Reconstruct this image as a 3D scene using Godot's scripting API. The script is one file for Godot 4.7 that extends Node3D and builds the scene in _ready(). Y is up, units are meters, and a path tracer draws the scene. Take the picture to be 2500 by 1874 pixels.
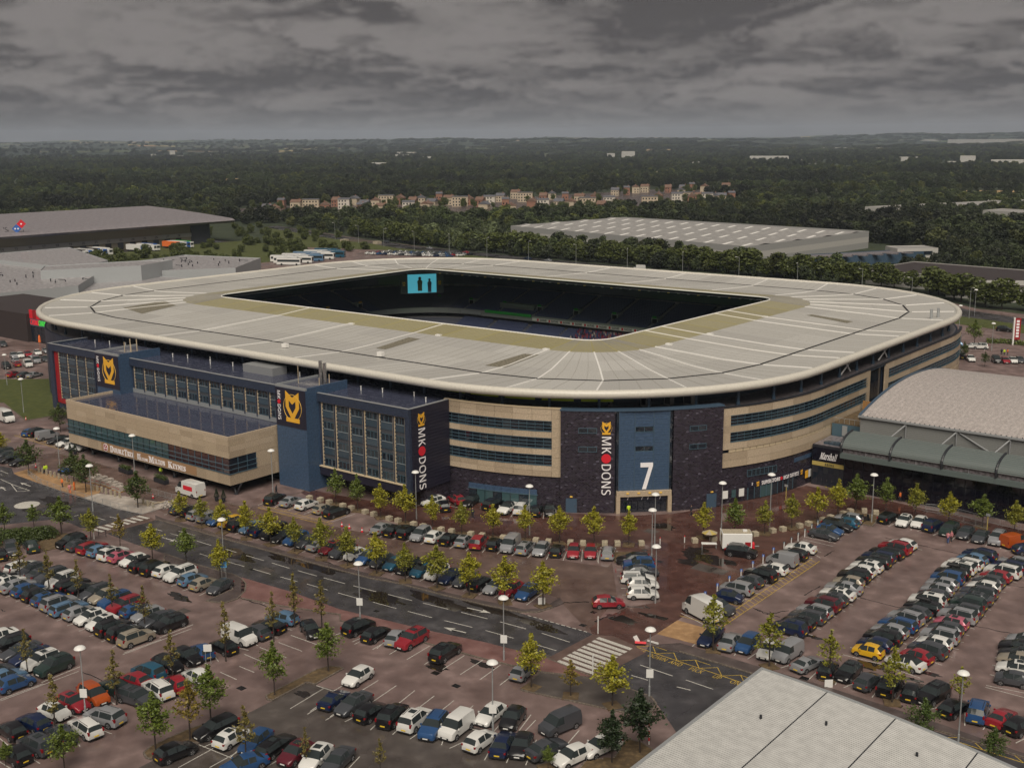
extends Node3D

const CX := -180.5
const CZ := -219.0
var taken := {}
var M := {}
var rng := RandomNumberGenerator.new()
var mesh_cache := {}

# ---------------------------------------------------------------- shape collector
class Sh:
	var v := PackedVector3Array()
	var n := PackedVector3Array()
	var uv := PackedVector2Array()
	var c := PackedColorArray()
	var tint := Color.WHITE
	func tri(a: Vector3, b: Vector3, d: Vector3, ua := Vector2.ZERO, ub := Vector2.ZERO, ud := Vector2.ZERO) -> void:
		var nn := (d - a).cross(b - a)
		if nn.length_squared() < 1e-14:
			return
		nn = nn.normalized()
		v.append(a); v.append(b); v.append(d)
		n.append(nn); n.append(nn); n.append(nn)
		uv.append(ua); uv.append(ub); uv.append(ud)
		c.append(tint); c.append(tint); c.append(tint)
	func quad(a: Vector3, b: Vector3, d: Vector3, e: Vector3) -> void:
		tri(a, b, d); tri(a, d, e)
	# a quad whose front looks away from point o; texture runs u along a-b, v along a-e in metres
	func face(a: Vector3, b: Vector3, d: Vector3, e: Vector3, o: Vector3, u0 := 0.0) -> void:
		var w := a.distance_to(b)
		var h := a.distance_to(e)
		var q := [Vector2(u0, h), Vector2(u0 + w, h), Vector2(u0 + w, 0), Vector2(u0, 0)]
		if (d - a).cross(b - a).dot((a + d) * 0.5 - o) >= 0.0:
			tri(a, b, d, q[0], q[1], q[2]); tri(a, d, e, q[0], q[2], q[3])
		else:
			tri(a, d, b, q[0], q[2], q[1]); tri(a, e, d, q[0], q[3], q[2])
	func hexa(p: Array) -> void:   # eight corners: bottom 0-3 round, top 4-7 round
		var o := Vector3.ZERO
		for k in p: o += k * 0.125
		face(p[0], p[1], p[2], p[3], o); face(p[4], p[5], p[6], p[7], o)
		for k in 4:
			var j := (k + 1) % 4
			face(p[k], p[j], p[j + 4], p[k + 4], o)
	func box(lo: Vector3, hi: Vector3) -> void:
		hexa([lo, Vector3(hi.x, lo.y, lo.z), Vector3(hi.x, lo.y, hi.z), Vector3(lo.x, lo.y, hi.z), Vector3(lo.x, hi.y, lo.z), Vector3(hi.x, hi.y, lo.z), hi, Vector3(lo.x, hi.y, hi.z)])
	func boxt(t: Transform3D, s: Vector3) -> void:
		var p := []
		for k in [Vector3(-1, -1, -1), Vector3(1, -1, -1), Vector3(1, -1, 1), Vector3(-1, -1, 1), Vector3(-1, 1, -1), Vector3(1, 1, -1), Vector3(1, 1, 1), Vector3(-1, 1, 1)]:
			p.append(t * (k * s * 0.5))
		hexa(p)
	func rbox(lo: Vector3, hi: Vector3, b: float) -> void:   # box with a chamfered top
		var m := Vector3(hi.x, hi.y - b, hi.z)
		box(lo, m)
		hexa([Vector3(lo.x, m.y, lo.z), Vector3(hi.x, m.y, lo.z), Vector3(hi.x, m.y, hi.z), Vector3(lo.x, m.y, hi.z), Vector3(lo.x + b, hi.y, lo.z + b), Vector3(hi.x - b, hi.y, lo.z + b), Vector3(hi.x - b, hi.y, hi.z - b), Vector3(lo.x + b, hi.y, hi.z - b)])
	func bar(a: Vector3, b: Vector3, r0: float, r1: float, k := 6, caps := true) -> void:
		var d := (b - a).normalized()
		var s := d.cross(Vector3(0.31, 0.9, 0.22) if absf(d.y) < 0.9 else Vector3.RIGHT).normalized()
		var t := d.cross(s)
		var mid := (a + b) * 0.5
		for i in k:
			var x0 := s * cos(TAU * i / k) + t * sin(TAU * i / k)
			var x1 := s * cos(TAU * (i + 1) / k) + t * sin(TAU * (i + 1) / k)
			face(a + x0 * r0, a + x1 * r0, b + x1 * r1, b + x0 * r1, mid)
			if caps:
				face(a, a + x0 * r0, a + x1 * r0, a, mid); face(b, b + x0 * r1, b + x1 * r1, b, mid)
	func sweep(p: PackedVector2Array, y: float, r: float, k := 10) -> void:   # round tube along a closed level line
		var m := p.size()
		var ring_at := func(i: int, j: int) -> Vector3:
			var t := (p[(i + 1) % m] - p[(i + m - 1) % m]).normalized()
			var a := TAU * j / k
			return Vector3(p[i].x - t.y * cos(a) * r, y + sin(a) * r, p[i].y + t.x * cos(a) * r)
		for i in m:
			for j in k: face(ring_at.call(i, j), ring_at.call((i + 1) % m, j), ring_at.call((i + 1) % m, j + 1), ring_at.call(i, j + 1), Vector3(p[i].x, y, p[i].y))
	func lathe(pts: Array, k := 12, at := Vector3.ZERO) -> void:   # pts: Vector2(radius, height)
		var mid := 0.0
		for p in pts: mid += p.y / pts.size()
		for j in pts.size() - 1:
			var p: Vector2 = pts[j]
			var q: Vector2 = pts[j + 1]
			for i in k:
				var a0 := TAU * i / k
				var a1 := TAU * (i + 1) / k
				var A := at + Vector3(cos(a0) * p.x, p.y, sin(a0) * p.x)
				var B := at + Vector3(cos(a1) * p.x, p.y, sin(a1) * p.x)
				var C := at + Vector3(cos(a1) * q.x, q.y, sin(a1) * q.x)
				var D := at + Vector3(cos(a0) * q.x, q.y, sin(a0) * q.x)
				face(A, B, C, D, at + Vector3(0, mid, 0))
	func slab(poly: PackedVector2Array, y0: float, y1: float, sides := true) -> void:   # a level plate
		var ix := Geometry2D.triangulate_polygon(poly)
		for k in range(0, ix.size(), 3):
			var a := poly[ix[k]]
			var b := poly[ix[k + 1]]
			var d := poly[ix[k + 2]]
			var A := Vector3(a.x, y1, a.y)
			var B := Vector3(b.x, y1, b.y)
			var D := Vector3(d.x, y1, d.y)
			if (D - A).cross(B - A).y > 0: tri(A, B, D)
			else: tri(A, D, B)
		if sides:
			var m := Vector2.ZERO
			for p in poly: m += p / poly.size()
			for k in poly.size():
				var p := poly[k]
				var q := poly[(k + 1) % poly.size()]
				face(Vector3(p.x, y0, p.y), Vector3(q.x, y0, q.y), Vector3(q.x, y1, q.y), Vector3(p.x, y1, p.y), Vector3(m.x, y0, m.y))
	func smooth(deg := 50.0) -> void:
		var at := {}
		for i in v.size():
			var k := (v[i] * 500.0).round()
			if not at.has(k): at[k] = []
			at[k].append(i)
		var out := n.duplicate()
		var lim := cos(deg_to_rad(deg))
		for k in at:
			for i in at[k]:
				var s := Vector3.ZERO
				for j in at[k]:
					if n[j].dot(n[i]) > lim: s += n[j]
				out[i] = s.normalized()
		n = out
	func add_to(m: ArrayMesh, mat: Material) -> void:
		if v.is_empty(): return
		var a := []
		a.resize(Mesh.ARRAY_MAX)
		a[Mesh.ARRAY_VERTEX] = v
		a[Mesh.ARRAY_NORMAL] = n
		a[Mesh.ARRAY_TEX_UV] = uv
		a[Mesh.ARRAY_COLOR] = c
		m.add_surface_from_arrays(Mesh.PRIMITIVE_TRIANGLES, a)
		m.surface_set_material(m.get_surface_count() - 1, mat)
	func mesh(mat: Material) -> ArrayMesh:
		var m := ArrayMesh.new()
		add_to(m, mat)
		return m

# ---------------------------------------------------------------- naming and placing
func numbered(called: String) -> String:
	var k: int = taken.get(called, -1) + 1
	taken[called] = k
	return called if k == 0 else "%s_%03d" % [called, k]
func put(called: String, mesh: Mesh, parent: Node = self) -> MeshInstance3D:
	var o := MeshInstance3D.new()
	o.name = numbered(called) if parent == self else called
	o.mesh = mesh
	parent.add_child(o, true)
	return o
func part(called: String, sh: Sh, mat: Material, parent: Node) -> MeshInstance3D:
	return put(called, sh.mesh(mat), parent)
func bpart(called: String, lo: Vector3, hi: Vector3, mat: Material, parent: Node) -> MeshInstance3D:
	var s := Sh.new()
	s.box(lo, hi)
	return part(called, s, mat, parent)
func tag(o: Node, label: String, category: String, group := "") -> void:
	o.set_meta("label", label)
	o.set_meta("category", category)
	if group: o.set_meta("group", group)
func thing(called: String, label: String, category: String, at := Vector3.ZERO, turn := 0.0, group := "") -> Node3D:
	var o := Node3D.new()
	o.name = numbered(called)
	add_child(o)
	o.position = at
	o.rotation.y = turn
	tag(o, label, category, group)
	return o
func setting(called: String, sh: Sh, mat: Material) -> MeshInstance3D:
	var o := part(called, sh, mat, self)
	o.set_meta("kind", "structure")
	return o
func copy(src: Node3D, at: Vector3, turn: float, label: String) -> Node3D:
	var base := src.name.rstrip("0123456789").trim_suffix("_")
	var o: Node3D = src.duplicate()
	o.name = numbered(base)
	add_child(o)
	o.position = at
	o.rotation.y = turn
	o.set_meta("label", label)
	return o
func P2(flat: Array) -> PackedVector2Array:
	var p := PackedVector2Array()
	for k in range(0, flat.size(), 2): p.append(Vector2(flat[k], flat[k + 1]))
	return p
func ordinal(k: int) -> String:
	var low := ["", "first", "second", "third", "fourth", "fifth", "sixth", "seventh", "eighth", "ninth", "tenth", "eleventh", "twelfth", "thirteenth", "fourteenth", "fifteenth", "sixteenth", "seventeenth", "eighteenth", "nineteenth"]
	var n := k + 1
	if n < 20: return low[n]
	if n % 10 == 0: return ["twentieth", "thirtieth", "fortieth", "fiftieth", "sixtieth", "seventieth", "eightieth", "ninetieth"][n / 10 - 2]
	return ["twenty", "thirty", "forty", "fifty", "sixty", "seventy", "eighty", "ninety"][n / 10 - 2] + "-" + low[n % 10]
func text_mesh(s: String, height: float, depth: float, font := "Droid Sans", bold := false) -> TextMesh:
	var f := SystemFont.new()
	f.font_names = PackedStringArray([font])
	if bold: f.font_weight = 700
	var t := TextMesh.new()
	t.text = s
	t.font = f
	t.font_size = 64
	t.pixel_size = height / 46.0
	t.depth = depth
	t.curve_step = 4.0
	return t
func text_part(called: String, s: String, height: float, mat: Material, parent: Node, tr: Transform3D, width := 0.0, font := "Droid Sans", bold := false) -> MeshInstance3D:
	var t := text_mesh(s, height, 0.06, font, bold)
	t.material = mat
	var o := put(called, t, parent)
	var w := t.get_aabb().size.x
	o.transform = tr.scaled_local(Vector3(width / w if width > 0.0 else 1.0, 1, 1))
	return o

# ---------------------------------------------------------------- materials
func lin(r: float, g: float, b: float) -> Color:
	return Color(r, g, b).linear_to_srgb()
func mat(key: String, col: Color, rough := 0.7, metal := 0.0, spec := 0.5) -> StandardMaterial3D:
	var m := StandardMaterial3D.new()
	m.resource_name = key
	m.albedo_color = col
	m.roughness = rough
	m.metallic = metal
	m.metallic_specular = spec
	M[key] = m
	return m
func noise_tex(size: int, freq: float, seedv: int, ramp: Array, normal := false, oct := 4, kind := FastNoiseLite.TYPE_SIMPLEX_SMOOTH) -> NoiseTexture2D:
	var f := FastNoiseLite.new()
	f.noise_type = kind
	f.seed = seedv
	f.frequency = freq
	f.fractal_octaves = oct
	var t := NoiseTexture2D.new()
	t.width = size
	t.height = size
	t.seamless = true
	t.noise = f
	if normal:
		t.as_normal_map = true
		t.bump_strength = 3.0
	elif ramp.size():
		var g := Gradient.new()
		g.offsets = PackedFloat32Array()
		g.colors = PackedColorArray()
		for k in ramp: g.add_point(k[0], k[1])
		t.color_ramp = g
	return t
func gray(x: float) -> Color:
	return Color(x, x, x)
# ground-like material: fine grain in colour, patches of wet in roughness
func ground_mat(key: String, c0: Color, c1: Color, scale_m: float, rough_lo: float, rough_hi: float, seedv: int, dry := 0.55) -> StandardMaterial3D:
	var m := mat(key, Color.WHITE, 1.0)
	m.uv1_triplanar = true
	m.uv1_world_triplanar = true
	m.uv1_scale = Vector3.ONE / scale_m
	m.albedo_texture = noise_tex(1024, 0.011, seedv, [[0.05, c0.lerp(c1, 0.2)], [0.42, c0.lerp(c1, 0.47)], [0.6, c0.lerp(c1, 0.58)], [0.95, c1]], false, 10)
	m.roughness_texture = noise_tex(512, 0.006, seedv + 5, [[0.3, gray(rough_lo)], [dry - 0.07, gray(rough_lo + 0.1)], [dry + 0.08, gray(rough_hi - 0.06)], [0.9, gray(rough_hi)]], false, 4)
	m.roughness_texture_channel = BaseMaterial3D.TEXTURE_CHANNEL_RED
	return m
func grain(m: StandardMaterial3D, lo: float, hi: float, scale_m: float, seedv: int, freq := 0.02, oct := 5) -> StandardMaterial3D:
	m.albedo_texture = noise_tex(512, freq, seedv, [[0.15, gray(lo)], [0.85, gray(hi)]], false, oct)
	m.uv1_triplanar = true
	m.uv1_world_triplanar = true
	m.uv1_scale = Vector3.ONE / scale_m
	return m
func wall_texture(bw: float, bh: float, cols: int, rows: int, px: int, joint: int, base: Color, vary: float, mortar: Color, glint: float, seedv: int) -> Array:
	# colour of small blocks in running bond, glints painted into some, and their gloss
	var r := RandomNumberGenerator.new()
	r.seed = seedv
	var w := cols * px
	var h := int(rows * px * bh / bw)
	var im := Image.create(w, h, false, Image.FORMAT_RGB8)
	var ro := Image.create(w, h, false, Image.FORMAT_RGB8)
	im.fill(mortar)
	ro.fill(gray(0.9))
	var rh := h / rows
	for y in rows:
		for x in range(-1, cols + 1):
			var off := px / 2 if y % 2 else 0
			var t := 1.0 + r.randf_range(-vary, vary)
			var col := Color(base.r * t, base.g * t, base.b * (t + r.randf_range(-0.05, 0.1)))
			var g := r.randf()
			if g < glint: col = base.lerp(Color(0.6, 0.6, 0.68), r.randf_range(0.15, 0.5))
			var rc := Rect2i(x * px + off + joint, y * rh + joint, px - joint, rh - joint)
			im.fill_rect(rc.intersection(Rect2i(0, 0, w, h)), col)
			ro.fill_rect(rc.intersection(Rect2i(0, 0, w, h)), gray(r.randf_range(0.12, 0.5)))
	return [ImageTexture.create_from_image(im), ImageTexture.create_from_image(ro), Vector2(cols * bw, rows * bh)]
func make_materials() -> void:
	ground_mat("carpark", lin(0.082, 0.055, 0.05), lin(0.235, 0.168, 0.158), 46.0, 0.28, 0.78, 11, 0.46)
	ground_mat("asphalt", lin(0.022, 0.021, 0.024), lin(0.085, 0.08, 0.085), 38.0, 0.16, 0.62, 21, 0.56)
	ground_mat("dark_asphalt", lin(0.045, 0.037, 0.034), lin(0.105, 0.09, 0.082), 33.0, 0.2, 0.66, 31, 0.5)
	ground_mat("plaza", lin(0.045, 0.02, 0.016), lin(0.125, 0.062, 0.05), 31.0, 0.08, 0.6, 41, 0.55)
	ground_mat("lane", lin(0.062, 0.038, 0.032), lin(0.15, 0.1, 0.085), 37.0, 0.22, 0.72, 51, 0.5)
	ground_mat("red_paving", lin(0.11, 0.05, 0.045), lin(0.23, 0.13, 0.12), 35.0, 0.25, 0.7, 61, 0.45)
	ground_mat("grey_paving", lin(0.11, 0.09, 0.078), lin(0.23, 0.19, 0.165), 27.0, 0.3, 0.75, 71, 0.45)
	ground_mat("footway", lin(0.045, 0.034, 0.033), lin(0.11, 0.085, 0.08), 29.0, 0.2, 0.65, 81, 0.5)
	ground_mat("sand", lin(0.21, 0.12, 0.055), lin(0.42, 0.26, 0.13), 17.0, 0.8, 0.95, 91)
	ground_mat("slab", lin(0.24, 0.21, 0.185), lin(0.5, 0.45, 0.4), 21.0, 0.4, 0.9, 95)
	ground_mat("grass", lin(0.03, 0.042, 0.006), lin(0.08, 0.09, 0.016), 23.0, 0.85, 0.95, 101)
	ground_mat("mulch", lin(0.045, 0.03, 0.016), lin(0.17, 0.115, 0.055), 9.0, 0.9, 0.98, 105)
	ground_mat("far_land", lin(0.012, 0.022, 0.009), lin(0.04, 0.05, 0.02), 160.0, 0.9, 0.98, 111)
	ground_mat("field", lin(0.3, 0.19, 0.085), lin(0.46, 0.33, 0.17), 300.0, 0.9, 0.98, 121)
	ground_mat("pitch", lin(0.03, 0.11, 0.015), lin(0.06, 0.17, 0.03), 30.0, 0.9, 0.95, 131)
	mat("paint_white", lin(0.62, 0.6, 0.55), 0.6)
	grain(M.paint_white, 0.72, 1.0, 4.0, 3, 0.04)
	mat("paint_yellow", lin(0.62, 0.42, 0.07), 0.6)
	grain(M.paint_yellow, 0.65, 1.0, 4.0, 4, 0.04)
	mat("kerb", lin(0.2, 0.165, 0.135), 0.7)
	grain(M.kerb, 0.6, 1.0, 3.0, 5)
	mat("concrete", lin(0.47, 0.41, 0.3), 0.75)
	grain(M.concrete, 0.75, 1.0, 2.3, 6)
	mat("beige", lin(0.5, 0.4, 0.285), 0.5)
	mat("beige_b", lin(0.44, 0.35, 0.25), 0.5)
	mat("beige_c", lin(0.55, 0.445, 0.325), 0.5)
	for k in ["beige", "beige_b", "beige_c"]: grain(M[k], 0.82, 1.0, 2.7, 7)
	mat("beige_trim", lin(0.5, 0.41, 0.28), 0.5)
	mat("navy_clad", lin(0.036, 0.05, 0.088), 0.45)
	grain(M.navy_clad, 0.75, 1.0, 6.0, 8)
	mat("blue_clad", lin(0.055, 0.1, 0.18), 0.4)
	grain(M.blue_clad, 0.8, 1.0, 5.0, 9)
	mat("steel_blue", lin(0.05, 0.085, 0.13), 0.35)
	mat("frame_teal", lin(0.06, 0.11, 0.145), 0.4)
	mat("dark_banner", lin(0.016, 0.015, 0.03), 0.5)
	mat("spandrel", lin(0.09, 0.1, 0.12), 0.6)
	grain(M.spandrel, 0.6, 1.0, 1.7, 10)
	mat("juliet", lin(0.05, 0.075, 0.1), 0.12, 0.0, 0.6)
	mat("juliet_b", lin(0.04, 0.062, 0.085), 0.12, 0.0, 0.6)
	mat("pane", lin(0.012, 0.017, 0.026), 0.06, 0.0, 0.7)
	mat("pane_b", lin(0.02, 0.028, 0.038), 0.08, 0.0, 0.7)
	mat("pane_c", lin(0.04, 0.05, 0.06), 0.1, 0.0, 0.7)
	mat("teal_pane", lin(0.045, 0.09, 0.1), 0.08, 0.0, 0.7)
	mat("wine_pane", lin(0.045, 0.02, 0.025), 0.08, 0.0, 0.7)
	mat("wet_roof", lin(0.05, 0.056, 0.09), 0.1, 0.0, 0.6)
	M.wet_roof.normal_enabled = true
	M.wet_roof.normal_texture = noise_tex(512, 0.02, 77, [], true, 5)
	M.wet_roof.normal_scale = 0.015
	M.wet_roof.roughness_texture = noise_tex(512, 0.012, 78, [[0.3, gray(0.05)], [0.55, gray(0.12)], [0.75, gray(0.4)]])
	M.wet_roof.roughness = 1.0
	M.wet_roof.uv1_triplanar = true
	M.wet_roof.uv1_world_triplanar = true
	M.wet_roof.uv1_scale = Vector3(0.06, 0.06, 0.2)
	mat("deck", lin(0.28, 0.25, 0.265), 0.3)
	grain(M.deck, 0.6, 1.0, 7.0, 12)
	var k := 0
	for g in [[0.5, 0.49, 0.46], [0.46, 0.45, 0.425], [0.54, 0.53, 0.5], [0.36, 0.345, 0.31]]:
		var m := mat("roof_%d" % k, lin(g[0], g[1], g[2]), 0.45)
		grain(m, 0.86, 1.0, 9.0, 200 + k, 0.06, 5)
		k += 1
	mat("roof_stain", lin(0.27, 0.245, 0.18), 0.6)
	grain(M.roof_stain, 0.6, 1.0, 5.0, 207)
	mat("roof_yellow", lin(0.38, 0.34, 0.16), 0.4)
	grain(M.roof_yellow, 0.86, 1.0, 9.0, 208, 0.1, 3)
	mat("roof_yellow_b", lin(0.34, 0.3, 0.135), 0.4)
	grain(M.roof_yellow_b, 0.86, 1.0, 9.0, 209, 0.1, 3)
	mat("fascia", lin(0.6, 0.575, 0.51), 0.35)
	grain(M.fascia, 0.92, 1.0, 6.0, 210)
	mat("rib_white", lin(0.75, 0.74, 0.71), 0.4)
	mat("black_gap", lin(0.006, 0.006, 0.008), 0.8)
	mat("white_metal", lin(0.7, 0.7, 0.68), 0.4)
	mat("grey_metal", lin(0.3, 0.31, 0.32), 0.4, 0.3)
	mat("steel", lin(0.5, 0.5, 0.5), 0.25, 0.9)
	mat("dark_metal", lin(0.02, 0.022, 0.028), 0.45)
	mat("galvanised", lin(0.42, 0.44, 0.45), 0.4, 0.5)
	mat("red", lin(0.62, 0.015, 0.03), 0.5)
	mat("wine_red", lin(0.28, 0.01, 0.014), 0.45)
	mat("gold", lin(0.75, 0.4, 0.035), 0.45)
	mat("gold_b", lin(0.8, 0.5, 0.09), 0.45)
	mat("white_letter", lin(0.82, 0.8, 0.82), 0.5)
	mat("lime", lin(0.4, 0.52, 0.015), 0.6)
	mat("green_sign", lin(0.02, 0.3, 0.04), 0.5)
	mat("amber_sign", lin(0.6, 0.3, 0.02), 0.5)
	mat("orange", lin(0.75, 0.16, 0.03), 0.7)
	mat("hivis", lin(0.55, 0.75, 0.03), 0.7)
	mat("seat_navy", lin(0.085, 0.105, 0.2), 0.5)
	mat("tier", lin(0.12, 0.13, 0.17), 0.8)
	mat("aisle", lin(0.42, 0.42, 0.44), 0.8)
	mat("silver_roof", lin(0.52, 0.475, 0.455), 0.38, 0.15)
	grain(M.silver_roof, 0.82, 1.0, 9.0, 220)
	mat("shed_roof", lin(0.43, 0.43, 0.42), 0.5)
	grain(M.shed_roof, 0.9, 1.0, 14.0, 221, 0.02, 4)
	mat("arena_clad", lin(0.23, 0.235, 0.225), 0.5)
	mat("arena_canopy", lin(0.1, 0.125, 0.122), 0.45)
	mat("arena_glass", lin(0.006, 0.006, 0.012), 0.1, 0.0, 0.6)
	mat("gold_band", lin(0.42, 0.33, 0.1), 0.5)
	mat("mall_wall", lin(0.36, 0.38, 0.39), 0.6)
	mat("mall_roof", lin(0.42, 0.4, 0.41), 0.35)
	grain(M.mall_roof, 0.7, 1.0, 20.0, 230)
	mat("brown_clad", lin(0.035, 0.026, 0.026), 0.6)
	mat("depot_roof", lin(0.24, 0.22, 0.235), 0.5)
	grain(M.depot_roof, 0.85, 1.0, 30.0, 231)
	mat("depot_wall", lin(0.3, 0.27, 0.2), 0.6)
	mat("store_wall", lin(0.42, 0.41, 0.39), 0.6)
	mat("store_band", lin(0.3, 0.3, 0.295), 0.6)
	mat("store_roof", lin(0.33, 0.32, 0.31), 0.55)
	grain(M.store_roof, 0.85, 1.0, 40.0, 232)
	mat("wood_fence", lin(0.33, 0.17, 0.055), 0.7)
	var br := wall_texture(0.44, 0.22, 32, 32, 32, 2, Color(0.14, 0.125, 0.155), 0.35, Color(0.3, 0.27, 0.31), 0.04, 5)
	var m := mat("brick_dark", Color.WHITE, 1.0)
	m.albedo_texture = br[0]
	m.roughness_texture = br[1]
	m.uv1_scale = Vector3(1.0 / br[2].x, 1.0 / br[2].y, 1)
	mat("wet_tar", lin(0.012, 0.011, 0.011), 0.25)
	mat("water", lin(0.02, 0.016, 0.014), 0.04, 0.0, 0.6)
	mat("soffit_grey", lin(0.3, 0.32, 0.35), 0.6)
	mat("sign_blue", lin(0.03, 0.12, 0.42), 0.5)
	mat("sign_sky", lin(0.12, 0.4, 0.7), 0.5)
	var wb := mat("wood_belt", lin(0.075, 0.095, 0.016), 0.6)
	wb.vertex_color_use_as_albedo = true

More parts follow.
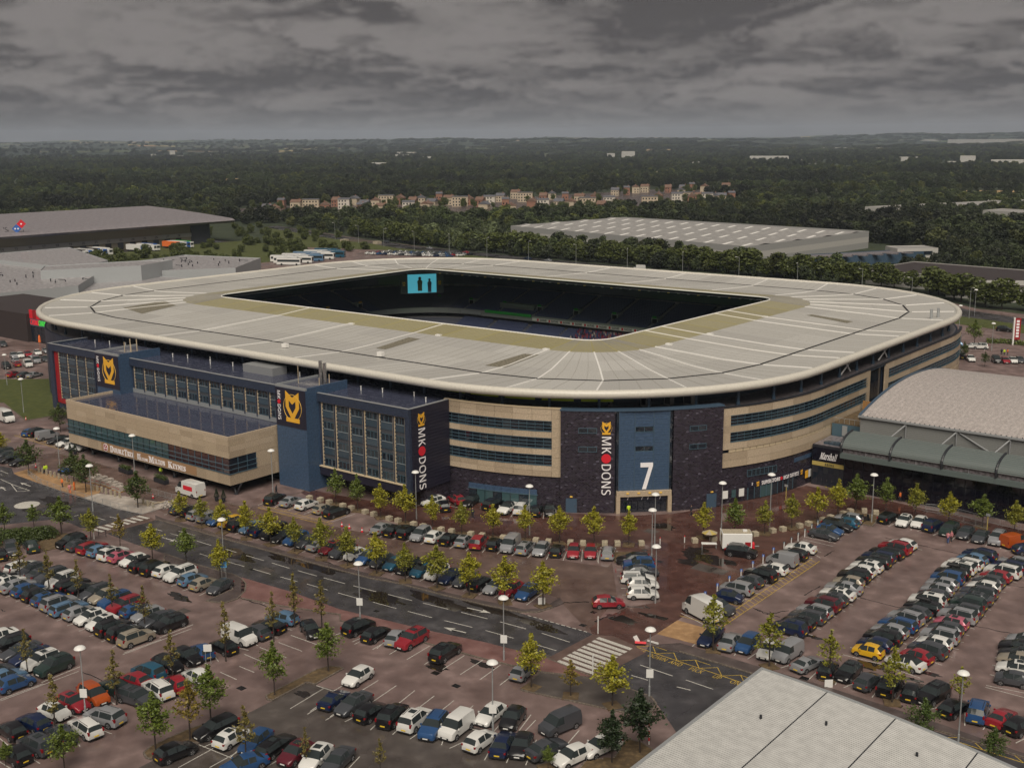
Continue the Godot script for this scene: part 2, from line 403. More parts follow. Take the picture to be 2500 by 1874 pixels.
# surveyed places on the ground, metres (x, z)
var car_rows := [
	["kerb row under the roadside trees","left",-152.9,-107.5,92,"gh",-150.5,-107.6,92,"kh",-148.2,-107.6,92,"se",-145.8,-107.7,92,"ss",-143.5,-107.8,-88,"bs",-141.1,-107.9,-87,"yh",-138.8,-108,93,"ku",-136.4,-108.2,-87,"lh",-134.1,-108.3,93,"nu",-131.7,-108.5,-86,"kv",-129.4,-108.6,-86,"ks",-127,-108.8,-86,"bm",-124.7,-108.9,-86,"gh",-122.4,-109.1,94,"sc",-120,-109.2,-87,"rh",-117.7,-109.3,-88,"gu",-115.3,-109.4,-87,"wi",-113,-109.6,-84,"bh",-110.6,-109.9,-83,"gh",-108.3,-110.2,-83,"th",-106,-110.5,-83,"ku",-103.6,-110.8,-83,"tm",-101.3,-111.1,-83,"wm",-99,-111.3,-83,"ns",-96.6,-111.6,-83,"gs",-94.3,-111.9,98,"ke",-92,-112.3,-81,"ss",-89.6,-112.6,-81,"rh",-87.3,-113,-81,"bh"],
	["row in front of the concrete blocks","left",-120.6,-120.2,100,"ss",-118.3,-120.6,100,"ks",-116,-121,100,"ku",-113.7,-121.4,-77,"sm",-111.4,-122,105,"wh",-109.1,-122.6,105,"ks",-106.8,-123.2,107,"sh",-104.6,-124,111,"rm",-102.4,-124.9,111,"kh",-100.2,-125.7,-71,"sv",-97.9,-126.4,108,"se",-95.7,-127.1,-68,"sh",-93.6,-128.2,118,"kh",-91.5,-129.3,-60,"rh",-89.5,-130.6,-59,"rh",-87.4,-131.8,121,"se"],
	["yellow hatched bays by the hotel","left",-144.9,-119.9,105,"ku",-141.8,-120.7,100,"ss",-138.5,-121.1,94,"wh",-134.7,-121.2,91,"ch",-131.6,-121.2,90,"ke"],
	["row against the black brick wall","left",-123.2,-134.7,-101,"wh",-120.6,-134.1,142,"ke",-120.9,-137.7,157,"rh",-118.6,-138.6,-76,"kh",-114.4,-139.3,95,"ku",-111.5,-139.2,-79,"wd",-109.4,-140.2,112,"wu",-107,-141.1,117,"kh",-105.4,-142.3,-53,"kh"],
	["front row beside the road junction","left",-152.6,-87.9,-90,"ku",-150.4,-87.9,96,"gh",-147.9,-88.4,96,"re",-145.8,-88.4,94,"lh",-143.2,-88.7,97,"wu",-141.2,-88.9,92,"ph",-138.5,-88.9,-92,"wh",-135.6,-88.8,90,"ke",-133.5,-88.9,100,"ku",-131.5,-89.5,98,"wh",-128.7,-89.6,-90,"wu",-125.8,-89.5,87,"lh",-123.5,-89.4,95,"ch",-120.8,-90,-78,"gh"],
	["far half of the long double row","left",-148.8,-78.1,93,"we",-146.4,-78.2,-87,"gh",-144,-78.3,93,"gs",-141.7,-78.4,-87,"gu",-139.3,-78.5,-87,"wu",-137,-78.6,93,"ke",-134.6,-78.7,92,"ks",-132.2,-78.8,-89,"ge",-129.9,-78.8,-91,"ch",-127.5,-78.8,-91,"bu",-125.2,-78.7,-91,"ru",-122.8,-78.7,89,"bh",-120.4,-78.7,-91,"sh",-118.1,-78.6,-91,"gs",-115.7,-78.6,-91,"ku"],
	["near half of the long double row","left",-147.5,-74,90,"ks",-145,-74,90,"ws",-142.6,-74,90,"ss",-140.1,-74,90,"bh",-137.6,-74,90,"kh",-135.1,-74,89,"bh",-132.6,-73.9,89,"su",-130.2,-73.9,89,"le",-127.7,-73.9,89,"sh",-125.2,-73.8,-91,"wh",-122.7,-73.8,-91,"wh",-120.2,-73.7,89,"ku",-117.8,-73.7,89,"km",-115.3,-73.6,89,"cu"],
	["short double row at the left edge","left",-128.8,-63.8,-95,"ws",-126,-63.6,-94,"ke",-123,-63.4,-92,"gs",-120.8,-63.4,-91,"ns",-118.6,-63.4,-89,"wu",-116.1,-63.5,-87,"eu"],
	["row at the lower left edge","left",-120.1,-58.8,89,"gh",-117.9,-58.8,88,"ls",-115.6,-58.7,87,"bh"],
	["planted row running up from the red car","left",-106.2,-53,175,"kh",-106,-55.2,-179,"nh",-106.3,-57.7,7,"wi",-106.6,-60,1,"rh",-106.4,-62.3,-7,"om",-106,-64.7,177,"ee",-106.1,-67.1,-175,"rh",-106.4,-69.1,-176,"tm",-106.5,-71.7,-1,"kh",-106.3,-74.2,-2,"kh",-106.3,-76.1,167,"bh",-105.3,-78.5,175,"kh",-105.9,-81.3,1,"wv",-105.4,-83.5,176,"gh",-105.6,-85.5,-170,"ks",-106.2,-88.1,-168,"lh"],
	["lower row at the bottom left corner","left",-101.4,-50.7,180,"kh",-101.4,-52.9,-178,"gm",-101.5,-55.5,174,"gh",-100.8,-57.8,175,"we",-101.1,-60.2,-169,"su",-102.2,-64.7,8,"gu",-102.1,-67.2,173,"wu",-101.6,-69.2,172,"rh",-101.4,-71.8,176,"wh"],
	["bays along the red footway","left",-96.7,-91.9,88,"km",-93.7,-91.8,97,"kh",-91,-92.6,106,"sh",-89.1,-93.1,-87,"ru",-83.8,-93,96,"ku",-73.7,-94.6,99,"sh"],
	["row behind the planted island","left",-90.3,-65.8,-94,"ke",-87.5,-65.6,97,"wh",-85.1,-66.5,-73,"bh",-82.8,-67.1,99,"ke",-80.1,-67.3,-79,"mh",-78,-68,-71,"wh",-75.9,-68.7,-71,"gs"],
	["bottom row of bays below the empty bays","left",-85.5,-77.3,101,"nc",-83,-77.8,-86,"gs",-80.4,-77.7,97,"kh",-78,-78.4,106,"ku",-75.5,-79.1,100,"wu",-73.1,-79.3,-71,"bu",-71.2,-80.5,-83,"wv",-67.7,-80,94,"wh",-65.6,-80.9,114,"ns",-63.9,-81.7,-64,"kh"],
	["upper half row of empty bays","left",-87.2,-82.5,-83,"wh",-70.2,-84.7,-81,"wh",-68,-85.4,-73,"kh"],
	["row beside the shed roof","left",-61.8,-115.2,-84,"ns",-59.3,-115.5,100,"ss",-57.3,-116,-85,"bm",-54.7,-115.9,-82,"wh",-52.6,-116.6,-96,"sv",-49.7,-115.4,78,"sc",-47.3,-115.5,100,"kh",-45.2,-116.1,-91,"kh",-42.7,-115.4,84,"gh",-40.4,-115.6,94,"ku",-38.1,-115.8,98,"kh",-36.1,-116.3,-103,"ku",-33.5,-114.8,81,"kh",-31.2,-115.5,100,"bu",-28.9,-115.6,83,"rc",-26.9,-115,73,"kh"],
	["yellow hatched bays by the white van","near end",-66.1,-120.9,159,"wV",-65.2,-123.4,-3,"gu",-65.8,-127.5,10,"ni",-66.4,-130.5,-177,"sm",-66.1,-133.9,177,"gi",-66.1,-136.8,177,"ku",-65.8,-139.9,-179,"wh",-66.2,-143.6,-177,"sv",-66.2,-146.8,-178,"kh",-66.4,-149.9,-175,"ws"],
	["bays behind the blue sign posts","near end",-66.3,-157.5,1,"gs",-66.3,-159.7,0,"bh",-66.3,-162.4,-4,"ke",-65.9,-164.5,-180,"th",-66.3,-166.7,-170,"sh"],
	["second column of the right car park","near end",-55.4,-122.9,179,"nm",-55.4,-125.2,179,"kh",-55.3,-127.6,179,"ge",-55.3,-129.9,179,"se",-55.3,-132.2,179,"mu",-55.2,-134.6,180,"gh",-55.3,-136.9,-177,"ws",-55.5,-139.2,-174,"ss",-55.8,-141.5,-174,"ch",-56,-143.9,-176,"ku",-56.1,-146.2,-179,"wh",-56.1,-148.5,-179,"wh",-56.1,-150.9,-179,"ke",-56.2,-153.2,178,"ne",-56,-155.5,174,"ke",-55.7,-157.8,174,"ru",-55.5,-160.2,174,"wh"],
	["third column of the right car park","near end",-45.6,-122.5,-179,"yi",-45.7,-124.9,-179,"nh",-45.7,-127.2,-179,"km",-45.7,-129.6,179,"sh",-45.6,-131.9,176,"be",-45.5,-134.3,176,"su",-45.3,-136.6,176,"gh",-45.1,-139,-180,"ke",-45.3,-141.3,-176,"wm",-45.5,-143.7,-176,"gh",-45.6,-146,-176,"sh",-45.8,-148.4,-177,"sh",-45.9,-150.7,-178,"bm",-46,-153.1,-178,"ke",-46,-155.4,179,"wu",-45.9,-157.8,175,"we",-45.6,-160.1,174,"lh",-45.4,-162.5,174,"ne"],
	["fourth column of the right car park","near end",-41.1,-122.2,171,"wd",-40.7,-124.5,171,"ri",-40.3,-126.9,175,"gm",-40.3,-129.2,-178,"wh",-40.5,-131.6,-177,"su",-40.6,-134,-177,"gh",-40.7,-136.3,-178,"ph",-40.8,-138.7,-178,"su",-40.8,-141.1,-178,"ge",-40.9,-143.4,-178,"em",-41,-145.8,-178,"gs",-41.1,-148.2,-178,"ge",-41.2,-150.5,-178,"wh",-41.3,-152.9,179,"gh",-41.1,-155.3,175,"rh",-40.9,-157.6,175,"wu",-40.7,-160,175,"ne",-40.5,-162.4,175,"se"],
	["column at the right edge","near end",-30.5,-125.1,-169,"gi",-31,-128,-169,"wh",-31.5,-130.5,-170,"ch",-31.7,-132.1,-171,"ks",-32.1,-134.2,-172,"ks",-32.3,-136.4,-173,"sh"],
	["row facing the arena","left",-61.6,-171,84,"ke",-59.1,-170.7,-85,"wh",-57.1,-171.4,-87,"wh",-54.8,-171,81,"nu",-52.2,-170.6,-94,"eu",-49.8,-170.6,-91,"gh",-47.7,-170.5,-88,"gs",-45.4,-170.8,-87,"su",-43,-170.7,65,"ov",-40.8,-168.7,47,"nh"],
	["hatched bays left of the hotel","left",-219.7,-119.9,111,"bh",-217.8,-120.6,93,"ku",-214,-120.2,86,"sv",-209.4,-120.1,-94,"ks",-206,-119.6,-95,"wh",-202.5,-119.4,-86,"wh",-200.6,-119.9,-77,"wh"],
	["row left of the building site","left",-208.4,-107.6,-95,"gu",-206.5,-107.4,-97,"gs",-203.9,-107,-93,"ks",-200.3,-107.1,-89,"ke"],
	["upper row left of the hotel","left",-325.6,-171.7,-18,"gh",-305.4,-163.8,-18,"sh",-304.4,-165.1,-18,"wh",-304.2,-167.3,-18,"rh",-304.1,-170.1,-18,"wh",-305.3,-173.4,-18,"ss"],
	["middle row left of the hotel","left",-292.6,-154.5,-18,"ku",-298.4,-160.3,162,"sh",-292.6,-157.6,162,"rh",-289.7,-159.1,-18,"wv",-293.3,-163.4,-18,"sv",-293.9,-166.2,-18,"gs"],
	["lower row left of the hotel","left",-280,-149.7,108,"rh",-277.3,-151.1,108,"gs",-275.2,-152.6,108,"ss"],
	["forecourt behind the arena roof","left",-106.6,-335.3,-162,"wu",-103.6,-332,-162,"lh",-99.2,-331.9,-162,"we",-97,-332.5,-162,"wu"],
	["bays beyond the arena roof","left",-100.7,-318.3,120,"ns",-98.5,-316,120,"th",-96.8,-315.2,120,"ku",-93.5,-312.8,-60,"ws",-87.6,-314.7,-60,"ku",-85.5,-315.3,-60,"rh",-83.9,-316.5,-60,"wh",-82.5,-318,-60,"gh"],
]
var single_cars := [
	["black hatchback alone beside the low planted island",-89.6,-60.5,83,"kh"],
	["dark grey small van alone in the bottom bays",-63.4,-87.3,-102,"gv"],
	["dark grey saloon behind the young tree at the bottom edge",-61.6,-82.7,78,"gs"],
	["white hatchback at the bottom edge right of the young tree",-58.9,-83,-102,"wh"],
	["white saloon half hidden under the dark round tree",-57.8,-86.3,-102,"ws"],
	["red hatchback driving out of the car park towards the road",-77.1,-116.6,41,"rh"],
	["black off-road car parked beside the white catering trailer",-72.4,-143.3,14,"ku"],
	["black estate at the top of the brown paved side row",-83,-131.6,-143,"ke"],
	["blue off-road car in the side row by two lamp posts",-81.2,-130.3,-143,"bu"],
	["grey saloon in the side row below the blue car",-79.6,-128.4,37,"gs"],
	["white estate with dark lettering in the side row",-78.6,-125.9,37,"we"],
	["white hatchback second from the bottom of the side row",-76.9,-124.5,37,"wh"],
	["white hatchback at the bottom of the side row",-75.2,-121.7,37,"wh"],
	["dark off-road car beside the clipped shrubs, nose to the right",-156.7,-80.9,-21,"gu"],
	["dark green estate with tall red tail lights beside the shrubs",-155.7,-83.4,159,"ee"],
	["black car cut off by the left edge below the shrubs",-156,-78.7,159,"kh"],
	["black hatchback parked at the top of the empty bays",-100.8,-87.9,-25,"kh"],
	["large white panel van waiting left of the lawn",-235.6,-123.1,-6,"wV"],
	["white delivery van with red side panel before the hotel",-159.4,-114,180,"wV"],
	["black off-road car leaving past the distant red totem",-100.5,-367.1,0,"ku"],
	["blue saloon cut off at the bottom edge below the island",-82.5,-63,-107,"bs"],
]
var tree_spots := [-135.9,-125.1,6.2,"gp",-130.7,-124.9,6.2,"gp",-125.3,-124.6,5.7,"yp",-120.3,-125,6.3,"yp",-115,-125.4,5.5,"yp",-110.1,-126.4,5.2,"lp",-105.2,-127.9,5.4,"yp",-100.8,-130,5.5,"yp",-95.9,-131.9,5.9,"yp",-91.5,-134.4,6,"yp",-87.5,-137.5,5.3,"yp",-80.5,-147,5.5,"ya",-77.3,-150.7,5.8,"ga",-74,-153.9,5.3,"la",-71.9,-158.7,5.6,"la",-70.1,-163.7,5.7,"ya",-68.4,-167.6,6.4,"ya",-67.4,-172.2,6.3,"ga",-63.2,-173.9,6.1,"ga",-58.8,-174.7,5.7,"la",-53.6,-174.4,5.4,"ya",-49.2,-176.5,5.3,"ga",-44.3,-175.3,5.6,"la",-149.6,-104.9,4.7,"yk",-144.4,-104.9,5,"lk",-139.4,-105,5.3,"yk",-134.4,-105.5,6,"yk",-129.4,-105.9,5.8,"yk",-124.2,-106,5.4,"lk",-119,-106.3,6.2,"lk",-114,-106.6,5.9,"lk",-108.6,-106.9,6.1,"yk",-103.5,-107.2,5.6,"lk",-98.5,-108,6.1,"lk",-93.4,-108.6,6.1,"yk",-88.3,-109.6,6.4,"yk",-83.8,-111.7,6.1,"yk",-165.8,-84.9,4.9,"gf",-164.6,-88.9,3.8,"gf",-158.2,-89.7,6.1,"gf",-152.1,-90.8,5.2,"lf",-145.5,-91.4,5.4,"of",-137.6,-91.4,5.6,"yf",-132.3,-93.2,5.5,"gf",-123.6,-92.3,6,"yf",-192.9,-104.2,6.5,"dh",-180.9,-105.7,6.1,"dh",-175,-104.3,6.7,"dh",-160.5,-104.6,6.2,"dh",-217.2,-124.9,6.1,"dh",-209.9,-108.4,4.4,"yh",-138.7,-76.2,6,"si",-132.3,-76.6,5.9,"si",-125.3,-76.9,5.4,"si",-117.8,-76.5,5.8,"si",-144.7,-75.5,5.9,"si",-117.7,-61.2,5.6,"si",-102.7,-83.8,6.4,"si",-102.9,-76.9,7.4,"si",-103.8,-70.4,6,"si",-103.9,-88.1,7.1,"si",-100.6,-89.5,6.6,"si",-91.6,-82.2,5.9,"gi",-91.9,-74.7,6.3,"gi",-92.3,-66.7,6.5,"gi",-91.2,-63.3,6.6,"oi",-91.7,-59.7,6.6,"gi",-83.5,-64,6,"si",-78.1,-66.8,4.3,"si",-103.6,-63.2,6.3,"si",-103.9,-56.3,6.1,"si",-96,-52.6,4.7,"gi",-101.2,-49.6,2.5,"gi",-71.2,-92.8,6.4,"yc",-66.7,-93.8,4.3,"oc",-62,-94.7,5.7,"yc",-54.6,-88.3,6.8,"Dc",-55.7,-85.1,5.5,"Dc",-59.9,-80.6,2.5,"gc",-71.6,-70.1,3.9,"sc",-60.2,-113,7.1,"lr",-53.2,-113.1,6.6,"lr",-46.6,-114.2,6,"lr",-39.2,-113.1,6.4,"lr",-33.5,-116.9,4.4,"lr",-33.9,-107.1,4.7,"Gr",-27.1,-106.5,4.1,"Gr",-99.7,-335.9,7.6,"gz",-99.4,-315.3,4.4,"gz",-95.2,-312.5,5,"dz",-88,-306.5,4,"dz"]
var lamp_spots := [-103.8,-59.7,-77.8,-96.3,-98.7,-94.1,-68.3,-82.7,-60.1,-98.9,-125.8,-94.7,-148.6,-122.7,-164.7,-99.1,-191.7,-109.5,-176.2,-114.7,-120.5,-127.7,-101.8,-132.4,-81.2,-133.6,-84.7,-140.1,-73,-121.2,-79.7,-151,-75.9,-159.5,-63.4,-168.7,-30.9,-108.4,-239.5,-129.5,-270.9,-142.9,-112.1,-361.3,-93.6,-331.3,-120,-402]
var block_spots := [-141.6,-124.5,-139.4,-124.9,-137.3,-124.9,-134.1,-124.9,-132.1,-124.9,-128.9,-124.8,-127,-124.8,-123.5,-124.7,-121.7,-124.8,-118.6,-125,-116.7,-125.1,-113.5,-125.6,-111.7,-126,-108.6,-126.8,-106.8,-127.3,-103.7,-128.4,-99.1,-130.4,-97.3,-131.1,-94.5,-132.7,-92.9,-133.6,-90.3,-135.4,-88.8,-136.5,-86.1,-138.7,-80.5,-144.4,-78.7,-146.8,-74.8,-152.4,-73.4,-155.3,-72.5,-156.9,-71.2,-159.9,-70.5,-161.6,-69.5,-164.7,-69.1,-166.5,-68.3,-169.5,-67.9,-171.3,-66.2,-172.8,-64.4,-173]
var post_spots := [-68.3,-122.3,-68.3,-125.6,-68.4,-129,-68.4,-132.3,-68.4,-135.6,-68.5,-139.2,-68.6,-142.5,-68.7,-145.9,-68.6,-149.1,-68.6,-151.5,-68.7,-154,-68.7,-156.3,-68.8,-158.9,-68.8,-161.1]
var road_main := [-152.8,-102.6,-151,-102.8,-139.8,-103.1,-129.9,-103.7,-120.5,-104.2,-108.3,-105.1,-104.3,-106,-96.6,-106.6,-89.4,-107.4,-84.8,-108.2,-80.5,-108.4,-74.5,-108.6,-73.9,-108.4,-74.3,-99.7,-78.1,-99.3,-82.9,-98.7,-89.6,-97.4,-96.4,-96.4,-103.6,-95.3,-112.5,-95.5,-122.4,-94.9,-125.7,-94.5,-132.3,-94.1,-138.8,-94.2,-146.1,-94,-153.2,-94.2]
var road_west := [-157.2,-103,-170.7,-102.2,-184.3,-102.2,-195.4,-102.7,-199.6,-104.6,-204.9,-103.6,-227.3,-101.2,-168.3,-73.3,-170.7,-85.3,-170.1,-86.5,-166.4,-92.5,-162.4,-93.6,-159,-93.3,-157.3,-94.1]
var road_east := [-66.9,-109.8,-63.1,-110.4,-53.8,-110.3,-32.7,-109.9,-25.2,-109.7,-14.6,-109.5,-10.7,-88,-29.7,-73.3,-58,-97.5,-59.7,-98.9,-61.8,-99,-67,-100.4,-66.5,-104.3,-66.2,-107.8]
var crossing_west := [-157.2,-103,-152.8,-102.6,-153.2,-94.2,-157.3,-94.1]
var crossing_east := [-73.9,-108.4,-71.5,-109.5,-68.2,-108.8,-66.2,-107.8,-66.5,-104.3,-67.1,-98.9,-74.3,-99.7]
var footway_kerb_row := [-154.9,-103.9,-152.2,-103.6,-148.5,-104.1,-138.5,-104.3,-128.6,-105.2,-118.3,-105.6,-113.2,-106,-103,-106.8,-93,-108.1,-85,-109.3,-83.2,-111.2,-83.5,-113,-83.7,-115.2,-82.2,-114,-82.5,-112,-83.1,-109.7,-84.9,-108.3,-89.5,-107.5,-96.7,-106.7,-104.4,-106.1,-108.4,-105.2,-120.6,-104.3,-130,-103.8,-140,-103.2,-151.1,-102.9,-153,-102.7]
var footway_red := [-122.3,-94.8,-112.5,-95.4,-103.5,-95.2,-96.3,-96.3,-89.5,-97.3,-82.8,-98.7,-78,-99.3,-74.2,-99.7,-67.1,-98.9,-72.5,-96.6,-75.6,-95.9,-80,-95.2,-87.9,-94.4,-96.2,-93.5,-100.9,-92.8,-102.3,-94.1,-109.9,-91.6,-116.5,-90]
var footway_island := [-72.7,-96.3,-71.9,-96.6,-67.1,-98.9,-61.8,-99,-59.9,-98.9,-58.6,-97.9,-58.1,-96.2,-59.8,-94.3,-65.5,-93.1,-71.7,-91.7]
var footway_nose := [-119.3,-86.7,-116.9,-87.6,-116.7,-89.6,-117.9,-91.8,-119.9,-93.6,-122.2,-94.6,-124.2,-94.8,-125.8,-94.5,-132.2,-94.1,-138.7,-94.1,-135.5,-91.8,-129.4,-91.9,-122,-92.4,-119.7,-91.3]
var footway_shed := [-66.9,-109.8,-64.3,-112.5,-54.9,-112.4,-45.1,-112.3,-33.2,-111.5,-24.1,-110.5,-23.8,-109.3,-25.2,-109.9,-32.8,-110.1,-53.8,-110.4,-63.2,-110.5]
var plaza_red := [-145.6,-126.2,-146.2,-128.4,-139.1,-129,-129.9,-130.7,-124.2,-139.2,-104.3,-143.9,-95.9,-148.1,-90,-153.9,-85.6,-162.6,-79.6,-181,-73.3,-180.3,-67.1,-181.2,-41.8,-178.5,-39.9,-171.1,-46.4,-171.2,-54.8,-172.7,-63.6,-172.2,-67.8,-171.4,-69,-164.7,-69.4,-160.3,-68.8,-149.1,-68.9,-136.8,-68,-118.3,-67.9,-113.4,-68.3,-108.4,-70.4,-108.4,-74.1,-108.5,-75.1,-109.6,-75.6,-111.8,-75.1,-117.9,-72.7,-122,-77.4,-128.4,-84,-136.7,-87.8,-134,-93.3,-131.3,-104.2,-127.4,-113.4,-125.4,-122.2,-124.5,-132.3,-124.4,-136.2,-123.1]
var forecourt_grey := [-145.6,-115.4,-145.6,-126.2,-146.2,-128.4,-144.5,-127.2,-152.8,-127.8,-180,-124.6,-206.2,-125.5,-202.1,-120,-203.1,-115.2,-189.6,-115.9,-172.7,-115.6,-160.2,-115.7,-150.6,-115]
var hotel_lane := [-204.1,-112,-203.1,-115.2,-189.6,-115.9,-172.7,-115.6,-160.2,-115.7,-150.6,-115,-145.6,-115.4,-145,-116.3,-125.1,-117.7,-122.6,-118.1,-121.9,-119.2,-85,-128.2,-85.5,-130.1,-78,-120,-74.8,-108.9,-84.3,-115.2,-87.3,-115.3,-114.6,-107.4,-133.4,-106.6,-154.3,-105.2,-153.4,-105.3,-166.9,-108.1,-184.8,-109.3,-197.3,-108.6]
var lawn := [-288.7,-137.7,-269.1,-153.7,-235.1,-134.3,-231.6,-131.8,-232.4,-125.9,-252.6,-132,-264.1,-125.4]
var sand_site := [-196,-103,-196.4,-106.3,-174.8,-107.3,-172.2,-104.8,-172.9,-102.4,-181.5,-102.2,-193.7,-102.6]
var slab_site := [-172.6,-102.3,-172.6,-105.1,-167.7,-106.9,-160.8,-108.4,-157.2,-108.2,-157,-103.1,-162.9,-102.1]
var sand_van := [-67.9,-113.2,-68,-118.2,-63.7,-118.2,-62.5,-113.5]
var sand_side := [-87.7,-133.8,-84.2,-136.5,-83.1,-135,-85,-131.4,-85.1,-130.1]
var sand_lamp := [-67.4,-169.8,-67.4,-171.6,-64,-172.4,-62.8,-169,-62.6,-166.8,-64.9,-167]
var sand_shrubs := [-165.2,-84.4,-161,-89.4,-157,-90.7,-153.1,-86.1,-153.6,-84,-157.6,-85,-163,-82.6]
var dark_patch := [-90.8,-57.2,-91.2,-73.6,-91.6,-78.7,-90.4,-79.1,-75.1,-81.7,-63.2,-83.9,-58,-85,-58.2,-81.2,-56.4,-73.6,-84.9,-51.6]
var island_long := [-92.6,-74.1,-92.8,-77.8,-93,-81.8,-92.5,-83.1,-91.4,-83.7,-90.8,-83.7,-90.4,-79.1,-91.5,-78.9,-91.2,-73.8,-91.8,-73.6]
var island_low := [-92.7,-59,-93.2,-60.2,-93.1,-64.5,-92.5,-67.2,-91.5,-65.9,-90.1,-63.5,-91,-62.7,-90.4,-59.6,-90.4,-58.9,-91.7,-58.6]
var island_dark := [-57.1,-89.7,-55.6,-90.1,-54,-89.6,-53.4,-88.8,-53.1,-85.6,-57.1,-80.7,-58.1,-84.7,-55.9,-85.4,-56.4,-87.3]
var zebra_bars := [-72.87,-107.94,-67.97,-107.63,0.62,-72.83,-106.91,-67.99,-106.57,0.62,-72.82,-105.84,-68.05,-105.65,0.62,-72.87,-104.87,-68.05,-104.66,0.62,-72.86,-103.92,-68.09,-103.66,0.62,-72.89,-102.95,-68.02,-102.66,0.62,-72.91,-102.06,-68.05,-101.74,0.62,-72.86,-101.08,-68.09,-100.82,0.62,-72.9,-99.97,-68,-99.84,0.62,-156.8,-102.01,-154.33,-102.31,0.62,-156.83,-100.81,-154.29,-101.13,0.62,-156.94,-99.68,-154.3,-99.93,0.62,-156.91,-98.55,-154.4,-98.89,0.62,-156.96,-97.48,-154.4,-97.76,0.62,-156.97,-96.4,-154.52,-96.66,0.62,-157.15,-95.2,-154.43,-95.47,0.62,-157.05,-94.06,-154.45,-94.31,0.62]
var lane_dashes := [-145.36,-101.55,-141.85,-101.81,0.13,-145.47,-100.13,-143.57,-100.24,0.13,-139.89,-100.43,-136.25,-100.49,0.13,-133.27,-100.76,-130.82,-100.81,0.13,-134.71,-97.27,-132.92,-97.29,0.13,-128.83,-100.87,-125.05,-101.01,0.13,-128.77,-97.62,-125.48,-97.82,0.13,-123.44,-101.07,-119.87,-101.18,0.13,-123.73,-97.94,-120.24,-98.11,0.13,-118.27,-101.28,-114.65,-101.48,0.13,-118.39,-98.25,-115.1,-98.48,0.13,-113.39,-101.58,-109.55,-101.87,0.13,-113.48,-98.67,-109.67,-98.89,0.13,-108.1,-102.01,-105.19,-102.3,0.13,-107.88,-99.03,-104.17,-99.28,0.13,-108.05,-101.97,-104.2,-102.36,0.13,-102.27,-102.63,-98.33,-103,0.13,-102.01,-99.57,-98.14,-99.89,0.13,-96.66,-103.26,-92.76,-103.7,0.13,-96.34,-100.11,-92.61,-100.49,0.13,-90.82,-103.95,-86.89,-104.39,0.13,-90.74,-100.74,-86.71,-101.26,0.13,-84.85,-101.53,-80.77,-101.82,0.13,-85.04,-104.61,-81.25,-104.86,0.13,-78.95,-105.01,-74.84,-104.96,0.13,-78.9,-101.97,-74.68,-102.11,0.13,-64.96,-104.82,-60.65,-104.64,0.14,-64.34,-102.02,-62.25,-102.11,0.14,-58.95,-102.63,-57.38,-102.88,0.14,-59.01,-104.68,-55.55,-104.53,0.13,-83.57,-108.24,-83.03,-108.26,0.16,-82.72,-108.27,-82.18,-108.29,0.16,-81.87,-108.31,-81.34,-108.32,0.16,-81.03,-108.34,-80.5,-108.35,0.16,-80.2,-108.37,-79.67,-108.38,0.16,-79.37,-108.4,-78.85,-108.41,0.16,-78.55,-108.43,-78.03,-108.45,0.16,-77.73,-108.46,-77.22,-108.48,0.16,-76.92,-108.5,-76.41,-108.51,0.16,-76.11,-108.53,-75.6,-108.54,0.16,-75.31,-108.56,-74.81,-108.57,0.16,-151.28,-99.75,-147.58,-100.03,0.14,-145.5,-101.5,-142.07,-101.79,0.14,-160.13,-99.16,-158.14,-99.44,0.14,-161.24,-97.65,-159.23,-97.78,0.14,-145.61,-100.13,-143.55,-100.16,0.14,-194.39,-99.63,-190,-99.18,0.14,-190,-99.18,-184.92,-97.42,0.14,-184.92,-97.42,-183.64,-99.03,0.14,-183.64,-99.03,-190,-99.18,0.14,-186.59,-98.43,-184.99,-99.31,0.14,-164.99,-95.93,-164.83,-96.61,0.14,-197.37,-101.24,-196.56,-101.14,0.14,-199.59,-102.45,-196.48,-102.26,0.14,-122.22,-94.78,-121.36,-94.87,0.2,-120.58,-94.87,-119.63,-94.96,0.2,-112.78,-90.58,-113.1,-95.67,0.14]
var arrows := [-91.14,-105.49,-87.65,-106.04,-86.27,-99.58,-89.5,-99.14,-145.07,-98.25,-141.48,-98.49,-187.2,-96.68,-189.95,-97.22,-185.99,-100.53,-189.45,-100.6]
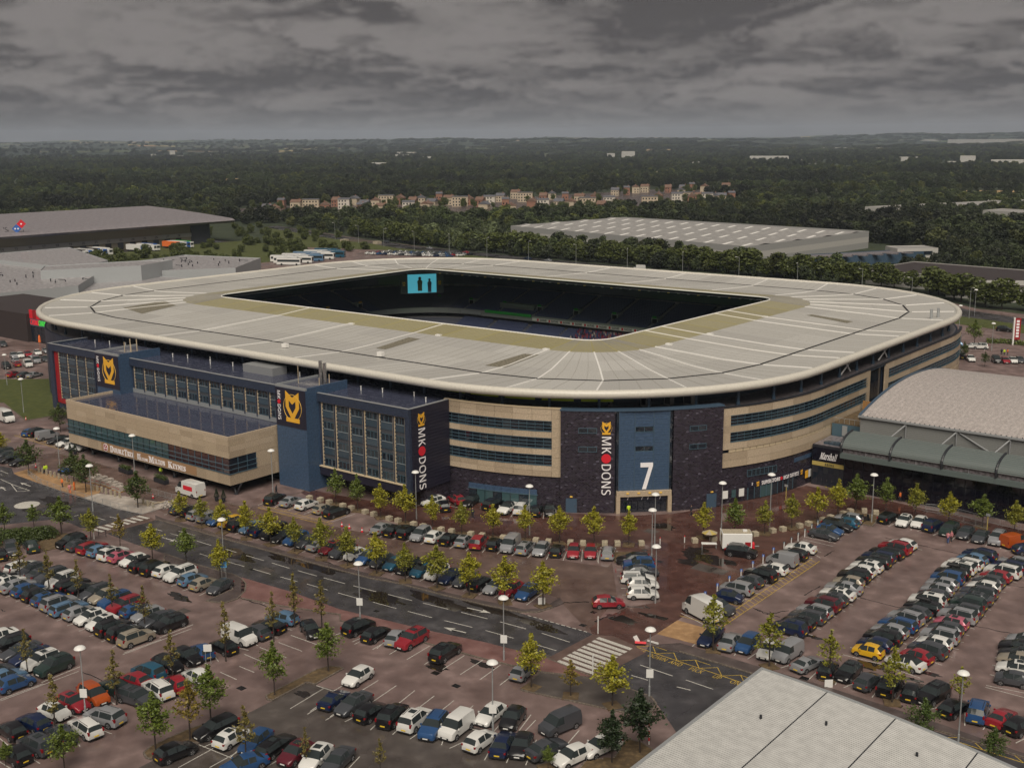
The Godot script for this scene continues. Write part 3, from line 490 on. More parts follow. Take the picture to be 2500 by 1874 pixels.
var bay_segs := [-85.69,-84.09,-85.27,-79.89,0.1,-83.25,-84.39,-82.61,-80.08,0.1,-80.85,-84.75,-79.96,-80.44,0.1,-78.36,-85.12,-77.6,-80.74,0.1,-76,-85.58,-75.24,-81.2,0.1,-73.65,-85.98,-73.34,-84.42,0.1,-87.87,-80.76,-87.74,-79.31,0.1,-89.03,-79.06,-88.84,-77.16,0.1,-90.17,-79.08,-84.94,-79.57,0.1,-82.53,-79.86,-80.09,-80.2,0.1,-77.69,-80.67,-77.29,-80.71,0.1,-70.89,-82.01,-69.6,-82.28,0.1,-87.23,-94.17,-86.83,-89.83,0.1,-82.3,-94.63,-81.88,-90.44,0.1,-79.86,-95.01,-79.48,-90.65,0.1,-77.46,-95.21,-76.94,-90.99,0.1,-74.7,-93.54,-74.35,-91.27,0.1,-94.64,-90.37,-94.54,-89.04,0.1,-84.52,-91.61,-84.36,-90.09,0.1,-89.55,-91.12,-89.35,-89.58,0.1,-92.07,-91.28,-91.85,-89.36,0.1,-66.56,-87.44,-65.68,-83.47,0.1,-61.83,-88.42,-60.9,-84.21,0.1,-59.23,-88.2,-58.32,-84.66,0.1,-67.9,-82.58,-67.25,-82.73,0.1,-63.14,-83.6,-62.78,-83.65,0.1,-60.95,-84.06,-60.37,-84.17,0.1,-102.54,-86.26,-98,-86.33,0.1,-102.09,-83.99,-98.05,-84.03,0.1,-102.81,-81.73,-98.13,-81.74,0.1,-102.79,-79.42,-98.67,-79.34,0.1,-100.67,-77.01,-98.09,-77.04,0.1,-101.18,-74.76,-98.22,-74.7,0.1,-99.91,-70.09,-98.27,-70.12,0.1,-89.01,-79.03,-88.38,-73.8,0.1,-86.27,-75.82,-86.03,-74.05,0.1,-83.72,-76.04,-83.6,-74.3,0.1,-88.14,-64.36,-87.81,-59.45,0.1,-85.65,-64.63,-85.47,-61.26,0.1,-89.82,-63.31,-84.3,-63.72,0.1,-90.11,-79.05,-86.88,-79.37,0.1,-113.64,-80.17,-113.89,-70.75,0.1,-114.02,-65.19,-114.22,-56.12,0.1,-42.83,-145.53,-42.92,-125.63,0.1,-57.83,-142.57,-56.09,-122.08,0.1,-68.26,-152.79,-63.14,-149.36,0.1,-68.5,-155.16,-63.72,-154.98,0.1,-32.6,-122.73,-28.7,-122.79,0.1,-83.54,-128.07,-82.79,-128.64,0.1,-82.14,-126.28,-81.31,-126.92,0.1,-80.73,-124.58,-80.29,-124.91,0.1,-79.27,-122.78,-78.41,-123.44,0.1,-77.88,-120.98,-77.36,-121.37,0.1,-89.54,-132.43,-86.84,-128.68,0.1]
var hatch_lines := [-62.67,-119.63,-62.71,-148.12,-144.96,-116.35,-129.11,-116.96,-222.27,-117.64,-204.15,-117.22]
var zigzag_line := [-68.04,-108.59,-53.43,-107.78,-32.48,-109.19,-24.95,-108.93]
var words := ["SET",-66.95,-107.77,"DOWN",-64.38,-107.63,"AND",-61.98,-107.58,"PICK",-59.28,-107.42,"UP",-56.62,-107.37,"ONLY",-53.99,-107.35]
var roundabout := [-176.49,-94.48]
var cone_spots := [-127.15,-118.06,-125.53,-118.08,-122.8,-118.1,-163.01,-109.2,-196.32,-107.47,-232.94,-126.28]
var site_posts := [-192.84,-106.07,-191.48,-106.02,-190.12,-105.97,-188.64,-105.89,-187.39,-105.92,-186.03,-105.91,-184.57,-105.84,-183.17,-105.8,-181.72,-105.74,-175.14,-105.75,-174.01,-105.83,-172.77,-105.93,-171.29,-105.77,-169.98,-105.82,-168.74,-105.82,-167.55,-105.91,-159.74,-105.94,-161.35,-106.2,-158.44,-106.04]
var site_pallets := [-180.49,-108.36,-178.76,-108.31,-177.29,-108.41,-175.77,-108.55,-174.15,-108.45,-179.73,-109.62,-177.87,-109.65,-175.8,-109.53,-172.03,-108.1,-170.51,-107.95,-173.53,-108.92,-172,-108.77]
var barrier_line := [-192.31,-103.63,-185.25,-102.08,-178.41,-101.68,-173.82,-101.68,-168.11,-101.71,-164.21,-101.97,-159.66,-102.23,-156.76,-102.71,-156.65,-104.79,-156.54,-106.89,-157.61,-109.03]
var barrier_line_b := [-166.33,-110.15,-163.13,-110.36,-159.66,-110.5,-157.3,-111.06]
var barrier_line_c := [-60.7,-179.11,-58.64,-178.73,-56.48,-178.73,-54.63,-177.99,-52.19,-176.95,-50.15,-176.19,-48.37,-175.77]
var barrier_line_d := [-58.95,-179.6,-56.88,-180.34,-53.98,-180.08,-51.39,-179.38,-47.36,-178.8,-44.09,-178.26]
var people_spots := [-180.8,-103.45,-177.47,-103.67,-190.93,-106.07,-190.94,-106.42,-176.44,-102.21,-113.59,-133.15,-51.03,-166.28,-50.77,-167.07,-87.04,-154.76,-63.76,-181.59,-58.46,-183.01,-89.59,-326.45,-88.76,-326.04,-88.06,-326.55,-148.07,-122.97,-173.18,-118,-95.13,-149.33]
var planters := [-179.91,-115.32,-169.38,-115.34]
var topiary := [-153.17,-114.62,-151.84,-114.99,-199.33,-116.25,-198.56,-116.83]
var rail_spots := [-153.27,-92.8,-151.82,-93.14]
var tree_pits := []
var shrub_spots := [-163.61,-83.2,-161.89,-83.51,-161.69,-84.66,-161.1,-85.61,-160.05,-86.15,-159.76,-87.12,-159.38,-87.91,-160.23,-83.29,-161.29,-82.49,-159.49,-84.84]
var zebra_posts := [-67.27,-98.77,-73.53,-109,-54.83,-90.33,-152.55,-91.59,-81.7,-143.54,-84.08,-140.61,-81.58,-143.35]
var trailer := [-74.23,-145.25]
var stall := [-77.59,-143.42,-79.07,-146.24]
var moped := [-64.21,-168.36]
var fallen_barrier := [-67.73,-109.31]
var notice := [-88.25,-135.58]
var board_signs := [-84.09,-111.81,-45.96,-112.49,-123.43,-92.78,-103.74,-75.13]
var lamp_plates := [-77.8,-96.28,-68.26,-82.65,-60.11,-98.9,-98.65,-94.09,-103.83,-59.73]
var thin_signs := [-78.83,-171.28,-48.21,-175.45]
var tar_seams := [-59.13,-163.13,-52.64,-162.97,0.16,-52.64,-162.97,-47.52,-162.8,0.16,-53.04,-138.72,-47.53,-138.62,0.16,-38.71,-138.52,-33.11,-139.09,0.16,-62.07,-127.03,-60.12,-126.54,0.16,-59.08,-135.11,-58.83,-139.36,0.16,-60.12,-126.54,-58.49,-129.26,0.16,-62.97,-150.28,-62.91,-153.37,0.16,-62.45,-127.36,-58.51,-126.67,0.16,-40.67,-154.58,-37.42,-154.98,0.16,-113.38,-65.32,-108.87,-65.54,0.16,-138.06,-69.06,-136.86,-69.03,0.14,-116.54,-90.05,-111.81,-90.37,0.16,-109.79,-90.77,-106.44,-91.66,0.14,-75.78,-111.68,-75.46,-114.64,0.4,-83.06,-113.56,-80.04,-116.51,0.3,-75.3,-118.17,-72.69,-119.42,0.3,-73.71,-119.75,-72.61,-119.29,0.25]
var puddle_spots := [-75.62,-139.48,3.4,2,-78.42,-141.59,2.2,1,-44.5,-120.33,2.2,0.9,-38.39,-122.31,1.3,0.4,-39.54,-119.75,1.1,0.5,-52.88,-123.7,1.2,0.5,-102.41,-101.09,4.5,1.3,-95.21,-104.82,4.5,1.4,-88.96,-107.27,4,1.2,-80.38,-106.69,3.2,1,-129.89,-100.31,4,1.3,-116.73,-104.24,4.5,1.4,-123.7,-103.58,3.5,1.2,-73.64,-114.35,2.6,0.8,-70.95,-117.47,1.8,0.6,-87.8,-147.76,2.2,1.2,-82.76,-90.51,1.6,0.7,-79.33,-94.11,1.5,0.6,-123.35,-85.47,2.2,0.8,-89.82,-76.83,1.2,0.5,-76.95,-136.62,2.2,0.9,-173.85,-97.98,4,1.6,-172.25,-93.29,3.2,1.1]
var roof_patches := [-245.95,19.18,-160.39,-246.09,19.58,-171.95,-236.20,19.62,-168.44,-233.90,19.16,-157.30,-157.31,19.13,-156.60,-159.03,19.59,-167.53,-155.87,19.59,-167.52,-154.89,19.13,-156.67,-129.46,19.10,-155.62,-129.41,19.55,-166.74,-126.50,19.59,-167.62,-125.36,19.12,-156.19,-107.92,19.55,-241.09,-107.50,19.53,-242.98,-97.19,19.12,-241.11,-97.39,19.13,-238.23]

# ---------------------------------------------------------------- the whole scene
func _ready() -> void:
	rng.seed = 7
	var cam := Camera3D.new()
	cam.transform = Transform3D(Basis(Vector3(0.78455, -0.00715, -0.62003), Vector3(-0.1213, 0.97884, -0.16478), Vector3(0.60809, 0.20449, 0.76708)), Vector3(0, 58, 0))
	cam.fov = 36.3077
	cam.near = 1.0
	cam.far = 30000.0
	add_child(cam)
	var env := Environment.new()
	env.background_mode = Environment.BG_SKY
	env.tonemap_mode = Environment.TONE_MAPPER_LINEAR
	env.tonemap_exposure = EXPOSURE
	env.sdfgi_enabled = true
	env.ssao_enabled = true
	env.ssil_enabled = true
	env.fog_enabled = true
	env.fog_density = FOG
	env.fog_light_color = Color(0.86, 0.92, 1.0)
	var sky := Sky.new()
	var pan := PanoramaSkyMaterial.new()
	pan.panorama = cloud_panorama()
	sky.sky_material = pan
	env.sky = sky
	env.background_energy_multiplier = SKY
	var we := WorldEnvironment.new()
	we.environment = env
	add_child(we)
	var sun := DirectionalLight3D.new()
	sun.light_energy = 0.5
	sun.light_color = Color(1.0, 0.96, 0.9)
	sun.light_angular_distance = 50.0
	sun.shadow_enabled = true
	sun.rotation_degrees = Vector3(-52, 36, 0)
	add_child(sun)
	make_materials()
	build_ground()
	build_stadium()
	build_bowl()
	build_hotel()
	build_arena()
	build_shed()
	build_markings()
	build_cars()
	build_trees()
	build_street()
	build_site()
	build_people()
	build_far()

const EXPOSURE := 2.4
const FOG := 0.00006
const SKY := 0.46

func cloud_colour(d: Vector3, f: FastNoiseLite, g: FastNoiseLite) -> Color:
	var y := maxf(d.y, 0.0)
	var k := 1.0 / (y + 0.15)
	var p := Vector2(d.x, d.z) * k
	var a := f.get_noise_2d(p.x, p.y)
	var b := g.get_noise_2d(p.x * 1.0 + a * 0.6, p.y)
	var e := g.get_noise_2d(p.x * 0.55 + b * 0.35 + 40.0, p.y * 0.55 + a * 0.5)
	var t := 0.36 + 0.8 * a + 0.95 * (0.42 - absf(e) * 1.25) + 0.28 * b
	t = clampf(t, 0.0, 1.0)
	t = t * t * (3.0 - 2.0 * t)
	var low := Color(0.058, 0.053, 0.054)
	var high := Color(0.2, 0.184, 0.176)
	var c := low.lerp(high, t)
	var haze := Color(0.15, 0.136, 0.13)
	var h := clampf(1.0 - y / 0.045, 0.0, 1.0)
	return c.lerp(haze, h * h * (3.0 - 2.0 * h) * 0.75).linear_to_srgb()
func cloud_panorama() -> ImageTexture:
	var f := FastNoiseLite.new()
	f.noise_type = FastNoiseLite.TYPE_SIMPLEX_SMOOTH
	f.seed = 5
	f.frequency = 0.6
	f.fractal_octaves = 5
	f.fractal_gain = 0.55
	var g := FastNoiseLite.new()
	g.seed = 9
	g.frequency = 2.1
	g.fractal_octaves = 5
	var w := 768
	var im := Image.create(w, w / 2, false, Image.FORMAT_RGB8)
	for y in w / 2:
		var e := PI * (0.5 - (y + 0.5) / (w / 2.0))
		for x in w:
			if e < -0.02:
				im.set_pixel(x, y, Color(0.3, 0.28, 0.25))
				continue
			var az := TAU * (x + 0.5) / w
			im.set_pixel(x, y, cloud_colour(Vector3(cos(e) * sin(az), sin(e), cos(e) * cos(az)), f, g))
	var W := 3072
	im.resize(W, W / 2, Image.INTERPOLATE_BILINEAR)
	# the low sky once more at the full size, by the same formula
	for y in range(int(W / 4.0 - W / 2.0 * 11.0 / 180.0), W / 4 + 6):
		var e := PI * (0.5 - (y + 0.5) / (W / 2.0))
		for x in W:
			var az := TAU * (x + 0.5) / W
			im.set_pixel(x, y, cloud_colour(Vector3(cos(e) * sin(az), sin(e), cos(e) * cos(az)), f, g))
	return ImageTexture.create_from_image(im)

# ---------------------------------------------------------------- ground
func plate(called: String, flat: Array, y0: float, y1: float, m: String) -> MeshInstance3D:
	var s := Sh.new()
	s.slab(P2(flat), y0, y1, y1 - y0 > 0.02)
	return setting(called, s, M[m])
func kerb_line(flat: Array, closed := true) -> void:
	var p := P2(flat)
	var s := Sh.new()
	var cnt := p.size() if closed else p.size() - 1
	for k in cnt:
		var a := p[k]
		var b := p[(k + 1) % p.size()]
		if a.distance_to(b) < 0.05: continue
		var d := (b - a).normalized()
		var o := Vector2(-d.y, d.x) * 0.09
		s.hexa([Vector3(a.x - o.x, -0.02, a.y - o.y), Vector3(b.x - o.x, -0.02, b.y - o.y), Vector3(b.x + o.x, -0.02, b.y + o.y), Vector3(a.x + o.x, -0.02, a.y + o.y), Vector3(a.x - o.x, 0.13, a.y - o.y), Vector3(b.x - o.x, 0.13, b.y - o.y), Vector3(b.x + o.x, 0.13, b.y + o.y), Vector3(a.x + o.x, 0.13, a.y + o.y)])
	setting("kerb", s, M.kerb)
func build_ground() -> void:
	# car park sheet with a hole under the sunken pitch
	var s := Sh.new()
	var hx := 62.0
	var hz := 45.0
	var X := [-12000.0, CX - hx, CX + hx, 6000.0]
	var Zs := [-14000.0, CZ - hz, CZ + hz, 3000.0]
	for i in 3:
		for j in 3:
			if i == 1 and j == 1: continue
			s.quad(Vector3(X[i], 0, Zs[j]), Vector3(X[i + 1], 0, Zs[j]), Vector3(X[i + 1], 0, Zs[j + 1]), Vector3(X[i], 0, Zs[j + 1]))
	setting("ground", s, M.carpark)
	plate("road", road_main, 0, 0.006, "asphalt")
	plate("road", road_west, 0, 0.006, "asphalt")
	plate("road", road_east, 0, 0.006, "asphalt")
	plate("crossing_table", crossing_west, 0, 0.03, "lane")
	plate("crossing_table", crossing_east, 0, 0.03, "lane")
	plate("lane_paving", hotel_lane, 0, 0.004, "lane")
	plate("plaza", plaza_red, 0, 0.009, "plaza")
	plate("forecourt", forecourt_grey, 0, 0.1, "grey_paving")
	plate("footway", footway_kerb_row, -0.02, 0.1, "footway")
	plate("footway", footway_red, -0.02, 0.1, "red_paving")
	plate("footway", footway_island, -0.02, 0.1, "dark_asphalt")
	plate("footway", footway_nose, -0.02, 0.1, "footway")
	plate("footway", footway_shed, -0.02, 0.1, "footway")
	plate("lawn", lawn, 0, 0.12, "grass")
	plate("sandy_ground", sand_site, 0, 0.05, "sand")
	plate("concrete_base", slab_site, 0, 0.06, "slab")
	plate("sandy_ground", sand_van, 0, 0.03, "sand")
	plate("sandy_ground", sand_side, 0, 0.03, "mulch")
	plate("paved_corner", sand_lamp, -0.02, 0.1, "mulch")
	plate("planting_bed", sand_shrubs, 0, 0.1, "mulch")
	plate("asphalt_patch", dark_patch, 0, 0.005, "dark_asphalt")
	plate("planting_bed", island_long, 0, 0.12, "mulch")
	plate("planting_bed", island_low, 0, 0.12, "mulch")
	plate("planting_bed", island_dark, 0, 0.12, "mulch")
	for k in [footway_island, footway_nose, island_long, island_low, island_dark, lawn, sand_lamp]: kerb_line(k)
	kerb_line(footway_kerb_row.slice(28), false)
	kerb_line(footway_shed.slice(footway_shed.size() - 8), false)
	kerb_line(footway_red.slice(14), false)

# ---------------------------------------------------------------- rounded rectangle walks
func ring(hx: float, hz: float, R: float, nl: int, ns: int, nc: int) -> PackedVector2Array:
	var p := PackedVector2Array()
	for k in nl: p.append(Vector2(lerpf(-hx + R, hx - R, float(k) / nl), hz))
	for k in nc: p.append(Vector2(hx - R, hz - R) + Vector2(sin(PI / 2 * k / nc), cos(PI / 2 * k / nc)) * R)
	for k in ns: p.append(Vector2(hx, lerpf(hz - R, -hz + R, float(k) / ns)))
	for k in nc: p.append(Vector2(hx - R, -hz + R) + Vector2(cos(PI / 2 * k / nc), -sin(PI / 2 * k / nc)) * R)
	for k in nl: p.append(Vector2(lerpf(hx - R, -hx + R, float(k) / nl), -hz))
	for k in nc: p.append(Vector2(-hx + R, -hz + R) + Vector2(-sin(PI / 2 * k / nc), -cos(PI / 2 * k / nc)) * R)
	for k in ns: p.append(Vector2(-hx, lerpf(-hz + R, hz - R, float(k) / ns)))
	for k in nc: p.append(Vector2(-hx + R, hz - R) + Vector2(-cos(PI / 2 * k / nc), sin(PI / 2 * k / nc)) * R)
	for k in p.size(): p[k] += Vector2(CX, CZ)
	return p
func at3(p: Vector2, y: float) -> Vector3:
	return Vector3(p.x, y, p.y)
# walk along a closed line: place and outward normal at s metres from the start
class Walk:
	var p: PackedVector2Array
	var d := PackedFloat32Array()
	func _init(q: PackedVector2Array) -> void:
		p = q
		p.append(q[0])
		d.append(0.0)
		for k in range(1, p.size()): d.append(d[k - 1] + p[k].distance_to(p[k - 1]))
	func total() -> float:
		return d[d.size() - 1]
	func at(s: float) -> Vector2:
		s = fposmod(s, total())
		var k := d.bsearch(s, false) - 1
		k = clampi(k, 0, p.size() - 2)
		return p[k].lerp(p[k + 1], (s - d[k]) / maxf(d[k + 1] - d[k], 1e-6))
	func out(s: float) -> Vector2:
		var t := (at(s + 0.4) - at(s - 0.4)).normalized()
		return Vector2(-t.y, t.x)
	func near(q: Vector2) -> float:
		var best := 1e9
		var bs := 0.0
		for k in int(total() * 2):
			var e := at(k * 0.5).distance_to(q)
			if e < best:
				best = e
				bs = k * 0.5
		return bs
# a flat-ish strip of wall between s0 and s1, standing off by o metres, as a plate of thickness th
func wall_strip(sh: Sh, w: Walk, s0: float, s1: float, y0: float, y1: float, o: float, th := 0.12, step := 2.5) -> void:
	var k := maxi(1, int(ceil((s1 - s0) / step)))
	for i in k:
		var a := lerpf(s0, s1, float(i) / k)
		var b := lerpf(s0, s1, float(i + 1) / k)
		var A := w.at(a) + w.out(a) * o
		var B := w.at(b) + w.out(b) * o
		var C := w.at(b) + w.out(b) * (o - th)
		var D := w.at(a) + w.out(a) * (o - th)
		var c := at3((A + C) * 0.5, (y0 + y1) * 0.5)
		sh.face(at3(A, y0), at3(B, y0), at3(B, y1), at3(A, y1), c, a)
		sh.face(at3(A, y1), at3(B, y1), at3(C, y1), at3(D, y1), c)
		sh.face(at3(A, y0), at3(B, y0), at3(C, y0), at3(D, y0), c)
		sh.face(at3(D, y0), at3(C, y0), at3(C, y1), at3(D, y1), c)
		if i == 0: sh.face(at3(A, y0), at3(D, y0), at3(D, y1), at3(A, y1), c)
		if i == k - 1: sh.face(at3(B, y0), at3(C, y0), at3(C, y1), at3(B, y1), c)
func wpart(called: String, w: Walk, s0: float, s1: float, y0: float, y1: float, o: float, th: float, m: String, parent: Node, step := 2.5) -> MeshInstance3D:
	var s := Sh.new()
	wall_strip(s, w, s0, s1, y0, y1, o, th, step)
	return part(called, s, M[m], parent)
func on_wall(w: Walk, s: float, y: float, o: float) -> Transform3D:   # x along the wall, z outwards
	var q := w.at(s) + w.out(s) * o
	var z := w.out(s)
	var Zv := Vector3(z.x, 0, z.y)
	return Transform3D(Basis(Vector3.UP.cross(Zv), Vector3.UP, Zv), at3(q, y))

# ---------------------------------------------------------------- stadium shell
func build_stadium() -> void:
	var st := thing("stadium", "large pale-roofed football stadium with open centre and dark brick entrance", "stadium", Vector3.ZERO)
	var NL := 12
	var NS := 8
	var NC := 5
	var n := 2 * (NL + NS) + 4 * NC
	# hx, hz, R, height of each loop from the eave to the opening
	var loops := [[99.8, 80.6, 47.5, 19.4], [89.1, 68.1, 34.7, 18.9], [81.6, 61.0, 27.0, 19.15], [74.2, 53.8, 20.5, 19.45], [67.3, 47.2, 14.4, 19.75], [57.8, 38.2, 5.3, 20.4]]
	var P := []
	for l in loops: P.append(ring(l[0], l[1], l[2], NL, NS, NC))
	var slab := Sh.new()
	var sub := Sh.new()
	for b in 5:
		for k in n:
			var j := (k + 1) % n
			var y0: float = loops[b][3]
			var y1: float = loops[b + 1][3]
			slab.face(at3(P[b][k], y0 - 0.1), at3(P[b][j], y0 - 0.1), at3(P[b + 1][j], y1 - 0.1), at3(P[b + 1][k], y1 - 0.1), Vector3(CX, -500, CZ))
			slab.face(at3(P[b][k], y0 - 0.75), at3(P[b][j], y0 - 0.75), at3(P[b + 1][j], y1 - 0.75), at3(P[b + 1][k], y1 - 0.75), Vector3(CX, 500, CZ))
			var key := "roof_%d" % [0, 1, 0, 2, 0, 1, 2, 0][rng.randi() % 8]
			if b == 4: key = "roof_yellow" if rng.randf() < 0.65 else "roof_yellow_b"
			# the corners catch the rain streaks, one pale fan at the corner nearest to the entrance
			var g := 0.0016
			var A: Vector2 = P[b][k].lerp(P[b][j], g).lerp(P[b + 1][k], g * 2)
			var B: Vector2 = P[b][j].lerp(P[b][k], g).lerp(P[b + 1][j], g * 2)
			var C: Vector2 = P[b + 1][j].lerp(P[b + 1][k], g).lerp(P[b][j], g * 2)
			var D: Vector2 = P[b + 1][k].lerp(P[b + 1][j], g).lerp(P[b][k], g * 2)
			var s := Sh.new()
			if b == 0: y0 -= 0.0
			s.hexa([at3(A, y0 - 0.1), at3(B, y0 - 0.1), at3(C, y1 - 0.1), at3(D, y1 - 0.1), at3(A, y0), at3(B, y0), at3(C, y1), at3(D, y1)])
			part("roof_panel", s, M[key], st)
			# raised sheet joints, thin
			if b < 4:
				for f in [0.25, 0.5, 0.75]:
					var a0: Vector3 = at3(A, y0).lerp(at3(B, y0), f)
					var a1: Vector3 = at3(D, y1).lerp(at3(C, y1), f)
					var side := (a1 - a0).cross(Vector3.UP).normalized() * 0.035
					sub.hexa([a0 - side, a0 + side, a1 + side, a1 - side, a0 - side + Vector3.UP * 0.03, a0 + side + Vector3.UP * 0.03, a1 + side + Vector3.UP * 0.03, a1 - side + Vector3.UP * 0.03])
			else:
				for f in [0.1, 0.2, 0.3, 0.4, 0.5, 0.6, 0.7, 0.8, 0.9]:
					var a0: Vector3 = at3(A, y0).lerp(at3(B, y0), f)
					var a1: Vector3 = at3(D, y1).lerp(at3(C, y1), f)
					var side := (a1 - a0).cross(Vector3.UP).normalized() * 0.05
					sub.hexa([a0 - side, a0 + side, a1 + side, a1 - side, a0 - side + Vector3.UP * 0.05, a0 + side + Vector3.UP * 0.05, a1 + side + Vector3.UP * 0.05, a1 - side + Vector3.UP * 0.05])
	var seams := part("sheet_joints", sub, M.roof_3, st)
	seams.set_meta("kind", "stuff")
	part("roof_slab", slab, M.soffit_grey, st)
	# black gutter line between the outer band and the main slope, with the white cap at the inner lip
	var gut := Sh.new()
	var lip := Sh.new()
	var tube := Sh.new()
	var fine0 := ring(89.1, 68.1, 34.7, NL, NS, NC)
	for k in n:
		var j := (k + 1) % n
		var a := at3(fine0[k], 18.9)
		var b := at3(fine0[j], 18.9)
		var oo := (b - a).cross(Vector3.UP).normalized() * 0.2
		gut.hexa([a - oo, a + oo, b + oo, b - oo, a - oo + Vector3.UP * 0.09, a + oo + Vector3.UP * 0.09, b + oo + Vector3.UP * 0.09, b - oo + Vector3.UP * 0.09])
	var fi := ring(57.8, 38.2, 5.3, NL, NS, 8)
	for k in fi.size():
		var j := (k + 1) % fi.size()
		lip.bar(at3(fi[k], 20.4), at3(fi[j], 20.4), 0.16, 0.16, 6, false)
	var fe := ring(99.8, 80.6, 47.5, 18, 14, 14)
	tube.sweep(fe, 19.05, 0.72, 12)
	tube.smooth(80)
	part("roof_gutter", gut, M.black_gap, st)
	part("roof_edge_trim", lip, M.rib_white, st)
	part("eave_fascia", tube, M.fascia, st)
	# white cover strips across the roof
	var strips := []
	for q in [3.5, 6.0, 8.2]: strips.append(q)
	for k in range(NL, NL + NC + 1): strips.append(float(k))
	for q in [1.4, 2.2, 4.9, 5.6]: strips.append(NL + NC + q)
	for k in range(NL + NC + NS, NL + 2 * NC + NS + 1): strips.append(float(k))
	for q in [2.0, 5.0, 8.0]: strips.append(NL + 2 * NC + NS + q)
	for k in range(2 * NL + 2 * NC + NS, 2 * NL + 3 * NC + NS + 1): strips.append(float(k))
	for k in range(2 * NL + 3 * NC + 2 * NS, n): strips.append(float(k))
	for q in strips:
		var s := Sh.new()
		for b in 5:
			var i0 := int(q) % n
			var f: float = q - floorf(q)
			var A: Vector2 = P[b][i0].lerp(P[b][(i0 + 1) % n], f)
			var B: Vector2 = P[b + 1][i0].lerp(P[b + 1][(i0 + 1) % n], f)
			var a := at3(A, loops[b][3] + 0.0)
			var c := at3(B, loops[b + 1][3] + 0.0)
			if b == 0:
				a = a.lerp(c, 0.1); c = a.lerp(c, 0.93)
			if b == 4 and fposmod(q, 1.0) == 0.0: continue
			var oo := (c - a).cross(Vector3.UP).normalized() * 0.15
			s.hexa([a - oo, a + oo, c + oo, c - oo, a - oo + Vector3.UP * 0.12, a + oo + Vector3.UP * 0.12, c + oo + Vector3.UP * 0.12, c - oo + Vector3.UP * 0.12])
		part("roof_cover_strip", s, M.rib_white, st)
	# darker weathered sheets seen on the near slope
	for k in range(0, roof_patches.size(), 12):
		var q := []
		for i in range(k, k + 12, 3): q.append(Vector3(roof_patches[i], roof_patches[i + 1], roof_patches[i + 2]))
		var s := Sh.new()
		s.face(q[0], q[1], q[2], q[3], Vector3(CX, -500, CZ))
		part("weathered_sheet", s, M.roof_stain, st)
	# ---- walls
	var W := Walk.new(ring(100.6, 79.6, 47.0, 30, 24, 40))
	var s_a := W.near(Vector2(-124.4, -139.4))
	var s_b := W.near(Vector2(-104.7, -144.4))
	var s_7a := W.near(Vector2(-96.8, -148.9))
	var s_7b := W.near(Vector2(-90.9, -154.6))
	var s_c := W.near(Vector2(-85.2, -161.8))
	var s_d := W.near(Vector2(-79.9, -207.6))
	var s_e := W.near(Vector2(-79.9, -214.8))
	var s_f := W.near(Vector2(-85.5, -266.0))
	var T := W.total()
	# backing wall all round, dark
	var back := Sh.new()
	wall_strip(back, W, 0, T, -0.5, 15.6, -0.6, 0.4, 3.0)
	part("backing_wall", back, M.navy_clad, st)
	wpart("brick_wall", W, s_a - 1.0, s_b, 0, 5.6, -0.05, 0.4, "brick_dark", st, 1.5)
	wpart("brick_wall", W, s_b, s_7a - 0.6, 0, 16.5, 0.75, 1.3, "brick_dark", st, 1.5)
	wpart("brick_wall", W, s_7b + 0.6, s_c, 0, 16.5, 0.75, 1.3, "brick_dark", st, 1.5)
	wpart("brick_wall", W, s_c, s_d + 8, 0, 6.2, -0.05, 0.4, "brick_dark", st, 1.5)
	wpart("brick_coping", W, s_b - 0.1, s_c + 0.1, 16.5, 16.72, 0.85, 1.6, "steel_blue", st, 1.5)
	# cladding panels in rows with window bands between
	for row in [[5.5, 7.35, 6], [9.05, 10.1, 6], [11.85, 12.9, 6], [14.6, 16.6, 6]]:
		var m := int(row[2])
		for k in m:
			var a0 := lerpf(s_a, s_b - 1.5, float(k) / m)
			var a1 := lerpf(s_a, s_b - 1.5, float(k + 1) / m)
			for half in 2:
				if row[1] - row[0] < 1.3 and half: continue
				var ya: float = lerpf(row[0], row[1], 0.5 * half)
				var yb: float = row[1] if row[1] - row[0] < 1.3 else lerpf(row[0], row[1], 0.5 * half + 0.5)
				wpart("cladding_panel", W, a0 + 0.02, a1 - 0.02, ya + 0.015, yb - 0.015, 0.18, 0.3, ["beige", "beige_b", "beige_c"][rng.randi() % 3], st, 1.7)
	for k in 7:
		wpart("cladding_panel", W, s_b - 1.48, s_b - 0.02, 5.515 + k * 1.585, 5.485 + (k + 1) * 1.585, 0.18, 0.3, "beige", st)
	for yy in [[7.35, 9.05], [10.1, 11.85], [12.9, 14.6]]: window_band(st, W, s_a, s_b - 1.5, yy[0], yy[1], 14, 2)
	# right side cladding
	for seg in [[s_c, s_d, 9, 30], [s_e, s_f, 12, 34]]:
		for row in [[6.1, 7.3], [7.3, 8.5], [9.05, 10.25], [11.85, 13.0], [14.65, 15.95]]:
			for k in int(seg[2]):
				var a0 := lerpf(seg[0], seg[1], float(k) / seg[2])
				var a1 := lerpf(seg[0], seg[1], float(k + 1) / seg[2])
				wpart("cladding_panel", W, a0 + 0.02, a1 - 0.02, row[0] + 0.015, row[1] - 0.015, 0.18, 0.3, ["beige", "beige_b", "beige_c"][rng.randi() % 3], st, 1.7)
		for yy in [[10.25, 11.85], [13.0, 14.65]]:
			wpart("cladding_panel", W, seg[0] + 0.02, seg[0] + 1.7, yy[0], yy[1], 0.18, 0.3, "beige", st)
			wpart("cladding_panel", W, seg[1] - 1.5, seg[1] - 0.02, yy[0], yy[1], 0.18, 0.3, "beige", st)
			window_band(st, W, seg[0] + 1.7, seg[1] - 1.5, yy[0], yy[1], int(seg[3]), 2)
		var k2 := int(seg[3]) - 4
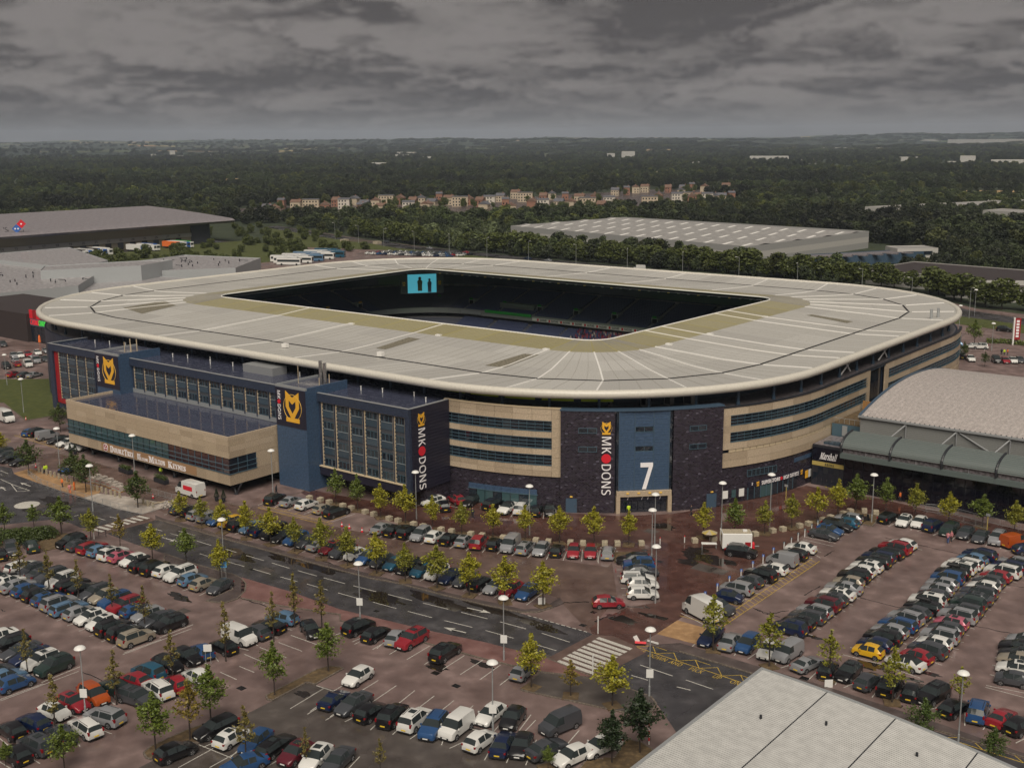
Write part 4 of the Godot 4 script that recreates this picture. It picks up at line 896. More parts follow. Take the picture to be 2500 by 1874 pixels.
		for k in k2:
			var a0 := lerpf(seg[0] + 1.5, seg[1] - 8.0, float(k) / k2)
			wpart("vent_slot", W, a0 + 0.06, lerpf(seg[0] + 1.5, seg[1] - 8.0, float(k + 1) / k2) - 0.06, 8.56, 9.0, 0.1, 0.12, "beige_trim", st)
	wpart("parapet_cap", W, s_c - 0.1, s_f, 15.95, 16.15, 0.28, 0.6, "dark_metal", st)
	wpart("parapet_cap", W, s_a, s_b, 16.6, 16.75, 0.28, 0.6, "beige_trim", st)
	for k in 6: wpart("stair_glazing", W, s_d + 0.1 + k * 1.18, s_d + 1.2 + k * 1.18, 0.0, 15.6, -0.5, 0.2, "pane", st)
	wpart("stair_frame", W, s_d, s_e, 15.6, 15.9, 0.1, 0.5, "steel_blue", st)
	# number tower in the brick front
	entrance_tower(st, W, s_7a, s_7b)
	# small double windows in the brick
	for q in [[s_b + 4.2, 13.4], [s_b + 4.2, 10.4], [s_7b + 4.6, 13.3], [s_7b + 4.6, 10.35]]:
		var w := put_window(st, on_wall(W, q[0], q[1], 0.78), 2.9, 0.85, 2, 1)
		w.name = "window"
	for q in [s_b + 1.7, s_7b + 7.2]:
		var t := on_wall(W, q, 0, 0.8)
		var s := Sh.new()
		s.boxt(t * Transform3D(Basis(), Vector3(0, 1.15, 0)), Vector3(1.75, 2.3, 0.12))
		var d := part("service_door", s, M.steel_blue, st)
		var s2 := Sh.new()
		s2.boxt(t * Transform3D(Basis(), Vector3(0.6, 1.1, 0.08)), Vector3(0.06, 0.3, 0.06))
		part("handle", s2, M.steel, d)
		var s3 := Sh.new()
		s3.boxt(t * Transform3D(Basis(), Vector3(0, 2.62, 0.1)), Vector3(0.42, 0.16, 0.2))
		part("door_lamp", s3, M.gold_b, st)
	# ground-floor glazed front under the left cladding
	var gl := s_a + 4.6
	for k in 8:
		wpart("shopfront_pane", W, gl + k * 1.5 + 0.06, gl + (k + 1) * 1.5 - 0.06, 0.1, 2.3, 0.12, 0.15, "teal_pane" if k % 3 else "pane_b", st)
		wpart("shopfront_panel", W, gl + k * 1.5 + 0.02, gl + (k + 1) * 1.5 - 0.02, 2.4, 3.2, 0.14, 0.15, "blue_clad", st)
	wpart("shopfront_frame", W, gl - 0.1, gl + 12.1, 2.28, 2.42, 0.2, 0.3, "frame_teal", st)
	# shop row on the right: signs, windows
	shop_row(st, W, s_c)
	# terrace behind the parapet, inner wall and columns
	var deck := Sh.new()
	var o1 := ring(100.0, 79.0, 46.4, 20, 16, 14)
	var o2 := ring(88.0, 67.0, 34.4, 20, 16, 14)
	for k in o1.size():
		var j := (k + 1) % o1.size()
		deck.face(at3(o1[k], 15.55), at3(o1[j], 15.55), at3(o2[j], 15.55), at3(o2[k], 15.55), Vector3(CX, -500, CZ))
	part("terrace_floor", deck, M.deck, st)
	var IW := Walk.new(ring(89.5, 68.5, 35.9, 24, 20, 24))
	wpart("terrace_wall", IW, 0, IW.total(), 15.5, 17.2, 0, 0.3, "dark_metal", st, 4)
	wpart("terrace_wall", IW, 0, IW.total(), 18.0, 18.75, -2.5, 0.3, "navy_clad", st, 4)
	
	var CW := Walk.new(ring(98.2, 77.2, 44.6, 24, 20, 24))
	var l0 := CW.near(Vector2(-128, -142.2))
	for k in 5: wpart("lime_panel", CW, l0 + k * 6.4, l0 + k * 6.4 + 5.2, 17.2, 17.85, -0.6, 0.1, "lime", st, 2)
	var nc := int(CW.total() / 7.9)
	for k in nc:
		var q := CW.at(CW.total() * k / nc)
		var s := Sh.new()
		s.bar(at3(q, 15.5), at3(q, 16.15), 0.34, 0.34, 8)
		s.bar(at3(q, 16.1), at3(q, 18.75), 0.24, 0.24, 8)
		var col := part("column", s, M.steel_blue, st)
		var q2 := IW.at(IW.near(q))
		var s2 := Sh.new()
		s2.bar(at3(q, 18.3), at3(q.lerp(q2, 0.9), 17.4), 0.12, 0.12, 6)
		s2.bar(at3(q, 18.5), at3(q2, 18.6), 0.14, 0.14, 6)
		part("brace", s2, M.steel_blue, col)
	for q in [-201.5, -219.5]:
		var s := Sh.new()
		s.bar(Vector3(-82.2, 15.9, q - 2.2), Vector3(-81.6, 18.8, q + 2.2), 0.15, 0.15, 6)
		s.bar(Vector3(-82.2, 15.9, q + 2.2), Vector3(-81.6, 18.8, q - 2.2), 0.15, 0.15, 6)
		part("cross_brace", s, M.white_metal, st)
	# roof-top bits: twin flues, small boxes on the roof
	for q in [[-84.9, -254.0], [-84.2, -256.3]]:
		var s := Sh.new()
		s.bar(Vector3(q[0], 18.9, q[1]), Vector3(q[0], 21.3, q[1]), 0.3, 0.3, 10)
		part("flue", s, M.galvanised, st)
	for q in [[-172, -146.8], [-150.5, -151.0], [-180, -172.2], [-112, -205], [-112.5, -190], [-113.5, -232], [-155, -172], [-128, -171.8]]:
		bpart("roof_box", Vector3(q[0] - 0.6, 19.2, q[1] - 0.4), Vector3(q[0] + 0.6, 19.95, q[1] + 0.4), M.rib_white, st)
	for q in [[-103, -155.5, 1.4], [-98.0, -158.5, 1.2], [-95.4, -161.5, 1.2], [-93, -164.0, 1.6]]:
		var b := bpart("roof_plant", Vector3(q[0] - q[2] / 2, 15.56, q[1] - q[2] / 2), Vector3(q[0] + q[2] / 2, 17.4, q[1] + q[2] / 2), M.store_wall, st)
		bpart("plant_grille", Vector3(q[0] - q[2] * 0.4, 15.8, q[1] + q[2] / 2), Vector3(q[0] + q[2] * 0.4, 17.2, q[1] + q[2] / 2 + 0.03), M.dark_metal, b)

func window_band(parent: Node, w: Walk, s0: float, s1: float, y0: float, y1: float, cnt: int, bars: int) -> void:
	var keys := ["pane", "pane_b", "pane", "pane_c", "pane_b", "pane"]
	for k in cnt:
		var a := lerpf(s0, s1, float(k) / cnt)
		var b := lerpf(s0, s1, float(k + 1) / cnt)
		wpart("window_pane", w, a + 0.035, b - 0.035, y0 + 0.06, y1 - 0.06, -0.05, 0.06, keys[rng.randi() % 6], parent, 3)
		wpart("window_mullion", w, b - 0.035, b + 0.035, y0, y1, 0.0, 0.1, "frame_teal", parent)
	for k in bars:
		var y := lerpf(y0, y1, 0.36 + 0.32 * k)
		wpart("sun_louvre", w, s0, s1, y - 0.03, y + 0.03, 0.3, 0.1, "frame_teal", parent, 3)
	wpart("window_sill", w, s0, s1, y0 - 0.02, y0 + 0.06, 0.24, 0.34, "frame_teal", parent, 3)
	wpart("window_head", w, s0, s1, y1 - 0.06, y1 + 0.02, 0.2, 0.3, "frame_teal", parent, 3)
# a framed window lying in the xy plane of t, front towards +z
func put_window(parent: Node, t: Transform3D, w: float, h: float, cols: int, rows: int, pane_key := "pane", frame_key := "frame_teal", f := 0.07) -> MeshInstance3D:
	var s := Sh.new()
	s.boxt(t * Transform3D(Basis(), Vector3(0, h / 2 - f / 2, 0)), Vector3(w, f, 0.1))
	s.boxt(t * Transform3D(Basis(), Vector3(0, -h / 2 + f / 2, 0)), Vector3(w, f, 0.1))
	for k in cols + 1:
		s.boxt(t * Transform3D(Basis(), Vector3(lerpf(-w / 2 + f / 2, w / 2 - f / 2, float(k) / cols), 0, 0)), Vector3(f, h - 2 * f, 0.098))
	for k in range(1, rows):
		s.boxt(t * Transform3D(Basis(), Vector3(0, lerpf(-h / 2, h / 2, float(k) / rows), 0)), Vector3(w - 2 * f, f * 0.8, 0.094))
	var fr := part("window", s, M[frame_key], parent)
	for k in cols:
		var p := Sh.new()
		var x := lerpf(-w / 2 + f / 2, w / 2 - f / 2, (k + 0.5) / cols)
		p.boxt(t * Transform3D(Basis(), Vector3(x, 0, -0.01)), Vector3((w - f) / cols - f, h - 2 * f, 0.03))
		part("pane", p, M[pane_key], fr)
	return fr
func crest(parent: Node, t: Transform3D, h: float) -> void:
	# shield of a folded M over a K, in gold, inside a thin ring; t: centre, x right, y up, z outwards
	var s := Sh.new()
	var w := h * 0.68
	var th := 0.05
	var fl := func(pts: Array) -> void:
		var poly := PackedVector2Array()
		for q in pts: poly.append(Vector2((q[0] - 0.5) * w, (0.5 - q[1]) * h))
		var ix := Geometry2D.triangulate_polygon(poly)
		for k in range(0, ix.size(), 3):
			var A: Vector3 = t * Vector3(poly[ix[k]].x, poly[ix[k]].y, th)
			var B: Vector3 = t * Vector3(poly[ix[k + 1]].x, poly[ix[k + 1]].y, th)
			var D: Vector3 = t * Vector3(poly[ix[k + 2]].x, poly[ix[k + 2]].y, th)
			s.face(A, B, D, A, t * Vector3(0, 0, -9))
		for k in poly.size():
			var a := poly[k]
			var b := poly[(k + 1) % poly.size()]
			s.face(t * Vector3(a.x, a.y, 0), t * Vector3(b.x, b.y, 0), t * Vector3(b.x, b.y, th), t * Vector3(a.x, a.y, th), t * Vector3(0, 0, th / 2))
	fl.call([[0.04, 0.0], [0.5, 0.2], [0.96, 0.0], [0.96, 0.52], [0.62, 0.86], [0.96, 0.86], [0.96, 1.0], [0.04, 1.0], [0.04, 0.86], [0.38, 0.86], [0.04, 0.52]].map(func(q): return q))
	part("crest", s, M.gold, parent)
	var s2 := Sh.new()
	var inner := PackedVector2Array()
	for q in [[0.27, 0.3], [0.5, 0.42], [0.73, 0.3], [0.73, 0.5], [0.5, 0.71], [0.27, 0.5]]: inner.append(Vector2((q[0] - 0.5) * w, (0.5 - q[1]) * h))
	var ix := Geometry2D.triangulate_polygon(inner)
	for k in range(0, ix.size(), 3):
		s2.face(t * Vector3(inner[ix[k]].x, inner[ix[k]].y, th + 0.012), t * Vector3(inner[ix[k + 1]].x, inner[ix[k + 1]].y, th + 0.012), t * Vector3(inner[ix[k + 2]].x, inner[ix[k + 2]].y, th + 0.012), t * Vector3(inner[ix[k]].x, inner[ix[k]].y, th + 0.012), t * Vector3(0, 0, -9))
	part("crest_field", s2, M.dark_banner, parent)
	var s3 := Sh.new()
	for k in 28:
		var a0 := TAU * k / 28
		var a1 := TAU * (k + 1) / 28
		s3.bar(t * (Vector3(cos(a0) * h * 0.42, sin(a0) * h * 0.42 - h * 0.02, 0.02)), t * (Vector3(cos(a1) * h * 0.42, sin(a1) * h * 0.42 - h * 0.02, 0.02)), h * 0.009, h * 0.009, 4, false)
	part("crest_ring", s3, M.gold_b, parent)
# letters running down a wall: crest first if asked, MK, red disc, DONS; top is the upper end
func club_name(parent: Node, t: Transform3D, length: float, size: float, with_crest := false) -> void:
	# t: upper end, x right, y up, z outwards; the words are turned to read downwards
	var y := 0.0
	if with_crest:
		crest(parent, t * Transform3D(Basis(), Vector3(0, -size * 0.72, 0)), size * 1.44)
		y -= size * 1.62
	var rest := length + y
	var mk := rest * 0.285
	var disc := rest * 0.17
	var dons := rest * 0.52
	var turn := Basis(Vector3(0, 0, 1), -PI / 2)
	text_part("lettering", "MK", size, M.white_letter, parent, t * Transform3D(turn, Vector3(0, y - mk / 2, 0.04)), mk)
	y -= mk + disc / 2 + rest * 0.008
	var s := Sh.new()
	for k in 24:
		var a0 := TAU * k / 24
		var a1 := TAU * (k + 1) / 24
		var c := t * Vector3(0, y, 0.06)
		var r := size * 0.52
		s.face(c, t * Vector3(cos(a0) * r, y + sin(a0) * r, 0.06), t * Vector3(cos(a1) * r, y + sin(a1) * r, 0.06), c, t * Vector3(0, y, -5))
		s.face(t * Vector3(cos(a0) * r, y + sin(a0) * r, 0), t * Vector3(cos(a1) * r, y + sin(a1) * r, 0), t * Vector3(cos(a1) * r, y + sin(a1) * r, 0.06), t * Vector3(cos(a0) * r, y + sin(a0) * r, 0.06), t * Vector3(0, y, 0.03))
	part("red_disc", s, M.red, parent)
	y -= disc / 2 + dons / 2 + rest * 0.008
	text_part("lettering", "DONS", size, M.white_letter, parent, t * Transform3D(turn, Vector3(0, y, 0.04)), dons)
func entrance_tower(st: Node, W: Walk, a: float, b: float) -> void:
	var m := (a + b) / 2
	var t := on_wall(W, m, 0, 0.2)
	var wd := b - a
	bpart_t("tower_panel", t * Transform3D(Basis(), Vector3(-wd * 0.345, 10.15, 0)), Vector3(wd * 0.3, 13.1, 0.5), "blue_clad", st)
	bpart_t("tower_panel", t * Transform3D(Basis(), Vector3(wd * 0.345, 10.15, 0)), Vector3(wd * 0.3, 13.1, 0.5), "blue_clad", st)
	for seg in [[3.6, 9.9], [10.75, 13.0], [13.95, 16.7]]:
		bpart_t("tower_panel", t * Transform3D(Basis(), Vector3(0, (seg[0] + seg[1]) / 2, 0)), Vector3(wd * 0.37, seg[1] - seg[0], 0.5), "blue_clad", st)
	for k in 33:   # darker laps of the horizontal boards
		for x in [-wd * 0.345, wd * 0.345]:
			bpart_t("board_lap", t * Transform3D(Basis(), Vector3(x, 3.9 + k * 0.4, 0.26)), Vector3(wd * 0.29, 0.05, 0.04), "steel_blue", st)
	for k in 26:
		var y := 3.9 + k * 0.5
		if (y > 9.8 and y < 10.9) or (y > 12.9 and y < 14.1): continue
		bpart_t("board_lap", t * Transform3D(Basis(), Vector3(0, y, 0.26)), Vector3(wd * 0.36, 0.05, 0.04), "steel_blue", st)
	for y in [10.32, 13.47]: put_window(st, t * Transform3D(Basis(), Vector3(0, y, 0.12)), wd * 0.36, 0.85, 2, 1)
	for x in [-wd * 0.53, wd * 0.53]: bpart_t("slot_glazing", t * Transform3D(Basis(), Vector3(x, 10.0, 0.1)), Vector3(wd * 0.05, 13.3, 0.3), "pane", st)
	for x in [-wd * 0.5, wd * 0.5, -wd * 0.19, wd * 0.19]: bpart_t("tower_post", t * Transform3D(Basis(), Vector3(x, 10.0, 0.24)), Vector3(0.14, 13.3, 0.14), "steel_blue", st)
	text_part("number_sign", "7", 4.3, M.white_letter, st, t * Transform3D(Basis(), Vector3(wd * 0.05, 5.85, 0.32)), 2.0, "Droid Sans", true)
	# doorway in a beige frame
	var d := wd * 1.1
	bpart_t("door_frame", t * Transform3D(Basis(), Vector3(0, 3.15, 0.35)), Vector3(d, 0.85, 0.9), "beige", st)
	for x in [-d * 0.47, d * 0.47]: bpart_t("door_frame", t * Transform3D(Basis(), Vector3(x, 1.36, 0.35)), Vector3(d * 0.06 + 0.1, 2.73, 0.9), "beige", st)
	for k in 4: bpart_t("soffit_lamp", t * Transform3D(Basis(), Vector3(d * (-0.3 + 0.2 * k), 3.3, 0.84)), Vector3(0.4, 0.2, 0.1), "gold_b", st)
	bpart_t("door_header", t * Transform3D(Basis(), Vector3(0, 2.36, 0.25)), Vector3(d * 0.86, 0.66, 0.2), "dark_banner", st)
	for x in [-0.29, -0.03, 0.08, 0.3]: text_part("door_number", "7", 0.5, M.white_letter, st, t * Transform3D(Basis(), Vector3(d * x, 2.36, 0.38)))
	for k in 8:
		var x := d * (-0.43 + 0.86 * (k + 0.5) / 8)
		var leaf := bpart_t("entrance_door", t * Transform3D(Basis(), Vector3(x, 1.0, 0.2)), Vector3(d * 0.1, 2.0, 0.08), "pane", st)
		bpart_t("door_stile", t * Transform3D(Basis(), Vector3(x - d * 0.052, 1.0, 0.24)), Vector3(0.09, 2.0, 0.1), "steel_blue", leaf)
		bpart_t("handle", t * Transform3D(Basis(), Vector3(x + d * 0.03, 1.0, 0.27)), Vector3(0.05, 0.5, 0.05), "steel", leaf)
	# club name on the brick to the left of the tower
	var tl := on_wall(W, a - 1.95, 14.9, 0.8)
	club_name(st, tl, 11.9, 1.45, true)
func bpart_t(called: String, t: Transform3D, s: Vector3, m: String, parent: Node) -> MeshInstance3D:
	var key := "b%.2f_%.2f_%.2f_%s" % [s.x, s.y, s.z, m]
	if not mesh_cache.has(key):
		var sh := Sh.new()
		sh.boxt(Transform3D(), s)
		mesh_cache[key] = sh.mesh(M[m])
	var o := put(called, mesh_cache[key], parent)
	o.transform = t
	return o
func shop_row(st: Node, W: Walk, s_c: float) -> void:
	var t0 := on_wall(W, s_c + 6.3, 4.55, 0.0)
	put_window(st, t0 * Transform3D(Basis(), Vector3(2.2, 0, 0)), 6.2, 1.15, 7, 1, "pane_b")
	var x0 := s_c + 5.6
	for k in 9:
		wpart("shop_window", W, x0 + k * 1.32 + 0.05, x0 + (k + 1) * 1.32 - 0.05, 0.12, 2.05, 0.1, 0.15, ["pane", "pane_b", "teal_pane", "teal_pane", "pane_b", "pane", "pane", "pane_b", "pane"][k], st, 2)
		wpart("shop_mullion", W, x0 + k * 1.32 - 0.05, x0 + k * 1.32 + 0.05, 0.1, 2.1, 0.14, 0.2, "frame_teal", st, 2)
	wpart("shop_fascia", W, x0, x0 + 17.5, 2.1, 3.05, 0.12, 0.16, "dark_banner", st, 2)
	text_part("shop_sign", "SUPERSTORE", 0.62, M.white_letter, st, on_wall(W, x0 + 4.9, 2.56, 0.17), 4.3, "Droid Sans", true)
	text_part("shop_sign", "BOX OFFICE", 0.62, M.white_letter, st, on_wall(W, x0 + 10.0, 2.56, 0.17), 4.1)
	var td := on_wall(W, x0 + 7.45, 2.56, 0.13)
	var s := Sh.new()
	s.bar(td * Vector3(0, 0, 0), td * Vector3(0, 0, 0.06), 0.3, 0.3, 16)
	part("red_disc", s, M.red, st)
	crest(st, on_wall(W, x0 + 2.0, 2.56, 0.13), 0.8)
	crest(st, on_wall(W, x0 + 13.0, 2.56, 0.13), 0.8)
	text_part("door_number", "2", 0.4, M.white_letter, st, on_wall(W, x0 + 0.8, 2.7, 0.17))
	for q in [[-5.0, 1.0, "white_metal"], [-3.4, 0.8, "teal_pane"], [-1.9, 1.0, "white_metal"], [14.6, 0.9, "gold"], [15.7, 0.9, "white_metal"], [16.8, 0.9, "blue_clad"]]:
		wpart("wall_poster", W, x0 + q[0] - q[1] / 2, x0 + q[0] + q[1] / 2, 1.2, 2.5, 0.9 if q[0] < 0 else 0.2, 0.06, q[2], st, 2)
	for k in 2:
		wpart("high_pane", W, s_c + 16.5 + k * 3.2, s_c + 19.5 + k * 3.2, 4.6, 5.3, 0.02, 0.12, "blue_clad", st, 2)

# ---------------------------------------------------------------- inside of the bowl
func build_bowl() -> void:
	var st := thing("seating_bowl", "dark two-tier seating bowl under the stadium roof", "stand")
	var ro := func(d: float, m := 12) -> PackedVector2Array: return ring(57.8 + d, 38.2 + d, 5.3 + d, m * 2, m + 4, 10)
	# stepped tiers: from d0,y0 up to d1,y1
	var tier := func(called: String, d0: float, y0: float, d1: float, y1: float, rows: int, key: String) -> void:
		var s := Sh.new()
		for r in rows:
			var a: PackedVector2Array = ro.call(lerpf(d0, d1, float(r) / rows))
			var b: PackedVector2Array = ro.call(lerpf(d0, d1, float(r + 1) / rows))
			var ya := lerpf(y0, y1, float(r) / rows)
			var yb := lerpf(y0, y1, float(r + 1) / rows)
			for k in a.size():
				var j := (k + 1) % a.size()
				s.face(at3(a[k], yb), at3(a[j], yb), at3(b[j], yb), at3(b[k], yb), Vector3(CX, -500, CZ))
				s.face(at3(a[k], ya), at3(a[j], ya), at3(a[j], yb), at3(a[k], yb), at3(a[k] * 2.0 - Vector2(CX, CZ), yb))
		part(called, s, M[key], st)
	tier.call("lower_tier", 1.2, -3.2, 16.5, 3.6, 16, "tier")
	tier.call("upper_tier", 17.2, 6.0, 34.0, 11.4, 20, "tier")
	var band := func(called: String, d: float, y0: float, y1: float, key: String, d2: float) -> void:
		var w := Walk.new(ro.call(d))
		var s := Sh.new()
		wall_strip(s, w, 0, w.total(), y0, y1, 0, d2, 4)
		part(called, s, M[key], st)
	band.call("tier_front", 17.2, 5.05, 6.6, "grey_metal", 0.3)
	band.call("concourse_wall", 24.0, 0.0, 6.2, "dark_metal", 0.3)
	band.call("box_front", 34.0, 11.3, 12.0, "mall_roof", 0.3)
	band.call("box_glazing", 35.0, 11.9, 17.8, "juliet", 0.2)
	band.call("bowl_wall", 0.9, -3.6, -2.3, "grey_metal", 0.3)
	var fl := Sh.new()
	var a: PackedVector2Array = ro.call(16.5)
	var b: PackedVector2Array = ro.call(24.0)
	for k in a.size():
		var j := (k + 1) % a.size()
		fl.face(at3(a[k], 3.55), at3(a[j], 3.55), at3(b[j], 3.55), at3(b[k], 3.55), Vector3(CX, -500, CZ))
		fl.face(at3(a[k], 5.05), at3(a[j], 5.05), at3(b[j], 5.05), at3(b[k], 5.05), Vector3(CX, 500, CZ))
	part("concourse_floor", fl, M.aisle, st)
	var pt := Sh.new()
	pt.box(Vector3(CX - 59, -3.8, CZ - 40), Vector3(CX + 59, -3.4, CZ + 40))
	setting("football_pitch", pt, M.pitch)
	# aisles, vomitories with signs on the far and left stands
	for k in 9:
		var x := -250.0 + k * 13.4
		stair(st, Vector3(x, 0, CZ - 38.2 - 17.2), Vector3(0, 0, -1), k)
	for k in 5:
		stair(st, Vector3(CX - 57.8 - 17.2, 0, -252.0 + k * 13.5), Vector3(-1, 0, 0), k)
	# seats
	var sm := Sh.new()
	sm.box(Vector3(-0.22, 0, -0.2), Vector3(0.22, 0.42, 0.2))
	sm.box(Vector3(-0.22, 0.42, -0.25), Vector3(0.22, 0.8, -0.17))
	var tf := []
	for r in 20:
		var d := lerpf(17.2, 34.0, (r + 0.62) / 20)
		var y := lerpf(6.0, 11.4, (r + 1) / 20.0)
		var x := CX - 62.0
		while x < CX + 55:
			if absf(fposmod(x + 250.0 + 6.7, 13.4) - 6.7) > 0.75: tf.append(Transform3D(Basis(), Vector3(x, y, CZ - 38.2 - d)))
			x += 0.56
		var z := CZ - 38.0
		while z < CZ + 20:
			if absf(fposmod(z + 252.0 + 6.75, 13.5) - 6.75) > 0.75: tf.append(Transform3D(Basis(Vector3.UP, PI / 2), Vector3(CX - 57.8 - d, y, z)))
			z += 0.56
	for r in 16:
		var d := lerpf(1.2, 16.5, (r + 0.62) / 16)
		var y := lerpf(-3.2, 3.6, (r + 1) / 16.0)
		var x := CX - 56.0
		while x < CX + 50:
			if absf(fposmod(x + 250.0 + 6.7, 13.4) - 6.7) > 0.75: tf.append(Transform3D(Basis(), Vector3(x, y, CZ - 38.2 - d)))
			x += 0.56
	var mm := MultiMesh.new()
	mm.transform_format = MultiMesh.TRANSFORM_3D
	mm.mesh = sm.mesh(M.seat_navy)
	mm.instance_count = tf.size()
	for k in tf.size(): mm.set_instance_transform(k, tf[k])
	var mi := MultiMeshInstance3D.new()
	mi.name = "seats"
	mi.multimesh = mm
	st.add_child(mi)
	mi.set_meta("kind", "stuff")
	# advertising front of the far upper tier
	var z0 := CZ - 38.2 - 17.2 + 0.36
	bpart("advertising_board", Vector3(-209.3, 5.15, z0), Vector3(-150.0, 6.05, z0 + 0.1), M.white_metal, st)
	for k in 12:
		var x := -207.2 + k * 4.25
		var s := Sh.new()
		s.box(Vector3(x - 0.3, 5.25, z0 + 0.1), Vector3(x + 0.3, 5.95, z0 + 0.13))
		part("board_mark", s, M.red, st)
		text_part("board_lettering", "SUZUKI", 0.56, M.dark_banner, st, Transform3D(Basis(), Vector3(x + 1.95, 5.6, z0 + 0.12)), 2.5, "Droid Sans", true)
	bpart("green_board", Vector3(-227.5, 6.15, z0 + 0.1), Vector3(-209.6, 7.0, z0 + 0.3), M.green_sign, st)
	bpart("control_room", Vector3(-224.5, 6.7, z0 - 6.5), Vector3(-211.5, 9.0, z0 - 3.5), M.store_band, st)
	bpart("pale_board", Vector3(-244.0, 5.3, z0 + 0.2), Vector3(-229.0, 6.1, z0 + 0.4), M.galvanised, st)
	for k in 40:
		var x := -232.0 + k * 2.9
		bpart("roof_lamp", Vector3(x, 19.2, CZ - 39.6), Vector3(x + 0.5, 19.5, CZ - 39.1), M.gold_b if k % 3 == 0 else M.grey_metal, st)
	# big screen across the far left corner
	var sc := thing("video_screen", "lit video screen with two figures hung in the stadium corner", "screen")
	var A := Vector3(-247.0, 0, -257.3)
	var B := Vector3(-239.1, 0, -268.0)
	var ax := (B - A).normalized()
	ax = -ax if ax.cross(Vector3.UP).dot(Vector3(1, 0, 1)) < 0 else ax
	var nz := ax.cross(Vector3.UP)
	var t := Transform3D(Basis(ax, Vector3.UP, nz), (A + B) * 0.5 + Vector3.UP * 15.05)
	bpart_t("screen_housing", t * Transform3D(Basis(), Vector3(0, 0, -0.45)), Vector3(13.3, 6.1, 0.8), "spandrel", sc)
	var em := mat("screen_glow", lin(0.05, 0.24, 0.3), 0.4)
	em.emission_enabled = true
	em.emission = lin(0.05, 0.26, 0.33)
	em.emission_energy_multiplier = 0.42
	bpart_t("screen_face", t * Transform3D(Basis(), Vector3(0.0, 0, -0.02)), Vector3(8.9, 5.7, 0.08), "screen_glow", sc)
	var fig := func(x: float, hgt: float, wd: float, key: String, head: String) -> void:
		var s := Sh.new()
		var pts := [[-0.5, -2.85], [0.5, -2.85], [0.52, -1.0], [0.62, 0.1], [0.34, 0.55], [0.14, 0.62], [-0.14, 0.62], [-0.34, 0.55], [-0.6, 0.1], [-0.5, -1.0]]
		var c := t * Vector3(x, -1.0 + hgt, 0.035)
		for k in pts.size():
			var p: Array = pts[k]
			var q: Array = pts[(k + 1) % pts.size()]
			s.face(c, t * Vector3(x + p[0] * wd, maxf(p[1] + hgt, -2.84), 0.035), t * Vector3(x + q[0] * wd, maxf(q[1] + hgt, -2.84), 0.035), c, t * Vector3(x, 0, -9))
		part("screen_figure", s, M[key], sc)
		var s2 := Sh.new()
		s2.bar(t * Vector3(x, 1.0 + hgt, 0.0), t * Vector3(x, 1.0 + hgt, 0.045), 0.36 * wd, 0.36 * wd, 12)
		part("screen_figure", s2, M[head], sc)
	mat("fig_olive", lin(0.12, 0.14, 0.07), 0.8)
	mat("fig_brown", lin(0.1, 0.035, 0.025), 0.8)
	fig.call(-0.7, 0.6, 1.35, "fig_olive", "fig_brown")
	fig.call(2.3, 0.1, 1.1, "seat_navy", "seat_navy")
	for x in [-5.6, 5.5]: crest(sc, t * Transform3D(Basis(), Vector3(x, 0.1, -0.04)), 1.3)
	var al := AreaLight3D.new()
	al.name = "screen_light"
	al.area_size = Vector2(8.6, 5.5)
	al.light_color = Color(0.5, 0.85, 1.0)
	al.light_energy = 0.25
	al.shadow_enabled = true
	al.transform = t * Transform3D(Basis(), Vector3(0, 0, -0.02 + 0.2)) * Transform3D(Basis(Vector3.UP, PI), Vector3.ZERO)
	add_child(al)
	# spectators low in the far stand: a crowd in one block
	var pm := Sh.new()
	pm.lathe([Vector2(0.02, 0.0), Vector2(0.22, 0.02), Vector2(0.24, 0.5), Vector2(0.2, 0.78), Vector2(0.08, 0.86), Vector2(0.11, 0.92), Vector2(0.13, 1.02), Vector2(0.08, 1.13), Vector2(0.01, 1.15)], 7)
	var cm := mat("crowd", Color.WHITE, 0.8)
	cm.vertex_color_use_as_albedo = true
	var mc := MultiMesh.new()
	mc.transform_format = MultiMesh.TRANSFORM_3D
	mc.use_colors = true
	mc.mesh = pm.mesh(cm)
	var ct := []
	for r in range(8, 16):
		var d := lerpf(1.2, 16.5, (r + 0.5) / 16)
		var y := lerpf(-3.2, 3.6, (r + 1) / 16.0)
		for k in 46:
			if rng.randf() < 0.72: ct.append(Transform3D(Basis(Vector3.UP, rng.randf() * 6), Vector3(-192.0 + k * 0.56, y, CZ - 38.2 - d)))
	mc.instance_count = ct.size()
	for k in ct.size():
		mc.set_instance_transform(k, ct[k])
		mc.set_instance_color(k, [Color(0.25, 0.02, 0.03), Color(0.5, 0.45, 0.4), Color(0.02, 0.02, 0.04), Color(0.3, 0.05, 0.08), Color(0.05, 0.05, 0.15), Color(0.35, 0.2, 0.15)][rng.randi() % 6])
	var ci := MultiMeshInstance3D.new()
	ci.name = "crowd"
	ci.multimesh = mc
	add_child(ci)
	tag(ci, "block of spectators in red and dark clothes in the lower stand", "crowd")
	ci.set_meta("kind", "stuff")
